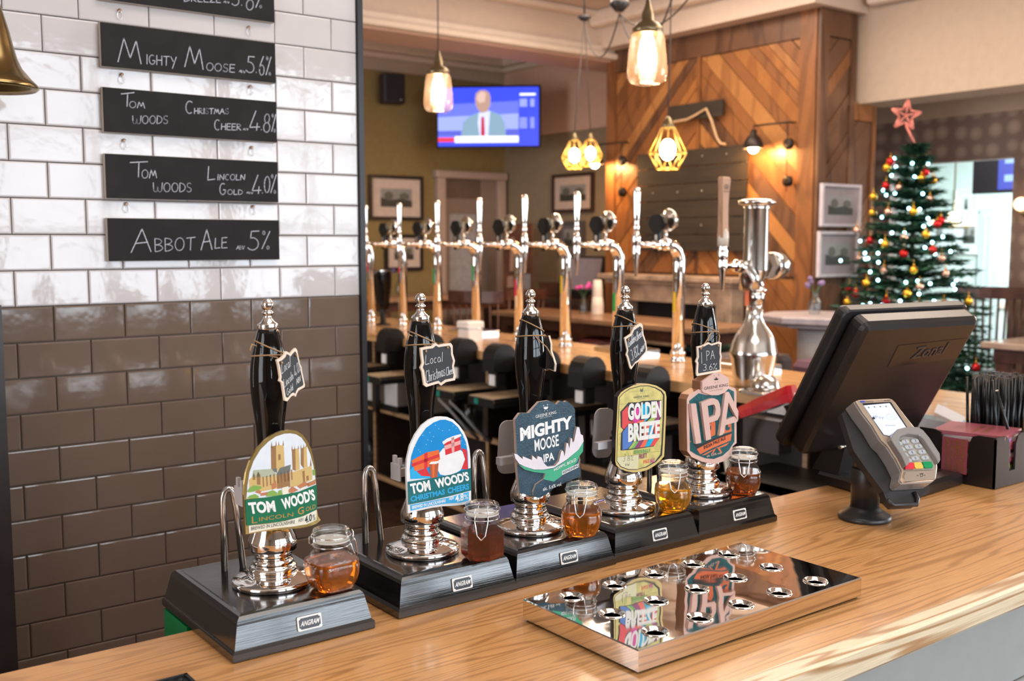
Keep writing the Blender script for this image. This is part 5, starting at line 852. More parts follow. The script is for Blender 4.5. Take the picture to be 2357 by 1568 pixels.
# ================================================================== TILL
MX = frame_matrix(((1.9251,1.2250,1.3217),(0.9903,-0.1392,0.0000),(-0.0696,-0.4951,0.8660),(-0.1205,-0.8576,-0.5000))); cen = [(-0.2053,0.1672),(0.1596,0.1689),(-0.2031,-0.1139),(-0.1492,-0.1696)]
t = thing('till', (1.96, 1.25, 1.10), 'black touch screen till seen from behind, leaning back', 'till')
hs = M('till_plastic', (.018, .014, .013), .28, var=.2, scale=12, bump=.1, bscale=900)
L_, R_e, T_, B_ = cen[0][0], cen[1][0], cen[0][1], cen[3][1]
cx, cy, w_, h_ = (L_+R_e)/2+.006, (T_+B_)/2, abs(R_e-L_)-.012, abs(T_-B_)
MB(hs).rrects(cx+.004, cy, w_-.012, h_-.006, .018, [(0, -.034), (0, -.010), (.004, -.002), (.014, .003)], 5, M4=MX).build('back_shell', t)
MB(mbk).rrects(cx-.004, cy, w_+.010, h_+.004, .016, [(.004, -.066), (0, -.058), (0, -.044), (.002, -.040)], 5, M4=MX).build('display_bezel', t)
lg = MB(M('till_gloss', (.020, .015, .014), .12)); lg.flat([(-0.0621,0.1097),(0.1424,0.1168),(0.1410,0.0657),(-0.0601,0.0562)], .0034); lg.use(hs)
lg.stroke([(-0.0601,0.0562),(-0.0621,0.1097),(0.1424,0.1168)], .0010, .0038); lg.build('logo_panel', t, M4=MX)
lt = MB(M('till_letter', (.045, .036, .034), .25)); put_text(lt, 'Zonal', *[(-0.0051,0.0732),(0.0979,0.0813),(-0.0119,0.1014)], .0036, bold=.01, depth=.0016, shear=.35); lt.build('lettering', t, M4=MX)
px_ = Vector((1.94, 1.27, 1.10))
MB(hs).loft([[(1.86, 1.31, 1.128), (2.06, 1.28, 1.128), (2.07, 1.36, 1.128), (1.87, 1.385, 1.128)], [(1.87, 1.30, 1.20), (2.04, 1.275, 1.20), (2.045, 1.325, 1.20), (1.875, 1.345, 1.20)], [(1.88, 1.262, 1.262), (2.03, 1.24, 1.262), (2.035, 1.285, 1.262), (1.885, 1.305, 1.262)]]).build('neck', t)
fp = [(1.8652,1.3652,1.1000), (1.8544,1.2937,1.1000), (1.8073,1.1484,1.1000), (1.9040,1.1536,1.1000), (2.1092,1.1652,1.1000)]
ft = [(min(p[0], 2.098), p[1]) for p in fp]+[(2.098, 1.33), (2.04, 1.385), (1.92, 1.395)]
mb = MB(hs); cxm = sum(p[0] for p in ft)/len(ft); cym = sum(p[1] for p in ft)/len(ft)
def sc(f, z): return [(cxm+(p[0]-cxm)*f, cym+(p[1]-cym)*f, z) for p in ft]
mb.loft([sc(.97, 1.1005), sc(1.0, 1.104), sc(1.0, 1.120), sc(.95, 1.128), sc(.80, 1.133)]); mb.build('base', t)
MB(M('screw_metal', (.6, .55, .5), .2, 1.0)).tube([(1.8184,1.2800,1.1976), (1.8452,1.2800,1.1971)], .004, 8).build('hinge_pin', t)
# ================================================================== NAPKIN AND STRAW CADDY
NX, NY = 2.106, 1.101; t = thing('caddy', (NX+.13, NY+.1, 1.10), 'black plastic caddy holding leaflets and straws on the bar', 'caddy')
cad = M('caddy_black', (.020, .016, .015), .28, var=.15); FX = frame_matrix(((2.1064,1.1000,1.1006),(1.0000,0.0000,0.0000),(0.0000,0.0000,1.0000),(0.0000,-1.0000,0.0000))); SX = frame_matrix(((2.1064,1.1000,1.1006),(0.0000,-1.0000,0.0000),(0.0000,0.0000,1.0000),(-1.0000,0.0000,0.0000)))
fw_ = [(-0.0024,-0.0021),(-0.0020,0.1065),(0.0169,0.1093),(0.0348,0.1042),(0.0454,0.0938),(0.0489,0.0772),(0.0438,0.0232),(0.0775,0.0219),(0.0818,0.0854),(0.0928,0.0965),(0.1122,0.1056)]
W2 = fw_[-1][0]; H2 = .110
mb = MB(cad); mb.prism([(0, .001), (0, H2-.004), (.006, H2)]+[(.040, H2), (.052, H2-.006), (.058, H2-.022), (.058, .033), (.084, .033), (.084, H2-.022), (.092, H2-.006), (.104, H2), (.30, H2), (.30, .001)], -.004, 0); mb.build('front_wall', t, M4=FX)
sw = [(-0.1613,0.1090),(-0.1490,0.1140),(-0.1354,0.1096),(-0.1107,0.1028),(-0.1036,0.0893),(-0.0566,0.0965),(-0.0465,0.1062),(-0.0155,0.1089)]
mb = MB(cad); D2 = .175
mb.prism([(0, .001), (0, H2), (-.040, H2), (-.052, H2-.004), (-.060, H2-.022), (-.060, .018), (-.118, .018), (-.118, H2-.022), (-.126, H2-.004), (-.138, H2), (-D2, H2), (-D2, .001)], -.004, 0); mb.build('side_wall', t, M4=SX)
MB(cad).box((NX, NY+D2-.002, 1.101), (NX+.30, NY+D2+.002, 1.15)).build('back_wall', t)
MB(cad).box((NX+.004, NY+.004, 1.1005), (NX+.30, NY+D2, 1.105)).build('tray_floor', t)
MB(cad).box((NX+.16, NY+.004, 1.105), (NX+.164, NY+D2, 1.205)).build('divider', t)
# leaflets
m, nt, b = _nt('leaflet_print'); N = nt.nodes; L = nt.links
geo = N.new('ShaderNodeTexCoord'); sx_ = N.new('ShaderNodeSeparateXYZ'); L.new(geo.outputs['Object'], sx_.inputs[0]); nz = N.new('ShaderNodeTexNoise'); nz.inputs['Scale'].default_value = 9; L.new(geo.outputs['Object'], nz.inputs['Vector'])
ad = N.new('ShaderNodeMath'); ad.operation = 'MULTIPLY_ADD'; ad.inputs[1].default_value = 8.0; L.new(sx_.outputs['Y'], ad.inputs[0]); L.new(nz.outputs['Fac'], ad.inputs[2])
rp = N.new('ShaderNodeValToRGB'); e = rp.color_ramp.elements; e[0].position = .2; e[0].color = (.16, .04, .11, 1); e[1].position = .9; e[1].color = (.42, .10, .13, 1); x = e.new(.45); x.color = (.40, .17, .10, 1); x = e.new(.65); x.color = (.30, .08, .17, 1)
L.new(ad.outputs[0], rp.inputs['Fac']); L.new(rp.outputs['Color'], b.inputs['Base Color']); b.inputs['Roughness'].default_value = .3; leaf = m
paper = M('paper_white', (.75, .70, .66), .6); lg_ = M('leaflet_olive', (.34, .30, .12), .5)
nl = 12
for k in range(nl):
    z = 1.1056+k*.0087; dx, dy, an = random.uniform(-.004, .004), random.uniform(-.004, .004), random.uniform(-3, 3)+(14 if k == nl-1 else 0)
    Mk = Matrix.Translation((NX+.082+dx, NY+.088+dy, z)) @ Matrix.Rotation(R(an), 4, 'Z')
    lab = 'pink and orange printed leaflets stacked in the black caddy' if k < nl-1 else 'topmost pink leaflet lying skewed on the caddy stack'
    o = MB(leaf if k == nl-1 else (paper if k % 4 == 2 else (lg_ if k % 4 == 3 else leaf))).box((-.068, -.075, 0), (.068, .075, .0083), Mk); o.use(leaf); o.flat
    oo = o.build('leaflet'); tagp(oo, lab, 'leaflet', 'leaflets stacked in the caddy'); lastM = Mk
lt = MB(MATS['gold_print']); put_text(lt, 'TO WIN EVERY WEEK', (-.05, -.03), (.04, -.03), (-.05, -.018), .0086); put_text(lt, 'CHANCE TO WIN', (-.05, -.010), (.045, -.010), (-.05, .002), .0086)
lt.stroke([(-.0+.012*math.cos(R(a)), .035+.010*math.sin(R(a))) for a in range(0, 361, 30)], .0016, .0086); lt.build('lettering', oo, M4=lastM)
op = MB(leaf).box((-.118, .022, .004), (-.060, .098, .0046)).build('leaflet', M4=SX); tagp(op, 'purple leaflet standing in the side slot of the caddy', 'leaflet')
lt = MB(MATS['gold_print'])
def vtext(s, u, w, z=.0050): put_text(lt, s, (u, .094), (u, .026), (u+w, .094), z, bold=.02)
vtext('FOLLOW US ON', -.075, .009); vtext('FACEBOOK & TWITTER', -.088, .009); vtext('TO WIN EVERY WEEK', -.099, .006); vtext('#KSEASONTICKET', -.109, .006); lt.build('lettering', op, M4=SX)
op = MB(M('leaflet_violet', (.34, .15, .50), .3, var=.3)).box((.059, .034, -.012), (.083, .106, -.0114)).build('leaflet', M4=FX); tagp(op, 'violet leaflet standing in the front slot of the caddy', 'leaflet')
lt = MB(MATS['letter_white']); put_text(lt, 'SON T', (.060, .082), (.081, .084), (.060, .090), -.0110, bold=.02); put_text(lt, 'FOR A', (.068, .094), (.080, .095), (.068, .098), -.0110); lt.use(M('print_yellow', (.70, .60, .08), .4)); put_text(lt, 'U COULD', (.060, .066), (.081, .068), (.060, .073), -.0110); put_text(lt, 'N TICKE', (.060, .055), (.081, .057), (.060, .063), -.0110, bold=.02); lt.use(M('print_lime', (.30, .55, .10), .4)); lt.flat([(.060, .036), (.082, .036), (.082, .045), (.060, .043)], -.0110); lt.build('lettering', op, M4=FX)
# straws
straw_m = M('straw_black', (.006, .006, .007), .22)
ss = MB(straw_m).lathe([(.0034, 0), (.0034, .208)], n=8, cap0=True, cap1=True).build('straw'); ss['label'] = 'black plastic drinking straw standing packed upright in the caddy'; ss['category'] = 'straw'; ss['group'] = 'black straws in the caddy'
n0 = 0
for i in range(16):
    for j in range(7):
        o = ss if n0 == 0 else ss.copy()
        if n0: COL.objects.link(o)
        n0 += 1
        o.location = (NX+.170+i*.0080+random.uniform(-.001, .001), NY+.078+j*.0125+random.uniform(-.002, .002), 1.1056+random.uniform(0, .004)); o.rotation_euler = (random.uniform(-.05, .05), random.uniform(-.06, .03)-(.10 if i == 0 else 0), 0)
        if i == 0 and j == 0: pass
lean = ss.copy(); COL.objects.link(lean); lean.location = (NX+.172, NY+.03, 1.106); lean.rotation_euler = (R(-6), R(-22), 0); lean['label'] = 'single black straw leaning out of the caddy to the left'; lean['group'] = 'black straws in the caddy'
# pale steel tray lying behind the till
t = thing('bill_tray', (2.9062,1.6998,1.1000), 'small flat steel bill tray lying on the counter behind the till', 'tray')
q = [(3.0354,1.7792,1.1000), (2.8738,1.6946,1.1000), (2.7438,1.5444,1.1000), (2.8741,1.5985,1.1000)]
mb = MB(M('pale_grey_plastic', (.55, .55, .60), .35)); mb.prism([(p[0], p[1]) for p in q], 1.1005, 1.112); mb.build('tray_body', t)

# ================================================================== BEER TAPS ON THE FAR COUNTER
COLS = [(3.375, 5.589), (3.362, 5.172), (3.350, 4.755), (3.337, 4.342), (3.326, 3.953), (3.314, 3.557), (3.302, 3.161)]
strips = [(.80, .05, .10), (.02, .40, .10), (.02, .40, .10), (.80, .05, .10), (.80, .55, .02), (.02, .40, .10), (.80, .55, .02)]
sn = ['pink', 'green', 'green', 'pink', 'yellow', 'green', 'yellow']
sh = [.33, .28, .31, .24, .27, .20, .22]
ords = ['first', 'second', 'third', 'fourth', 'fifth', 'sixth', 'seventh']
black_sat = M('black_satin', (.010, .010, .011), .4, var=.1, Specular_IOR_Level=.3)
def tap_proto():
    t = thing('beer_tap', (0, 0, 1.10), 'x', 'beer tap')
    o = [MB(chrome).lathe([(.034, 0), (.034, .010), (.030, .014), (.030, .030), (.034, .034), (.0335, .045), (.0265, .050)], n=28).build('base_collar')]
    arc_ = [(-.075+.075*math.cos(R(a)), 0, .435+.075*math.sin(R(a))) for a in range(0, 91, 9)]
    pts = [(0, 0, .045), (0, 0, .43)]+arc_+[(-.115, 0, .510)]
    o.append(MB(chrome).tube(pts, [.0265]*(len(pts)-1)+[.022], 24).build('column'))
    o.append(MB(chrome).lathe([(.022, -.112), (.027, -.118), (.026, -.135), (.018, -.150), (.0115, -.170), (.0105, -.245)], (0, 0, .510), 20, axis='X').build('arm'))
    hx = -.258
    o.append(MB(chrome).lathe([(.006, .375), (.0075, .378), (.0135, .455), (.0165, .470), (.0165, .500), (.0150, .505), (.0185, .512), (.0185, .545), (.0150, .555), (.0100, .565)], (hx, 0, 0), 20).build('tap_body'))
    o.append(MB(chrome).lathe([(.0100, .565), (.0130, .572), (.0130, .590), (.0090, .600), (.0120, .612), (.0135, .640), (.0165, .720), (.0165, .735), (.0130, .744), (.0005, .747)], (hx, 0, 0), 20).build('tap_handle'))
    o.append(MB(chrome).lathe([(.0005, .036), (.025, .031), (.041, .018), (.048, .002), (.049, -.002), (.046, -.006), (.0005, -.008)], (-.070, 0, .615), 30, axis='X').build('badge_dome'))
    o.append(MB(chrome).tube([(-.085, 0, .530), (-.085, 0, .575)], .009, 10).build('badge_stem'))
    mb = MB(black_sat); mb.prism([(-.050, .0), (-.036, .028), (-.020, .038), (.020, .038), (.036, .028), (.050, 0), (.032, -.028), (.018, -.040), (.018, -.075), (-.018, -.075), (-.018, -.040), (-.032, -.028)], 0, .014)
    o.append(mb.build('badge_bracket', M4=Matrix(((0, 0, -1, -.128), (1, 0, 0, 0), (0, 1, 0, .600), (0, 0, 0, 1)))))
    o.append(MB(M('bracket_window', (.65, .62, .58), .4)).box((-.1435, -.007, .532), (-.1425, .007, .552)).build('bracket_window'))
    o.append(MB(black_sat).tube([(-.140, 0, .528), (-.140, 0, .480)], .010, 8).build('bracket_stem'))
    for q in o: q.parent = t; q.location = (0, 0, 0)
    return t
proto = tap_proto()
def strip(t, c, h, L=.085):
    MB(M('strip_%.2f_%.2f' % (c[0], c[1]), c, .4)).box((-.0278, -.0075, h), (-.0262, .0075, h+L)).build('colour_strip').parent = t
for i, ((x, y), c) in enumerate(zip(COLS, strips)):
    if i == 0: t = proto; t.matrix_world = Matrix.Translation((x, y, 1.10))
    else: t = copytree(proto, None, Matrix.Translation((x, y, 1.10)))
    t['category'] = 'beer tap'; t['group'] = 'swan neck beer taps on the far counter'
    t['label'] = 'chrome swan neck beer tap with %s strip, %s from the tiled wall' % (sn[i], ords[i])
taps = [o for o in COL.objects if o.name.startswith('beer_tap') and o.type == 'EMPTY']
for t, c, h in zip(taps, strips, sh): strip(t, c, h)
# an eighth tap only its lever shows past the tiles
t = copytree(proto, None, Matrix.Translation((3.388, 6.01, 1.10))); t['category'] = 'beer tap'; t['group'] = 'swan neck beer taps on the far counter'; t['label'] = 'chrome beer tap mostly hidden behind the end of the tiles'
# dark cooling cowls clamped on the inner edge with their labels
def cowl_proto():
    t = thing('cooler_cowl', (0, 0, 0), 'x', 'cooler')
    mb = MB(black_sat); pr = [(-.01+.065*math.cos(R(a)), .01+.065*math.sin(R(a))) for a in range(180, -1, -20)]+[(.055, -.05), (-.075, -.05)]
    L0 = [(x-.02, -.045, z) for x, z in pr]; L1 = [(x-.02, .045, z) for x, z in pr]; mb.loft([L0, L1]); a = mb.build('cowl')
    b = MB(black_sat).box((-.07, -.035, -.12), (-.02, .035, -.04)).build('cowl_foot')
    c = MB(plate_white).box((-.075, -.022, -.115), (-.070, .022, -.065)).build('label_plate')
    for q in (a, b, c): q.parent = t
    return t
cp = cowl_proto()
for i, (x, y) in enumerate([(2.905, 4.86), (2.89, 4.45), (2.875, 4.13), (2.855, 3.80), (2.845, 3.47), (2.835, 3.17), (2.815, 2.79)]):
    M4 = Matrix.Translation((x-.02, y, 1.085)) @ Matrix.Rotation(R(0), 4, 'Z') @ Matrix.Scale(1.0, 4)
    if i == 0: cp.matrix_world = M4; q = cp
    else: q = copytree(cp, None, M4)
    q['category'] = 'cooler'; q['group'] = 'black cowls along the inner counter edge'; q['label'] = 'round topped black tap cowl on the counter edge, %s from the tiled wall' % ords[i]
# low drip platforms inside the bar
drip_top = M('drip_mat', (.36, .28, .18), .6, var=.2)
dp = thing('drip_shelf', (0, 0, 0), 'x', 'drip shelf')
for q in (MB(black_sat).box((-.15, -.10, -.035), (.15, .10, 0)).build('shelf_body'), MB(drip_top).box((-.145, -.095, 0), (.145, .095, .004)).build('mat'), MB(steel).box((-.152, -.105, -.012), (.152, -.100, .006)).build('metal_edge'), MB(M('green_tag', (.0, .22, .16), .4)).box((-.1515, .02, -.03), (-.150, .05, -.005)).build('corner_clip')): q.parent = dp
for i, (x, y) in enumerate([(2.81, 5.15), (2.80, 4.72), (2.81, 4.06), (2.82, 3.76), (2.84, 3.38), (2.82, 2.84)]):
    M4 = Matrix.Translation((x, y, .925))
    if i == 0: dp.matrix_world = M4; q = dp
    else: q = copytree(dp, None, M4)
    q['category'] = 'drip shelf'; q['group'] = 'drip shelves under the taps'; q['label'] = 'low black drip shelf with beige mat, %s from the tiled wall' % ords[i]
for q in list(bpy.data.objects):
    if q.name.startswith('drip_shelf') and q.type == 'EMPTY':
        x, y, z = q.matrix_world.translation; b_ = MB(shelf_wood).box((.10, -.02, -.27), (.13, .02, -.035)).build('support'); b_.parent = q
# ---- tall stainless fountain with a wooden handle
t = thing('beer_fountain', (2.95, 2.45, 1.10), 'tall brushed steel beer fountain with onion base and wooden handle', 'beer fountain')
bs = M('brushed_steel_soft', (.72, .70, .67), .16, 1.0, var=.04)
c0 = (2.95, 2.45, 1.10)
MB(bs).lathe([(.066, .0), (.070, .010), (.073, .050), (.082, .105), (.087, .118), (.087, .126), (.083, .135), (.078, .160), (.062, .195), (.040, .225), (.030, .255), (.0285, .300)], c0, 40).build('onion_base', t)
MB(bs).lathe([(.0285, .300), (.034, .302), (.034, .338), (.030, .342), (.044, .345), (.044, .353), (.032, .358), (.030, .380), (.042, .410), (.044, .425), (.0435, .640), (.047, .648)], c0, 40).build('column', t)
MB(bs).lathe([(.047, .648), (.064, .655), (.066, .662), (.064, .669), (.045, .674), (.003, .675)], c0, 40).build('top_flange', t)
MB(bs).lathe([(.045, .040), (.045, .078), (.040, .080)], (2.95, 2.45, 1.535), 6, axis='X', smooth=False).build('hex_nut', t)
MB(bs).lathe([(.046, .080), (.050, .090), (.050, .125), (.044, .140), (.003, .142)], (2.95, 2.45, 1.535), 28, axis='X').build('end_cap', t)
MB(bs).tube([(2.925, 2.45, 1.46), (2.915, 2.45, 1.50), (2.880, 2.45, 1.533), (2.855, 2.45, 1.537)], [.042, .034, .025, .020], 20).build('elbow', t)
MB(chrome).lathe([(.021, -.098), (.024, -.104), (.021, -.112), (.010, -.116), (.009, -.170)], (2.95, 2.45, 1.537), 18, axis='X').build('arm', t)
hx = 2.775
MB(chrome).lathe([(.005, 1.452), (.0065, 1.455), (.0125, 1.515), (.0165, 1.525), (.0165, 1.555), (.0155, 1.558), (.0175, 1.562), (.0175, 1.590), (.0135, 1.600), (.0165, 1.610), (.0165, 1.632)], (hx, 2.45, 0), 20).build('tap_body', t)
MB(M('ivory_plastic', (.70, .60, .50), .35)).lathe([(.0190, 1.606), (.0195, 1.64), (.0175, 1.655), (.010, 1.672), (.002, 1.682)], (hx, 2.45, 0), 20).build('handle_ferrule', t)
wh = MWOOD('tap_handle_wood', (.46, .24, .12), (.36, .17, .08), 'Z', 2.0, .35, bands=8)
mb = MB(wh); LL = []
for z, w1, d1, ox in ((1.636, .019, .014, 0), (1.68, .018, .011, -.001), (1.75, .019, .010, -.002), (1.80, .022, .010, 0), (1.825, .025, .011, .001), (1.840, .025, .011, .001), (1.846, .020, .008, .001)):
    LL.append([(hx+ox+w1*a, 2.45+d1*b, z) for a, b in ((1, .6), (.8, 1), (-.8, 1), (-1, .6), (-1, -.6), (-.8, -1), (.8, -1), (1, -.6))])
mb.loft(LL); o = mb.build('wooden_handle', t)
lt = MB(M('burnt_mark', (.10, .05, .03), .6)); fx = Matrix(((1, 0, 0, hx), (0, 0, -1, 2.4388), (0, 1, 0, 1.805), (0, 0, 0, 1)))
lt.stroke([(.010*math.cos(R(a)), .008*math.sin(R(a))+.006) for a in range(0, 361, 30)], .0022, 0); lt.flat([(-.004, .002), (.004, .002), (.002, .010), (-.002, .010)], 0); lt.stroke([(-.012, -.010), (.012, -.010)], .003, 0); lt.build('burnt_mark', o, M4=fx)
MB(M('strip_orange', (.85, .16, .03), .4)).box((2.9045, 2.440, 1.395), (2.9060, 2.458, 1.485)).build('colour_strip', t)
# chrome dome drain by the fountain
t = thing('rinser', (2.86, 2.33, 1.10), 'small chrome domed drain plate at the foot of the fountain', 'drain')
MB(bs).rrects(2.86, 2.32, .15, .13, .02, [(0, 1.1003), (0, 1.108), (.004, 1.111)], 4).build('plate', t)
MB(bs).lathe([(.052, 0), (.050, .018), (.040, .036), (.024, .048), (.002, .052)], (2.86, 2.32, 1.111), 28).build('dome', t)
# red soda gun in its holster
red = M('translucent_red', (.60, .004, .02), .12, var=.2, Transmission_Weight=.25, Coat_Weight=.5)
t = thing('soda_gun', (2.72, 2.2, 1.08), 'red plastic soda gun with braided hose hung at the counter edge', 'soda gun')
p1, p2 = Vector((2.6200,2.2216,1.0665)), Vector((2.6200,2.0066,1.1559)); dirv = (p2-p1).normalized()
sd = dirv.cross(Vector((0, 0, 1))).normalized(); upv = sd.cross(dirv)
GX = Matrix(((dirv.x, sd.x, upv.x, p1.x), (dirv.y, sd.y, upv.y, p1.y), (dirv.z, sd.z, upv.z, p1.z), (0, 0, 0, 1))); GL = (p2-p1).length
def xl(rows):  # rows of (x, halfwidth, z low, z high)
    return [[(x, -w, a), (x, w, a), (x, w*1.0, (a+b)/2), (x, w*.7, b), (x, -w*.7, b), (x, -w, (a+b)/2)] for x, w, a, b in rows]
MB(red).loft(xl([(0, .016, -.016, .016), (.006, .019, -.019, .019), (GL*.28, .020, -.020, .022), (GL*.30, .022, -.021, .024), (GL*.8, .024, -.020, .028), (GL*.95, .024, -.024, .030), (GL, .016, -.018, .024)]), smooth=False).build('gun_body', t, M4=GX)
o = MB(M('gun_label', (.38, .12, .16), .2)).box((GL*.34, -.0245, -.010), (GL*.80, -.0235, .012), GX).build('label_window', t)
for k in range(6): MB(M('white_button', (.82, .75, .72), .3)).lathe([(.005, 0), (.005, .006), (.003, .008)], (GL*(.52+.06*(k//2)), -.008+.016*(k % 2), .024), 8, M4=GX).build('button', t)
MB(red).lathe([(.016, -.040), (.017, -.02), (.018, 0)], (GL*.93, 0, 0), 16, M4=GX).build('nozzle', t)
MB(black_sat).lathe([(.022, -.085), (.026, -.05), (.027, -.035), (.029, -.034), (.029, -.028)], (GL*.90, 0, 0), 16, M4=GX).build('holster', t)
brd = M('braided_hose', (.62, .55, .45), .3, .7, bump=.8, bscale=400)
hs_ = [GX @ Vector((-.002, 0, 0)), GX @ Vector((-.04, 0, -.012)), GX @ Vector((-.08, .0, -.04)), GX @ Vector((-.11, 0, -.09)), GX @ Vector((-.12, .01, -.20)), GX @ Vector((-.10, .02, -.35))]
MB(brd).tube(hs_, .0115, 12).build('braided_hose', t)
MB(M('holster_steel', (.05, .04, .035), .4, .6)).box((2.70, 2.13, .93), (2.765, 2.28, 1.04)).build('mount_bracket', t)
# steel lip along the inner counter edge near the corner
t = thing('steel_rail', (2.82, 1.9, 1.10), 'flat steel strip along the inner edge of the corner counter', 'rail')
MB(steel).box((2.775, 1.42, 1.1003), (2.85, 2.24, 1.106)).box((2.772, 1.42, 1.05), (2.777, 2.24, 1.106)).build('strip', t)
t = thing('sink_ledge', (2.6, 1.9, .80), 'dark steel ledge below the inner counter edge', 'ledge')
MB(M('dark_steel', (.025, .022, .02), .35, .6)).box((2.50, 1.5, .86), (2.80, 2.22, .88)).box((2.50, 1.5, .83), (2.52, 2.22, .88)).build('ledge', t)
MB(MATS['shelf_edge']).box((2.492, 1.5, .835), (2.50, 2.24, .858)).build('wooden_lip', t)
MB(MATS['dark_steel']).box((2.70, 1.6, .0), (2.74, 1.64, .86)).box((2.70, 2.1, .0), (2.74, 2.14, .86)).build('legs', t)
# shallow drip trays standing on the far counter
for k, (x, y, lb) in enumerate([(3.52, 5.02, 'steel drip tray with round holes between second and third taps'), (3.50, 3.72, 'long steel drip tray beside the sixth beer tap'), (3.46, 2.98, 'steel drip tray beside the seventh beer tap')]):
    t = thing('drip_tray', (x, y, 1.10), lb, 'drip tray', 'drip trays on the far counter')
    MB(bs).rrects(x-.09, y-.12, .16, .30, .01, [(0, 1.1003), (0, 1.118), (.003, 1.120), (.006, 1.119)], 3).build('tray_body', t)
    mb = MB(M('tray_hole', (.02, .015, .03), .3))
    for a in range(2):
        for b in range(4): mb.lathe([(.016, 1.1195), (.014, 1.1205)], (x-.125+a*.07, y-.23+b*.07, 0), 12)
    mb.build('drain_holes', t, kind='stuff')
t = thing('receipt_printer', (3.25, 4.62, 1.10), 'small white receipt printer on the far counter by fourth tap', 'printer')
MB(plate_white).rrects(3.13, 4.50, .10, .10, .012, [(0, 1.1003), (0, 1.16), (.004, 1.165)], 4).build('body', t); MB(plate_white).rrects(3.13, 4.50, .11, .11, .012, [(0, 1.172), (0, 1.20), (.006, 1.206)], 4).build('lid', t); MB(steel).box((3.10, 4.47, 1.165), (3.16, 4.53, 1.172)).build('joint', t)
# phone handset stand far left
t = thing('handset_stand', (3.3035,5.7148,1.1000), 'tall black handset on a cradle at the far counter end', 'handset')
hx_, hy_, _ = (3.3035,5.7148,1.1000)
hx_ -= 0
MB(black_sat).lathe([(.05, 1.1003), (.05, 1.106), (.02, 1.112), (.018, 1.25), (.03, 1.27)], (hx_, hy_, 0), 20).build('cradle', t)
MB(black_gloss).loft([[(hx_+a*w, hy_+b*.03+d, z) for a, b in ((1, -.6), (.6, -1), (-.6, -1), (-1, -.6), (-1, .6), (-.6, 1), (.6, 1), (1, .6))] for z, w, d in ((1.20, .03, 0), (1.26, .040, 0), (1.33, .048, -.004), (1.42, .052, -.006), (1.44, .045, -.004))]).build('handset', t)
MB(steel).box((hx_-.04, hy_-.04, 1.438), (hx_+.04, hy_+.02, 1.446)).build('handset_top', t)

# ================================================================== CHIMNEY BREAST WITH CHEVRON PLANKS
def clip_poly(poly, x0, x1, y0, y1):
    for ax, lim, sg in ((0, x0, 1), (0, x1, -1), (1, y0, 1), (1, y1, -1)):
        out = []
        for a, b in zip(poly, poly[1:]+poly[:1]):
            ia, ib = (a[ax]-lim)*sg >= 0, (b[ax]-lim)*sg >= 0
            if ia: out.append(a)
            if ia != ib:
                k = (lim-a[ax])/(b[ax]-a[ax]); out.append((a[0]+(b[0]-a[0])*k, a[1]+(b[1]-a[1])*k))
        poly = out
        if len(poly) < 3: return []
    return poly
pw = [MWOOD('plank_orange', (.36, .145, .04), (.27, .10, .027), 'Z', 1.3, .38, bands=6, stretch=4), MWOOD('plank_mid', (.27, .105, .034), (.18, .07, .023), 'Z', 1.5, .4, bands=7, stretch=4), MWOOD('plank_dark', (.15, .07, .035), (.09, .04, .02), 'Z', 1.4, .4, bands=6, stretch=4), MWOOD('plank_honey', (.42, .19, .06), (.30, .125, .04), 'Z', 1.6, .38, bands=6, stretch=4)]
bo = thing('chimney_breast', (5.7, 5.1, 0), kind='structure', label='chimney breast clad in chevron wooden planks')
MB(MATS['plank_dark']).box((5.52, 4.11, 0), (5.97, 6.05, 3.07)).build('core', bo)
rnd = random.Random(3)
def chevron(x0, x1, y0, y1, sgn, place, pitch=.098, skip=None, pal_=None):
    k = -40
    while k < 60:
        c = x0 + k*pitch*1.414
        wd = pitch*rnd.choice((.6, .8, 1.0, 1.2)); 
        a = c; b = c + wd*1.414 - .006; H = y1-y0
        if sgn > 0: poly = [(a, y0), (b, y0), (b+H, y1), (a+H, y1)]
        else: poly = [(a, y0), (b, y0), (b-H, y1), (a-H, y1)]
        q = clip_poly(poly, x0, x1, y0, y1)
        if len(q) >= 3 and not (skip and all(skip[0] < p[0] < skip[1] and skip[2] < p[1] < skip[3] for p in q)):
            th_ = rnd.uniform(.010, .020); mb = MB(rnd.choice(pal_ or (pw[0], pw[0], pw[1], pw[1], pw[2], pw[3]))); mb.prism([(p[0], p[1]) for p in q], 0, th_); mb.build('plank', bo, M4=place)
        k += wd/pitch
        if c > x1 + H + 1: break
# front face: local x runs along -Y (left to right in view), local y up, normal -X
PF = Matrix(((0, 0, -1, 5.52), (-1, 0, 0, 6.05), (0, 1, 0, 0), (0, 0, 0, 1)))
chevron(.10, .925, 1.40, 2.90, 1, PF, skip=(.40, .93, 1.62, 2.2)); chevron(.965, 1.80, 1.40, 2.90, -1, PF, skip=(.96, 1.38, 1.62, 2.2))
chevron(.10, .40, .30, 1.38, 1, PF); chevron(1.45, 1.80, .30, 1.38, -1, PF)
for (a, b, z0, z1, m_) in ((0, .095, .0, 3.07, 1), (1.805, 1.93, .0, 3.07, 1), (.095, 1.805, 2.905, 3.07, 2), (.930, .960, 2.2, 2.905, 1)):
    MB(pw[m_]).box((a, z0, 0), (b, z1, .026), PF).build('frame_board', bo)
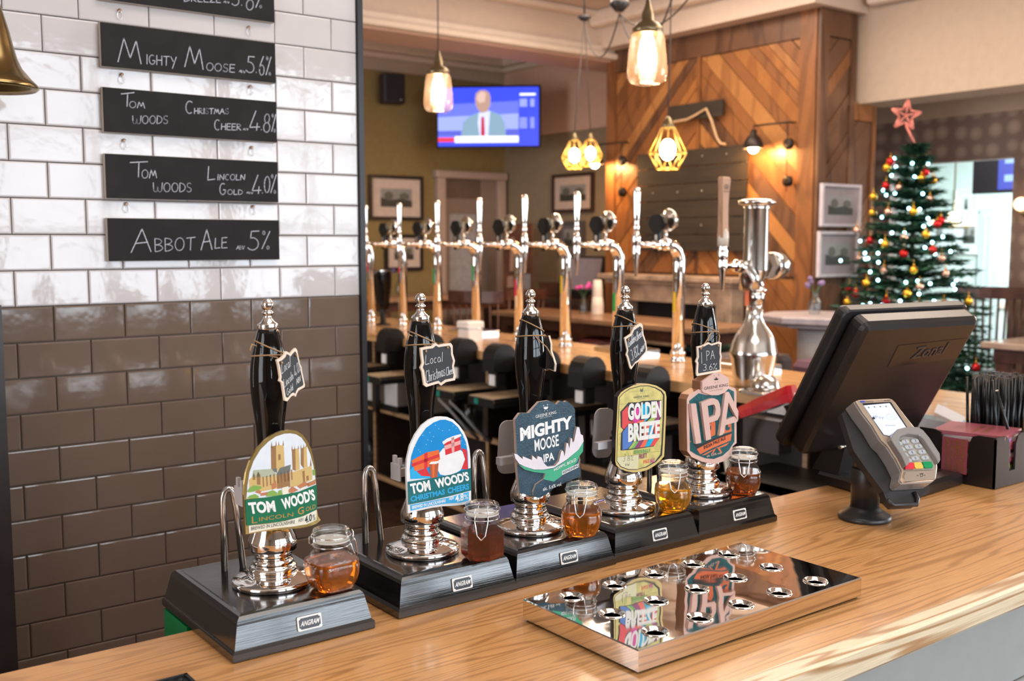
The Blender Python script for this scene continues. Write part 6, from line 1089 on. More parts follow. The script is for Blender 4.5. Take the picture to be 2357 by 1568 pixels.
# return face, facing the camera side (normal -Y)
PS = Matrix(((1, 0, 0, 5.50), (0, 0, -1, 4.11), (0, 1, 0, 0), (0, 0, 0, 1)))
shade_picks = (pw[2], pw[2], pw[2], pw[1]); chevron(.085, .31, .3, 2.90, 1, PS, pal_=shade_picks); chevron(.36, .56, .3, 2.40, 1, PS, pal_=shade_picks)  # darker planks put the weaker light on this side into the wood colour
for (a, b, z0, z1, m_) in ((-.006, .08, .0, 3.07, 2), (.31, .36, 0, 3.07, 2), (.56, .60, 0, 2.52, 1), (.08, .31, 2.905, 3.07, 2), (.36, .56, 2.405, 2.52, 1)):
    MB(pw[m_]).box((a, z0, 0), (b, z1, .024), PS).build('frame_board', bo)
MB(MATS['plank_dark']).box((5.86, 4.11, 0), (6.10, 4.9, 2.51)).build('core', bo)
# ---- hanging grey board of planks
gb = MWOOD('grey_brown_plank', (.034, .023, .014), (.022, .015, .010), 'Y', 1.2, .75, bands=6, stretch=9)
t = thing('slat_board', (5.48, 5.15, 1.56), 'wide grey brown board of horizontal planks hanging on the chevron wall', 'board')
nz_ = 6; zb, zt_ = 1.56, 2.275
for k in range(nz_):
    z0 = zb+(zt_-zb)*k/nz_; z1 = zb+(zt_-zb)*(k+1)/nz_-.006
    MB(gb).box((5.462, 4.632, z0), (5.482-.002*(k % 2), 5.67, z1)).build('plank', t)
    for y in (5.50, 5.25, 5.02, 4.80):
        if k in (1, 3, 5): MB(steel).ball((5.458, y, z0+.06), .006, 6, 4).build('peg', t)
MB(gb).box((5.482, 4.70, zb+.02), (5.494, 4.76, zt_-.02)).box((5.482, 5.52, zb+.02), (5.494, 5.58, zt_-.02)).build('batten', t)
t = thing('wooden_sign', (5.48, 5.1, 2.46), 'dark rough wooden sign bar above the slat board', 'sign')
MB(gb).box((5.462, 4.85, 2.478), (5.482, 5.35, 2.588)).build('bar', t); MB(gb).box((5.48, 5.0, 2.49), (5.494, 5.2, 2.57)).build('batten', t)
t = thing('rope', (5.45, 5.0, 2.3), 'pale bent rope hanging from the dark wooden sign', 'rope')
MB(M('rope_pale', (.55, .36, .20), .7)).tube([(5.455, 5.34, 2.45), (5.45, 5.30, 2.475), (5.445, 5.16, 2.478), (5.445, 5.08, 2.50), (5.445, 4.98, 2.535), (5.445, 4.93, 2.45), (5.445, 4.88, 2.33), (5.45, 4.85, 2.29), (5.455, 4.81, 2.283)], .009, 8).build('rope')
bpy.data.objects['rope.001'].parent = t; bpy.data.objects['rope.001'].matrix_parent_inverse = t.matrix_world.inverted()
# ---- fireplace
fpw = M('limed_wood', (.40, .29, .21), .6, var=.35, scale=9, bump=.3, bscale=40)
t = thing('fireplace', (5.4, 5.2, 0), 'limed pale wooden fireplace surround with mantel shelf', 'fireplace')
box('mantel_shelf', (5.30, 4.60, 1.345), (5.50, 5.93, 1.385), fpw, t, bev=.008); box('mantel_mould', (5.34, 4.64, 1.315), (5.50, 5.88, 1.345), fpw, t, bev=.01)
box('frieze', (5.38, 4.70, 1.19), (5.50, 5.80, 1.315), fpw, t)
for y0, y1 in ((4.66, 4.80), (5.66, 5.82)):
    o = box('pilaster', (5.37, y0, 0), (5.50, y1, 1.315), fpw, t, bev=.006)
    for k in range(3): box('flute', (5.362, y0+.025+k*.035, .2), (5.37, y0+.040+k*.035, 1.15), fpw, t)
box('firebox', (5.47, 4.80, 0), (5.505, 5.66, 1.19), M('firebox_black', (.008, .007, .006), .9), t); box('inner_shelf', (5.37, 4.80, .88), (5.50, 5.66, .92), fpw, t)  # flat near-black panel fills the fireplace opening
# ---- pulley wall lamps
def sconce(x, y, z, lab):
    t = thing('pulley_lamp', (x, y, z), lab, 'wall lamp', 'pulley lamps on the chevron wall'); dk = M('dark_iron', (.03, .022, .018), .4, .6)
    xw = 5.494; yl, yr = y, y-.20
    MB(dk).tube([(xw, yr-.03, z+.135), (xw-.06, yr, z+.135), (x, yl, z+.125)], .006, 6).build('arm', t)
    for zz in (z+.0, z-.235): MB(dk).lathe([(.014, -.012), (.036, -.010), (.030, 0), (.036, .010), (.014, .012)], (xw-.035, yr, zz), 18, axis='X').build('pulley', t); MB(dk).box((xw-.03, yr-.008, zz-.01), (xw, yr+.008, zz+.01)).build('pulley_bracket', t)
    MB(dk).tube([(xw-.045, yr, z+.13), (xw-.045, yr, z-.30)], .0035, 5).build('cord', t)
    MB(dk).tube([(x, yl, z+.125), (x, yl, z+.10)], .004, 5).lathe([(.066, -.02), (.066, .0), (.058, .025), (.040, .055), (.022, .070), (.018, .100), (.002, .104)], (x, yl, z), 24, cap0=False).build('shade', t)
    MB(MEMIT('bulb_sconce', (1.0, .55, .20), 380)).ball((x, yl, z-.018), .032, 16, 10).build('bulb', t)
sconce(5.36, 4.49, 2.245, 'dark pulley wall lamp right of the slat board, bulb lit'); sconce(5.36, 6.03, 2.235, 'dark pulley wall lamp at the left edge of the chevron wall')
# ---- framed pictures
def picture(name, M4, w_, h_, fcol, mat_c, mar, lab, style, grp=None):
    t = thing(name, tuple(M4.translation), lab, 'picture', grp)
    fm = M('frame_'+style, fcol, .35); b_ = .018 if style.startswith('white') else .030
    mb = MB(fm)
    for a in ((-w_/2, -h_/2, -w_/2+b_, h_/2), (w_/2-b_, -h_/2, w_/2, h_/2), (-w_/2+b_, -h_/2, w_/2-b_, -h_/2+b_), (-w_/2+b_, h_/2-b_, w_/2-b_, h_/2)): mb.box((a[0], a[1], 0), (a[2], a[3], .025))
    mb.build('frame', t, M4=M4)
    MB(M('mount_'+style, mat_c, .7)).box((-w_/2+b_, -h_/2+b_, .004), (w_/2-b_, h_/2-b_, .012)).build('mount', t, M4=M4)
    mb = MB(M('photo_sky', (.30, .30, .30), .5)); a, b2 = w_/2-mar, h_/2-mar
    mb.flat([(-a, -b2), (a, -b2), (a, b2), (-a, b2)], .0125); mb.use(M('photo_dark', (.05, .05, .045), .5)); mb.flat([(-a, -b2), (a, -b2), (a, -b2*.3), (a*.3, -b2*.05), (-a*.4, -b2*.25), (-a, .0)], .013)
    mb.use(M('photo_mid', (.13, .13, .11), .5)); mb.flat([(-a*.5+.3*a*math.cos(R(q)), b2*.2+.5*b2*math.sin(R(q))) for q in range(0, 360, 40)], .0133); mb.flat([(a*.2, -b2*.1), (a*.8, -b2*.1), (a*.8, b2*.4), (a*.5, b2*.6), (a*.2, b2*.4)], .0133)
    mb.build('photograph', t, M4=M4)
MBK = lambda x, z: Matrix(((1, 0, 0, x), (0, 0, -1, 7.985), (0, 1, 0, z), (0, 0, 0, 1)))
MRT = lambda y, z: Matrix(((0, 0, -1, 5.96), (-1, 0, 0, y), (0, 1, 0, z), (0, 0, 0, 1)))
picture('framed_photo', MBK(4.758, 2.01), .55, .39, (.02, .012, .014), (.66, .54, .47), .115, 'dark framed landscape photograph on the olive wall beside the door', 'dark', 'dark framed photographs')
picture('framed_photo', MBK(4.83, 1.53), .39, .32, (.02, .012, .014), (.60, .50, .42), .095, 'smaller dark framed photograph low on the olive wall', 'dark', 'dark framed photographs')
picture('framed_photo', MRT(6.98, 2.05), .55, .34, (.05, .025, .02), (.60, .48, .42), .10, 'brown framed photograph on the grey green wall right of the door', 'brown', 'dark framed photographs')
picture('framed_photo', MRT(6.99, 1.66), .34, .29, (.10, .09, .10), (.16, .15, .16), .07, 'grey framed picture below the brown framed photograph', 'greydark', 'dark framed photographs')
MSD = lambda x, z: Matrix(((1, 0, 0, x), (0, 0, -1, 4.080), (0, 1, 0, z), (0, 0, 0, 1)))
picture('framed_photo', MSD(5.715, 1.855), .41, .27, (.60, .55, .60), (.34, .29, .31), .075, 'upper white framed photograph on the plank return wall', 'white', 'white framed photographs')
picture('framed_photo', MSD(5.70, 1.545), .41, .29, (.60, .55, .60), (.34, .29, .31), .075, 'lower white framed photograph on the plank return wall', 'white2', 'white framed photographs')
# ---- door in the back wall
dfm = M('door_frame_paint', (.48, .36, .30), .5, var=.04); dpn = M('door_paint', (.26, .19, .15), .5, var=.05); dglass = M('door_obscured_glass', (.40, .38, .40), .25, var=.1)
for nm in ('plaster_door_head', 'plaster_door_side'): pass
t = thing('door_1', (5.55, 7.98, 0), kind='structure', label='brown half glazed door in a pink painted frame')
box('architrave', (5.17, 7.93, 0), (5.255, 8.0, 2.20), dfm, t, bev=.008); box('architrave', (5.85, 7.93, 0), (5.935, 8.0, 2.20), dfm, t, bev=.008); box('architrave', (5.15, 7.92, 2.20), (5.95, 8.0, 2.27), dfm, t, bev=.012)
box('jamb', (5.255, 7.98, 0), (5.265, 7.999, 2.2), M('door_reveal', (.14, .09, .065), .6), t)
box('stile', (5.265, 7.975, 0), (5.32, 7.998, 2.02), dpn, t); box('stile', (5.62, 7.975, 0), (5.67, 7.998, 2.02), dpn, t); box('rail', (5.32, 7.975, 1.88), (5.62, 7.998, 2.02), dpn, t); box('rail', (5.32, 7.975, 0), (5.62, 7.998, .95), dpn, t); box('glass_pane', (5.32, 7.985, .95), (5.62, 7.995, 1.88), dglass, t)
box('transom', (5.265, 7.975, 2.02), (5.67, 7.998, 2.20), MATS['door_reveal'], t); box('side_panel', (5.67, 7.97, 0), (5.85, 7.998, 2.20), dpn, t); MB(brass).ball((5.645, 7.955, 1.0), .02).build('door_handle', t)
# ---- loudspeaker
t = thing('loudspeaker', (4.65, 7.85, 2.93), 'small dark wall loudspeaker high on the olive wall', 'loudspeaker')
SM = Matrix.Translation((4.66, 7.86, 2.93)) @ Matrix.Rotation(R(-12), 4, 'Z')
MB(M('speaker_dark', (.025, .014, .018), .5)).rrects(0, 0, .20, .14, .03, [(.008, -.125), (0, -.115), (0, .115), (.008, .125)], 4, M4=SM).build('cabinet', t); MB(M('speaker_grille', (.015, .01, .012), .8)).box((-.08, -.074, -.11), (.08, -.070, .11), SM).build('grille', t); MB(steel).box((.04, -.077, -.10), (.06, -.074, -.092), SM).build('badge', t); MB(black_metal).box((-.02, .06, -.03), (.02, .14, .03), SM).build('bracket', t)
# ---- television
tc = Vector((5.18, 7.22, 2.715)); tl, tr = Vector((4.9031,7.5500,2.9346)), Vector((5.5657,6.9500,2.9375)); bl = Vector((4.8989,7.5500,2.4246)); 
u = (tr-tl); u.z = 0; tw_ = u.length; u.normalize(); v = Vector((0, 0, 1)); n = u.cross(v); zc = (tl.z+bl.z)/2-.0
TVH = abs(tl.z-bl.z)+.01; TM4 = Matrix(((u.x, 0, n.x, (tl.x+tr.x)/2), (u.y, 0, n.y, (tl.y+tr.y)/2), (0, 1, 0, zc+.0), (0, 0, 0, 1)))
t = thing('television', tuple(TM4.translation), 'wall television showing a bald presenter in a grey suit on blue', 'television')
W, H = tw_/2, TVH/2
MB(M('tv_black', (.01, .008, .01), .2)).rrects(0, 0, 2*W, 2*H, .01, [(0, -.06), (0, 0)], 3, M4=TM4).build('casing', t)
MB(black_metal).box((-.1, -.08, -.10), (.1, .08, -.06), TM4).tube([TM4 @ Vector((0, 0, -.08)), Vector((5.90, 7.93, TM4.translation.z)), Vector((5.93, 7.96, TM4.translation.z))], .025, 8).build('wall_bracket', t)
def em(n_, c, s=1.0): return MEMIT('tv_'+n_, c, s, (.01, .01, .01))
mb = MB(em('blue_dark', (.03, .06, .85), 1.0)); fx = lambda *c: [(-W+2*W*c[i], H-2*H*c[i+1]) for i in range(0, len(c), 2)]
mb.flat(fx(.02, .03, .98, .03, .98, .97, .02, .97), .001)
mb.use(em('blue_mid', (.12, .16, .90))); mb.flat(fx(.02, .30, .79, .25, .79, .85, .02, .85), .0014)
mb.use(em('blue_pale', (.30, .36, .95))); mb.flat(fx(.02, .50, .79, .45, .79, .72, .02, .72), .0018)
mb.use(em('suit', (.20, .32, .42))); mb.flat(fx(.24, .82, .26, .58, .32, .49, .42, .42, .54, .42, .62, .47, .66, .60, .67, .82), .0022)
mb.use(em('shirt', (.60, .62, .95))); mb.flat(fx(.41, .44, .46, .42, .52, .40, .51, .60, .50, .82, .42, .82, .40, .60), .0026)
mb.use(em('tie', (.45, .01, .04))); mb.flat(fx(.435, .50, .462, .50, .47, .78, .455, .82, .44, .82, .43, .78), .003)
mb.use(em('skin', (.42, .26, .20))); mb.flat(fx(.375, .20, .385, .12, .42, .075, .47, .07, .51, .11, .525, .20, .52, .32, .49, .42, .44, .44, .40, .38, .38, .30), .003); mb.use(em('skin_light', (.62, .42, .36))); mb.flat(fx(.40, .14, .44, .09, .48, .12, .47, .26, .42, .28, .39, .22), .0033)
mb.use(em('white', (.95, .96, 1.0))); mb.flat(fx(.18, .81, .79, .81, .79, .915, .18, .915), .0036); mb.flat(fx(.80, .13, .95, .13, .95, .165, .80, .165), .002)
mb.use(em('red', (.85, .03, .06))); mb.flat(fx(.02, .83, .175, .83, .175, .90, .02, .90), .0036)
mb.use(em('table_pale', (.42, .48, .95)))
for k in range(16):
    y0 = .22+k*.016 if k < 8 else .52+(k-8)*.022
    mb.flat(fx(.80, y0, .87, y0, .87, y0+.010, .80, y0+.010), .002); mb.flat(fx(.90, y0, .94, y0, .94, y0+.010, .90, y0+.010), .002)
mb.use(em('desk', (.08, .10, .55))); mb.flat(fx(.02, .72, .24, .72, .24, .80, .02, .80), .002); mb.flat(fx(.67, .70, .79, .70, .79, .80, .67, .80), .002)
mb.build('screen', t, M4=TM4)
# ================================================================== PENDANT LAMPS
amber_glass = mglass('amber_glass', (1.0, .92, .84), 1.6)
_n = amber_glass.node_tree; _o = _n.nodes['Material Output']; _tl = _n.nodes.new('ShaderNodeBsdfTranslucent'); _tl.inputs[0].default_value = (1.0, .80, .66, 1); _mx = _n.nodes.new('ShaderNodeMixShader'); _mx.inputs[0].default_value = .055
_n.links.new(_o.inputs['Surface'].links[0].from_socket, _mx.inputs[1]); _n.links.new(_tl.outputs[0], _mx.inputs[2]); _n.links.new(_mx.outputs[0], _o.inputs['Surface'])
amber_glass = amber_glass; bulb_hot = MEMIT('bulb_hot', (1.0, .66, .36), 30); oldbrass = M('old_brass', (.20, .155, .085), .35, .8); cordm = M('dark_cord', (.06, .05, .045), .7)
def jar_pendant(c, s, lab, topz=3.33):
    t = thing('pendant_lamp', c, lab, 'pendant lamp', 'glass jar pendant lamps'); x, y, z = c
    MB(amber_glass).lathe([(.002, -.102*s), (.040*s, -.100*s), (.058*s, -.092*s), (.066*s, -.070*s), (.063*s, -.02*s), (.056*s, .045*s), (.050*s, .065*s)], c, 32, cap1=False).build('glass_shade', t)
    MB(oldbrass).lathe([(.050*s, .060*s), (.050*s, .078*s), (.036*s, .094*s), (.020*s, .102*s), (.020*s, .125*s), (.012*s, .145*s), (.006*s, .17*s)], c, 24).build('cap', t)
    MB(bulb_hot).lathe([(.002, -.078*s), (.014*s, -.070*s), (.028*s, -.045*s), (.030*s, -.01*s), (.022*s, .035*s), (.015*s, .058*s)], c, 20).build('bulb', t)
    MB(cordm).tube([(x, y, z+.16*s), (x, y, topz)], .0035, 6).build('cord', t); point('pendant_glow', (x, y, z-.14*s), 3.0, (1.0, .62, .32), .04)
A = Vector((2.9000,4.4418,2.3841)); jar_pendant(tuple(A), 1.12, 'glass jar pendant lamp hanging in front of the television')
B = Vector((2.8800,2.9416,2.3459)); jar_pendant(tuple(B), 1.18, 'largest glass jar pendant lamp, hanging before the plank wall')
gold_cage = M('gold_cage', (.75, .48, .12), .3, .7)
def cage_pendant(c, s, lab, topz=3.33, topxy=None):
    t = thing('cage_lamp', c, lab, 'pendant lamp', 'gold caged pendant lamps'); x, y, z = c; n = 8; mb = MB(gold_cage)
    rings = [(.028, .085), (.080, -.020), (.048, -.085)]
    P = [[Vector((x+r*s*math.cos(2*math.pi*(k+(.5 if j == 2 else 0))/n), y+r*s*math.sin(2*math.pi*(k+(.5 if j == 2 else 0))/n), z+zz*s)) for k in range(n)] for j, (r, zz) in enumerate(rings)]
    for k in range(n):
        mb.tube([P[0][k], P[1][k]], .0032, 5); mb.tube([P[1][k], P[1][(k+1) % n]], .0032, 5); mb.tube([P[1][k], P[2][k]], .0032, 5); mb.tube([P[1][(k+1) % n], P[2][k]], .0032, 5); mb.tube([P[2][k], P[2][(k+1) % n]], .0032, 5); mb.tube([P[0][k], P[0][(k+1) % n]], .004, 5)
    mb.build('cage', t)
    MB(bulb_hot).ball((x, y, z-.005*s), .034*s, 16, 10, 1.35).build('bulb', t); MB(oldbrass).lathe([(.026*s, .080*s), (.026*s, .10*s), (.014*s, .125*s), (.004, .135*s)], c, 16).build('cap', t)
    tx, ty = topxy or (x, y); MB(cordm).tube([(x, y, z+.13*s), (tx, ty, topz)], .0035, 6).build('cord', t); point('pendant_glow', (x, y, z-.14*s), 3.0, (1.0, .60, .28), .04)
hk1 = Vector((5.3220,6.1196,3.3300)); hk3 = Vector((5.4001,5.2846,3.3300)); hk2 = Vector((5.1899,5.5924,3.3300))
c1 = hk1+Vector((-.045, .035, -1.28)); c2 = hk1+Vector((.06, -.045, -1.25))
c1 = Vector((3.9516,4.6200,2.1219)); 
k1 = (hk1.xy.length)
s1 = 1.0
def at_depth(px, py, ref): pass
c1 = Vector((4.2500,4.9730,2.1627)); c2 = Vector((4.6200,5.2423,2.2105)); c3 = Vector((3.6000,3.5319,2.0631)); h1 = Vector((4.4700,5.1399,3.0508)); h3 = Vector((3.6000,3.5227,2.7441)); h2 = Vector((4.0000,4.3066,2.9303))
cage_pendant(tuple(c1), 1.0, 'left one of two gold caged lamps hanging together', h1.z, (h1.x, h1.y)); cage_pendant(tuple(c2), 1.0, 'right one of two gold caged lamps hanging together', h1.z, (h1.x, h1.y)); cage_pendant(tuple(c3), 1.12, 'gold caged lamp hanging alone in front of the slat board', h3.z, (h3.x, h3.y))
t = thing('ceiling_hook', tuple(h2), 'dark ceiling hooks with two swagged lamp cords between them', 'hook')
MB(black_metal).tube([tuple(h1), (h1.x, h1.y, 3.34)], .006, 6).lathe([(.02, -.02), (.045, 0), (.03, .012)], tuple(h1), 12).build('hook_plate', t)
MB(black_metal).tube([tuple(h2), (h2.x, h2.y, 3.34)], .014, 6).lathe([(.02, -.05), (.055, -.012), (.05, .012)], tuple(h2), 12).build('hook_plate', t); MB(black_metal).tube([tuple(h3), (h3.x, h3.y, 3.34)], .006, 6).build('hook_plate', t)
def swag(a, b, sag, n=12): return [a.lerp(b, k/n) - Vector((0, 0, sag*4*(k/n)*(1-k/n))) for k in range(n+1)]
mb = MB(cordm); mb.tube(swag(h1-Vector((0, 0, .04)), h2-Vector((0, 0, .06)), .22), .0045, 6); mb.build('swag_cord', t); MB(cordm).tube(swag(h2-Vector((0, 0, .06)), h3, .20), .0045, 6).build('swag_cord', t); MB(cordm).tube(swag(h2-Vector((0, 0, .06)), h3+Vector((.1, -.1, .1)), .14), .0045, 6).build('swag_cord', t)
# ================================================================== CHRISTMAS TREE
TC = Vector((5.82, 3.62, 0)); rr = random.Random(11)
t = thing('christmas_tree', tuple(TC), 'tall green artificial Christmas tree with lights by the wallpaper wall', 'tree')
MB(M('tree_trunk', (.06, .04, .025), .8)).tube([tuple(TC), (TC.x, TC.y, 2.22)], [.035, .008], 8).build('trunk', t)
MB(black_metal).lathe([(.22, 0), (.20, .03), (.05, .08), (.04, .16)], tuple(TC), 16).build('stand', t)
fol = MB([M('fir_needles', (.010, .060, .030), .6, var=.5, scale=30), M('fir_tips', (.030, .115, .050), .6, var=.4, scale=30)][0]) if False else MB(M('fir_needles', (.008, .048, .026), .6, var=.5, scale=30)); tipm = M('fir_tips', (.025, .10, .045), .6, var=.4, scale=30)
TIERS = 26; BR = []
for k in range(TIERS):
    f = k/(TIERS-1); zz = .45+1.70*f; Rr = .60*(1-f)**.85+.045
    nb = int(12+18*(1-f))
    for j in range(nb):
        a = 2*math.pi*(j+rr.random()*.7)/nb + k*.7; L_b = Rr*rr.uniform(.82, 1.12); droop = rr.uniform(-.02, .10)*Rr*1.5
        base = Vector((TC.x, TC.y, zz)); d0 = Vector((math.cos(a), math.sin(a), 0)); tip = base+d0*L_b+Vector((0, 0, -droop+.06)); BR.append((base, tip))
        n_ = int(20+70*L_b)
        for q in range(n_):
            s = .12+.88*q/n_; p = base.lerp(tip, s); p.z += .05*math.sin(s*3.1)*L_b
            for sd_ in (-1, 1):
                w3 = Vector((rr.uniform(-.5, .5), rr.uniform(-.5, .5), rr.uniform(-.6, .6))); dn = (d0*.65 + Vector((-d0.y, d0.x, 0))*sd_*.8 + w3*.6).normalized()*rr.uniform(.045, .080)
                sdv = dn.cross(Vector((rr.uniform(-1, 1), rr.uniform(-1, 1), 1))).normalized()*.0075
                fol.use(tipm if rr.random() < .3 else MATS['fir_needles']); fol.poly([p-sdv, p+sdv, p+dn])
fol.build('needles', t, kind='stuff')
t = thing('tree_star', (TC.x, TC.y, 2.40), 'glittery pink star on top of the Christmas tree', 'star')
sc_ = Vector((5.7800,3.6687,2.3879)); F2 = Matrix(((-F_.y*-1*0+R_.x, 0, -F_.x, sc_.x), (R_.y, 0, -F_.y, sc_.y), (0, 1, 0, sc_.z), (0, 0, 0, 1)))
mb = MB(M('star_pink', (.60, .20, .16), .4, .3)); pts = [((.095 if k % 2 == 0 else .040)*math.sin(math.pi*k/5+.12), (.095 if k % 2 == 0 else .040)*math.cos(math.pi*k/5+.12)) for k in range(10)]
for a, b in zip(pts, pts[1:]+pts[:1]): mb.tube([(a[0], a[1], 0), (b[0], b[1], 0)], .008, 6)
for a in pts[::2]: mb.tube([(0, 0, 0), (a[0], a[1], 0)], .006, 6)
mb.build('star_frame', t, M4=F2); MB(M('star_pink', (.6, .2, .16))).tube([(TC.x, TC.y, 2.2), (sc_.x, sc_.y, sc_.z-.05)], .008, 6).build('star_stem', t)
def on_tree(P):
    """nearest point just outside the foliage cone on the line of a measured direction"""
    C0 = Vector((0, 0, 1.62)); d = (P-C0); best = P
    for k in range(200):
        q = C0+d*(.80+.002*k); f = (q.z-.45)/1.70; rad_ = (.60*(1-max(0, min(1, f)))**.85+.045) if f < 1.02 else .05
        if (q.xy-TC.xy).length < rad_*.98: return q
    # outside the silhouette: put it at the tree's own depth
    k = (TC-C0).xy.dot(d.xy)/d.xy.dot(d.xy); return C0+d*k
red_b = M('bauble_red', (.55, .01, .012), .12, .5); gold_b = M('bauble_gold', (.80, .42, .04), .15, .8)
def bauble(P, m_, lab, grp, r=.026):
    q = on_tree(Vector(P)); t = thing('bauble', tuple(q), lab, 'bauble', grp); MB(m_).ball(tuple(q), r, 14, 8).build('ball', t); MB(gold_b).lathe([(.006, r*.95), (.006, r+.008), (.002, r+.01)], tuple(q), 8).build('cap', t); MB(gold_b).tube([(q.x, q.y, q.z+r), (q.x, q.y, q.z+r+.035)], .0012, 4).build('thread', t)
for P in ((5.5000,3.5796,2.0927), (5.5000,3.3545,2.0202), (5.5000,3.6030,1.9547), (5.5000,3.2496,1.7423), (5.5000,3.6993,1.6330), (5.5000,3.2906,1.5756), (5.5000,3.4736,1.5543), (5.5000,3.7871,1.3084), (5.5000,3.5771,1.2752), (5.5000,3.3640,1.2470), (5.5000,3.2113,1.2669), (5.6000,4.0154,1.0365), (5.5000,3.2700,1.7231), (5.5000,3.0062,0.9295), (5.6000,3.9040,1.3334)): bauble(P, red_b, 'shiny red bauble hanging on the Christmas tree', 'red baubles on the Christmas tree')
for P in ((5.5000,3.6041,2.0588), (5.5000,3.3774,1.9844), (5.5000,3.6881,1.8915), (5.5000,3.6905,1.7961), (5.5000,3.4219,1.7976), (5.5000,3.3373,1.6646), (5.5000,3.5985,1.6097), (5.5000,3.4056,1.4594), (5.5000,3.7167,1.3742), (5.6000,3.9136,1.2460), (5.5000,3.2464,1.2181), (5.5000,3.4419,1.3219), (5.6000,3.9209,1.0048), (5.5000,3.0650,1.2932), (5.5000,3.3042,1.9711)): bauble(P, gold_b, 'shiny gold bauble hanging on the Christmas tree', 'gold baubles on the Christmas tree')
for P in ((5.5000,3.5168,1.9384), (5.5000,3.5855,1.7989), (5.5000,3.7948,1.6936), (5.5000,3.4743,1.6452), (5.5000,3.5985,1.4553), (5.5000,3.2082,1.4440), (5.5000,3.7705,1.5254), (5.5000,3.2355,1.5294), (5.5000,3.3633,1.3651), (5.5000,3.3213,1.8665), (5.6000,3.9759,1.1111)): bauble(P, M('bauble_copper', (.75, .42, .32), .12, .8), 'pale copper bauble hanging on the Christmas tree', 'copper baubles on the Christmas tree', .024)
t = thing('fairy_lights', tuple(TC+Vector((0, 0, 1))), 'string of cold white fairy lights wound round the Christmas tree', 'fairy lights')
fl_m = MEMIT('fairy_light', (.35, .85, 1.0), 9); q0 = None; wp = []
for P in ((5.5000,3.5546,2.1113), (5.5000,3.5441,2.0604), (5.5000,3.4385,2.0742), (5.5000,3.4216,1.9965), (5.5000,3.3402,2.0659), (5.5000,3.6222,1.9275), (5.5000,3.6008,1.8986), (5.5000,3.5439,1.9067), (5.5000,3.3657,1.8976), (5.5000,3.4503,1.8158), (5.5000,3.3812,1.8090), (5.5000,3.6249,1.7690), (5.5000,3.3275,1.7559), (5.5000,3.3528,1.7118), (5.5000,3.5549,1.6761), (5.5000,3.4727,1.6755), (5.5000,3.2951,1.6200), (5.5000,3.3397,1.5902), (5.5000,3.1821,1.5690), (5.5000,3.6432,1.5554), (5.5000,3.6382,1.5011), (5.5000,3.6923,1.4429), (5.5000,3.3783,1.3973), (5.5000,3.2988,1.3847), (5.5000,3.1416,1.4091), (5.5000,3.1587,1.3843), (5.5000,3.1472,1.3578), (5.6000,3.8038,1.2322), (5.5000,3.6852,1.2521), (5.5000,3.6371,1.2360), (5.5000,3.6080,1.2453), (5.5000,3.4853,1.2768), (5.5000,3.4001,1.1819), (5.5000,3.2764,1.5560), (5.6000,3.7776,1.5218), (5.5000,3.6371,1.3948), (5.5000,3.4673,1.2521), (5.5000,3.3270,1.2112), (5.6000,3.8002,1.5535), (5.5000,3.4529,1.3875), (5.5000,3.2707,1.2889), (5.5000,3.3670,1.3223), (5.5000,3.0564,0.9197), (5.6000,3.8367,1.6280), (5.5000,3.6253,1.6252), (5.5000,3.3155,1.7262), (5.5000,3.2327,1.6518), (5.5000,3.5707,2.0115), (5.6000,3.7958,1.5189), (5.8000,4.1155,1.5017)):
    q = on_tree(Vector(P)); wp.append(q)
    if q0 is None: q0 = MB(fl_m).ball((0, 0, 0), .0095, 10, 6).build('bulb'); o = q0
    else: o = q0.copy(); COL.objects.link(o)
    o.parent = t; o.matrix_parent_inverse = t.matrix_world.inverted(); o.location = q
wp.sort(key=lambda p: -p.z); MB(M('wire_green', (.02, .06, .03), .6)).tube(wp, .0015, 4).build('light_cable', t)
# ================================================================== FURNITURE ON THE CUSTOMER SIDE
tabw = MWOOD('table_top_wood', (.38, .22, .125), (.28, .15, .08), 'Y', 1.0, .28, bands=8, stretch=7); dark_w = M('dark_chair_wood', (.085, .030, .018), .35, var=.3); greyw = M('grey_limed', (.34, .30, .32), .45, var=.15)
def table(x0, x1, y0, y1, z, lab, m_=None, leg=None):
    t = thing('table', ((x0+x1)/2, (y0+y1)/2, 0), lab, 'table'); box('table_top', (x0, y0, z-.035), (x1, y1, z), m_ or tabw, t, bev=.006); box('apron', (x0+.05, y0+.05, z-.11), (x1-.05, y1-.05, z-.035), leg or dark_w, t)
    for a, b in ((x0+.06, y0+.06), (x1-.12, y0+.06), (x0+.06, y1-.12), (x1-.12, y1-.12)): box('leg', (a, b, 0), (a+.06, b+.06, z-.10), leg or dark_w, t)
table(4.66, 5.18, 4.25, 6.42, 1.10, 'long high brown table in front of the fireplace')
table(4.0, 5.35, 6.95, 7.55, 1.19, 'high wooden table in front of the olive back wall')
table(5.45, 5.92, 1.75, 2.96, 1.08, 'pale topped high table right of the Christmas tree', MWOOD('pale_table', (.42, .32, .26), (.34, .25, .2), 'Y', 1, .15))
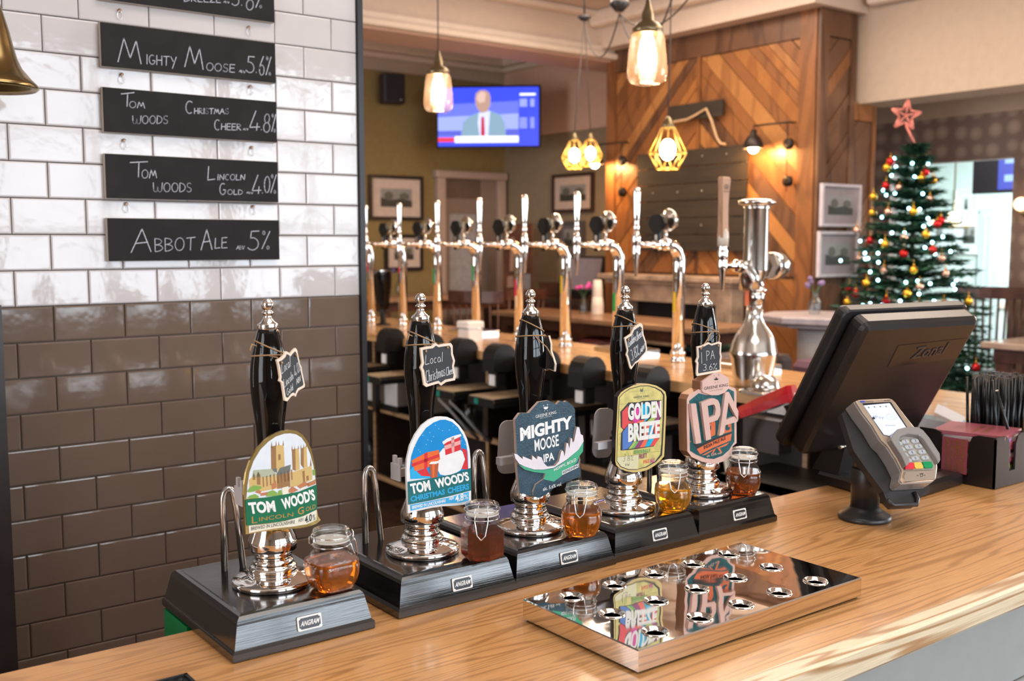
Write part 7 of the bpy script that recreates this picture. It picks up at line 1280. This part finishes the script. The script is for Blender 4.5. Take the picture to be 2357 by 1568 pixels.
def windsor(x, y, rz, lab, seat=.70, hh=.50, n=7):
    t = thing('bar_chair', (x, y, 0), lab, 'chair', 'dark wooden spindle back chairs', rz=rz); W0 = WM[t.name]
    MB(dark_w).rrects(0, 0, .42, .40, .08, [(.01, seat-.035), (0, seat-.02), (.005, seat)], 4).build('seat', t, M4=W0)
    for a, b in ((-.17, -.16), (.17, -.16), (-.17, .16), (.17, .16)): MB(dark_w).tube([(a*1.15, b*1.15, 0), (a*.8, b*.8, seat-.02)], .017, 8).build('leg', t, M4=W0)
    MB(dark_w).tube([(-.175, -.16, .25), (.175, -.16, .25)], .011).build('stretcher', t, M4=W0)
    for k in range(n): xx = -.17+.34*k/(n-1); MB(dark_w).tube([(xx*.9, .17, seat-.01), (xx*1.1, .215+.02*math.cos(xx*8), seat+hh-.03)], .008, 6).build('spindle', t, M4=W0)
    mb = MB(dark_w); mb.loft([[(x_, .205+.03*math.cos(x_*7)+d, seat+hh+e) for d, e in ((-.012, -.05), (.012, -.05), (.012, .03), (-.012, .03))] for x_ in (-.22, -.15, -.07, 0, .07, .15, .22)]); mb.build('top_rail', t, M4=W0)
windsor(4.38, 6.05, R(115), 'dark spindle back chair left of the third beer tap', .75, .50); windsor(5.02, 6.68, R(185), 'dark spindle back chair seen between third and fourth taps', .75, .47)
windsor(5.75, 3.05, R(-40), 'dark curved back chair beyond the pale table at the right edge', .72, .50, 9) if False else None
windsor(6.42, 3.42, R(-60), 'dark curved back chair beyond the pale table at the right edge', .80, .50, 9)
def stool(x, y, z, r_, m_, lab, cat='stool'):
    t = thing('bar_stool', (x, y, 0), lab, cat); MB(m_).lathe([(r_*.9, z-.06), (r_, z-.045), (r_, z-.015), (r_*.85, z)], (x, y, 0), 28).build('seat', t)
    for a in range(45, 360, 90): MB(dark_w).tube([(x+r_*1.0*math.cos(R(a)), y+r_*1.0*math.sin(R(a)), 0), (x+r_*.6*math.cos(R(a)), y+r_*.6*math.sin(R(a)), z-.05)], .016, 8).build('leg', t)
    MB(dark_w).tube([(x+r_*.85*math.cos(R(a)), y+r_*.85*math.sin(R(a)), z*.35) for a in range(0, 360, 30)], .009, 6, closed=True).build('foot_ring', t)
p = (4.8486,5.3245,0.9600); stool(p[0], p[1], .96, .19, M('oxblood_leather', (.09, .02, .025), .3), 'round dark red bar stool under the long table')
p = (4.8915,6.1005,0.9600); stool(p[0], p[1], .96, .17, M('brown_seat', (.20, .09, .05), .4), 'round brown seated bar stool left of the red one')
p = (5.2221,4.6852,0.9600); stool(p[0]-.04, p[1], .96, .15, M('teal_leather', (.05, .17, .17), .4), 'round teal bar stool in front of the fireplace')
def pouf(px, w_, d_, z, m_, lab):
    x, y = px[0], px[1]; t = thing('upholstered_stool', (x, y, 0), lab, 'stool', 'upholstered block stools')
    o = MB(m_).rrects(x, y, w_, d_, .05, [(.012, z-.26), (0, z-.25), (0, z-.03), (.02, z)], 5).build('cushion', t)
    for a in (-1, 1):
        for b in (-1, 1): box('leg', (x+a*(w_/2-.07)-.02, y+b*(d_/2-.07)-.02, 0), (x+a*(w_/2-.07)+.02, y+b*(d_/2-.07)+.02, z-.25), dark_w, t)
pouf((4.8444,4.0214,0.9600), .34, .34, .96, M('grey_fabric', (.17, .14, .14), .8), 'grey block stool right of the steel fountain'); pouf((4.5698,3.2510,1.0100), .36, .32, 1.01, M('plum_fabric', (.12, .055, .085), .8), 'plum purple block stool in front of the pedestal table')
# pedestal table
pc = (4.9167,3.6072,1.2200); px_, py_ = pc[0], pc[1]; t = thing('pedestal_table', (px_, py_, 0), 'grey octagonal pedestal table beside the Christmas tree', 'table')
MB(greyw).lathe([(.30, 1.165), (.345, 1.18), (.345, 1.208), (.335, 1.215)], (px_, py_, 0), 8, smooth=False).build('table_top', t); MB(greyw).lathe([(.12, 1.13), (.29, 1.155), (.29, 1.165)], (px_, py_, 0), 8, smooth=False).build('apron', t)
MB(M('cream_pedestal', (.50, .45, .42), .4, var=.1)).lathe([(.20, 0), (.20, .05), (.10, .10), (.085, .45), (.10, .62), (.112, .70), (.108, .77), (.09, .80), (.112, .815), (.112, .835), (.085, .855), (.125, .90), (.128, 1.13)], (px_, py_, 0), 20).build('pedestal', t)
def vase(P, lab, fc, n=7, s=1.0):
    t = thing('flower_vase', tuple(P), lab, 'vase', 'small glass flower vases'); x, y, z = P
    MB(mglass('vase_glass', (.80, .86, .88), 2.0)).lathe([(.001, .001), (.030*s, .002), (.035*s, .02*s), (.034*s, .07*s), (.018*s, .10*s), (.015*s, .12*s), (.019*s, .13*s)], (x, y, z), 16, cap1=False).build('glass_body', t)
    mb = MB(M('stem_green', (.05, .14, .04), .6)); hd = MB(fc)
    for k in range(n):
        a = rr.uniform(0, 6.28); e = Vector((x+.045*s*math.cos(a), y+.045*s*math.sin(a), z+rr.uniform(.16, .21)*s)); mb.tube([(x, y, z+.01), (x, y, z+.11*s), e], .002, 4); hd.ball(tuple(e), .015*s, 7, 5)
    mb.build('stem', t); hd.build('flower', t)
vase((px_-.02, py_+.03, 1.216), 'glass vase of lilac flowers on the pedestal table', M('lilac', (.22, .15, .30), .6)); vase((4.9930,5.7298,1.1010), 'glass vase of pink flowers beside the cup stack', M('pink_flower', (.75, .08, .40), .5), 6, 1.05); vase((4.4412,7.3993,1.1910), 'glass vase of violet flowers seen behind the first tap', M('violet_flower', (.15, .10, .28), .6), 6, 1.2)
# stack of cups (two nested columns)
cp_ = (5.0126,5.5996,1.1010)
for k in range(9):
    big = k < 5; z0 = cp_[2]+(k*.014 if big else 5*.014+.055+(k-5)*.014); t = thing('paper_cup', (cp_[0], cp_[1], z0), '%s of the cup stack on the long table' % (('large white paper cup in the lower half') if big else ('small white paper cup in the upper half')), 'cup', 'stacked white paper cups')
    r0 = .044 if big else .036; MB(M('cup_white', (.78, .70, .62), .5)).lathe([(r0, 0), (r0*1.04, .004), (r0*.80, .082)], (cp_[0], cp_[1], z0), 20).build('cup_wall', t)
# far till and leaflets on the side counter
t = thing('screen_terminal', (5.9487,6.7884,1.2000), 'black tilted touch screen on the side counter behind the vase', 'till'); f = (5.5500,6.3882,1.3601)
FM = Matrix.Translation(Vector(f)) @ Matrix.Rotation(R(-68), 4, 'Z') @ Matrix.Rotation(R(-18), 4, 'X')
MB(black_sat).box((-.19, -.02, -.15), (.19, .02, .15), FM).build('casing', t); MB(M('screen_off', (.16, .15, .19), .15)).box((-.17, -.023, -.13), (.17, -.020, .13), FM).build('screen', t); MB(black_sat).box((f[0]-.06, f[1]-.08, 1.18), (f[0]+.10, f[1]+.08, f[2]-.12)).build('stand', t)
t = thing('side_counter', (5.6, 7.0, 0), 'dark wooden side counter against the grey green wall', 'counter'); box('body', (5.42, 6.25, 0), (5.95, 7.6, 1.12), dark_w, t); box('counter_top', (5.40, 6.22, 1.12), (5.95, 7.6, 1.16), MATS['bar_inner_wood'], t); box('upstand', (5.55, 6.25, 1.16), (5.70, 6.95, 1.28), dark_w, t)
t = thing('poster_stand', (5.6, 7.25, 1.16), 'brown printed poster standing on the side counter', 'poster'); PM = Matrix(((0, 0, -1, 5.60), (-1, 0, 0, 7.52), (0, 1, 0, 1.165), (0, 0, 0, 1)))
mb = MB(M('poster_brown', (.14, .055, .03), .5, var=.5, scale=6)); mb.box((0, 0, 0), (.42, .62, .01), PM); mb.use(M('poster_pink', (.50, .30, .22), .5)); mb.flat; mb.build('poster_board', t)
mb = MB(MATS['poster_pink']); mb.flat([(.06, .05), (.16, .06), (.15, .16), (.07, .15)], .0105); mb.flat([(.10, .20), (.16, .20), (.17, .5), (.12, .5)], .0105); mb.use(MATS['photo_sky']); mb.flat([(.22, 0.02), (.40, .02), (.40, .18), (.22, .18)], .0105); mb.use(MATS['bauble_red']); mb.flat([(.24, .22), (.34, .22), (.34, .3), (.26, .32)], .0105); mb.build('printed_shapes', t, M4=PM)
# ---- beyond the opening: pictures, door, screen and a lamp cluster
t = thing('door_2', (10.9, 5.2, 0), kind='structure', label='pale blue panelled door in the far room')
y0 = (10.8800,5.7193,1.8870)[1]; y1 = (10.8800,5.9598,1.8916)[1]
for a, b, c, d_ in ((y0, y1, 0, 1.98),): box('door_leaf', (10.85, a, c), (10.88, b, d_), M('door_pale', (.50, .58, .58), .5), t); box('door_handle', (10.80, b-.08, 1.0), (10.85, b-.05, 1.03), brass, t)
for k in range(4): box('door_panel', (10.84, y0+.1+(k % 2)*(y1-y0-.1)/2, .15+(k//2)*.95), (10.85, y0+.05+(k % 2)*(y1-y0-.1)/2+(y1-y0-.1)/2, .95+(k//2)*.95), MATS['door_pale'], t)
MFR = lambda y, z: Matrix(((0, 0, -1, 10.88), (-1, 0, 0, y), (0, 1, 0, z), (0, 0, 0, 1)))
for P, w_, h_, lb in (((10.8800,6.1293,2.0365), .26, .34, 'upper white framed picture in the far pale room'), ((10.8800,6.0800,1.7051), .36, .42, 'lower white framed picture in the far pale room'), ((10.8800,6.4324,1.7072), .30, .38, 'white framed picture in the far room behind the tree')): picture('framed_photo', MFR(P[1], P[2]), w_, h_, (.80, .84, .84), (.66, .74, .74), .11, lb, 'white3', 'pictures in the far room')
P = (9.2000,4.8154,2.2624); t = thing('television', P, 'small blue lit screen high in the far pale room', 'television'); FM = Matrix(((0, 0, -1, P[0]), (-1, 0, 0, P[1]), (0, 1, 0, P[2]), (0, 0, 0, 1)))
MB(MATS['tv_black']).box((-.32, -.20, -.08), (.22, .20, 0), FM).build('casing', t); mb = MB(em('far_blue', (.06, .08, .60), .8)); mb.flat([(-.08, -.17), (.20, -.17), (.20, .17), (-.08, .17)], .002); mb.use(em('far_pale', (.35, .55, .95), 1.0)); mb.flat([(-.02, .06), (.18, .06), (.18, .15), (-.02, .15)], .003); mb.flat([(-.02, -.10), (.18, -.10), (.18, -.04), (-.02, -.04)], .003); mb.build('screen', t, M4=FM)
P = (9.4000,5.4205,1.8392); t = thing('wall_light', P, 'cluster of glowing warm shades in the far pale room', 'wall lamp'); 
for dy in (-.16, 0, .16): MB(MEMIT('shade_warm', (1.0, .80, .52), 2.6)).lathe([(.06, -.06), (.045, .07)], (P[0], P[1]+dy, P[2]), 14).build('lamp_shade', t)
MB(oldbrass).tube([(P[0], P[1]-.16, P[2]-.08), (P[0], P[1]+.16, P[2]-.08)], .01).tube([(P[0], P[1], P[2]-.08), (P[0], P[1], P[2]+.18)], .01).build('lamp_arm', t); MB(oldbrass).tube([(P[0], P[1], P[2]+.15), (P[0], P[1], 2.84)], .008).build('drop_rod', t)
P = (6.9000,3.5069,1.8731); t = thing('wall_light', P, 'glowing white globe wall lamp on the wallpaper at the right edge', 'wall lamp'); MB(MEMIT('globe_warm', (1.0, .62, .32), 3)).ball(P, .045, 16, 10).build('globe', t); MB(oldbrass).tube([(P[0], P[1], P[2]-.05), (6.99, P[1], P[2]-.09)], .01).build('arm', t)
# fruit machine at the right edge
P = (6.8000,3.4625,1.3858); t = thing('games_machine', (6.75, P[1], 0), 'dark games machine with red lamps at the right edge', 'machine'); yy = P[1]
box('cabinet', (6.68, 2.55, 0), (6.98, 3.30, 1.42), M('machine_dark', (.05, .02, .02), .3), t, bev=.02); box('top_panel', (6.65, 2.57, 1.30), (6.68, 3.28, 1.40), M('machine_pink', (.40, .22, .20), .4), t); MB(MEMIT('red_lamp', (.9, .05, .08), 1.5)).box((6.64, 3.18, 1.24), (6.68, 3.26, 1.28)).build('red_lamp', t)
# ceiling vent in the bulkhead soffit and small items under the counter
t = thing('ceiling_vent', (8.0276,4.5962,2.7800), 'round vent in the low ceiling above the tree', 'vent'); vx, vy, _ = (8.0302,4.5972,2.7700); MB(M('vent_dark', (.18, .14, .12), .5)).lathe([(.16, 2.755), (.16, 2.775), (.10, 2.78)], (vx, vy, 0), 20).build('vent_ring', t)
# glasses on the lower shelves
gm = mglass('glassware', (.93, .95, .95), 1.6); gp = None; gi = 0
for y0_, n_, zsh in ((3.15, 8, .648), (4.3, 9, .648), (3.15, 8, .238), (4.3, 9, .238), (5.5, 8, .238), (5.5, 8, .648)):
    for k in range(n_):
        x = 2.93+(y0_+k*.115-1.5)*.036+.10+(.09 if k % 2 else 0)
        if gp is None:
            gp = MB(gm).lathe([(.028, .0005), (.030, .01), (.036, .12), (.034, .12), (.028, .012), (.002, .010)], n=14, cap1=True).build('pint_glass'); o = gp
        else: o = gp.copy(); COL.objects.link(o)
        o.location = (x, y0_+k*.115, zsh); o['label'] = 'clear glass standing on the %s shelf inside the far bar' % ('upper' if zsh > .5 else 'lower'); o['category'] = 'glass'; o['group'] = 'glasses on the %s shelf' % ('upper' if zsh > .5 else 'lower')
for k, (y, w_) in enumerate(((5.32, .10), (5.08, .18), (4.72, .10))):
    t = thing('drinks_box', (2.98, y, .76), 'white box standing below the drip shelves, %s from the tiled wall' % ords[k], 'box', 'white boxes below the drip shelves'); MB(M('box_white', (.55, .55, .53), .5)).box((2.97, y-w_/2, .70), (3.12, y+w_/2, .86)).build('carton', t); MB(black_sat).box((2.96, y-w_/2-.02, .665), (3.20, y+w_/2+.02, .70)).build('carton_base', t)
t = thing('beer_hose', (2.85, 3.9, .8), 'loose grey hoses looping below the drip shelves', 'hose'); hm = M('grey_hose', (.22, .22, .22), .4)
for y in (4.35, 4.25, 3.2): MB(hm).tube([(2.84, y, .88), (2.80, y-.05, .84), (2.80, y-.15, .80), (2.84, y-.22, .72), (2.90, y-.25, .66)], .008, 6).build('hose_run', t)
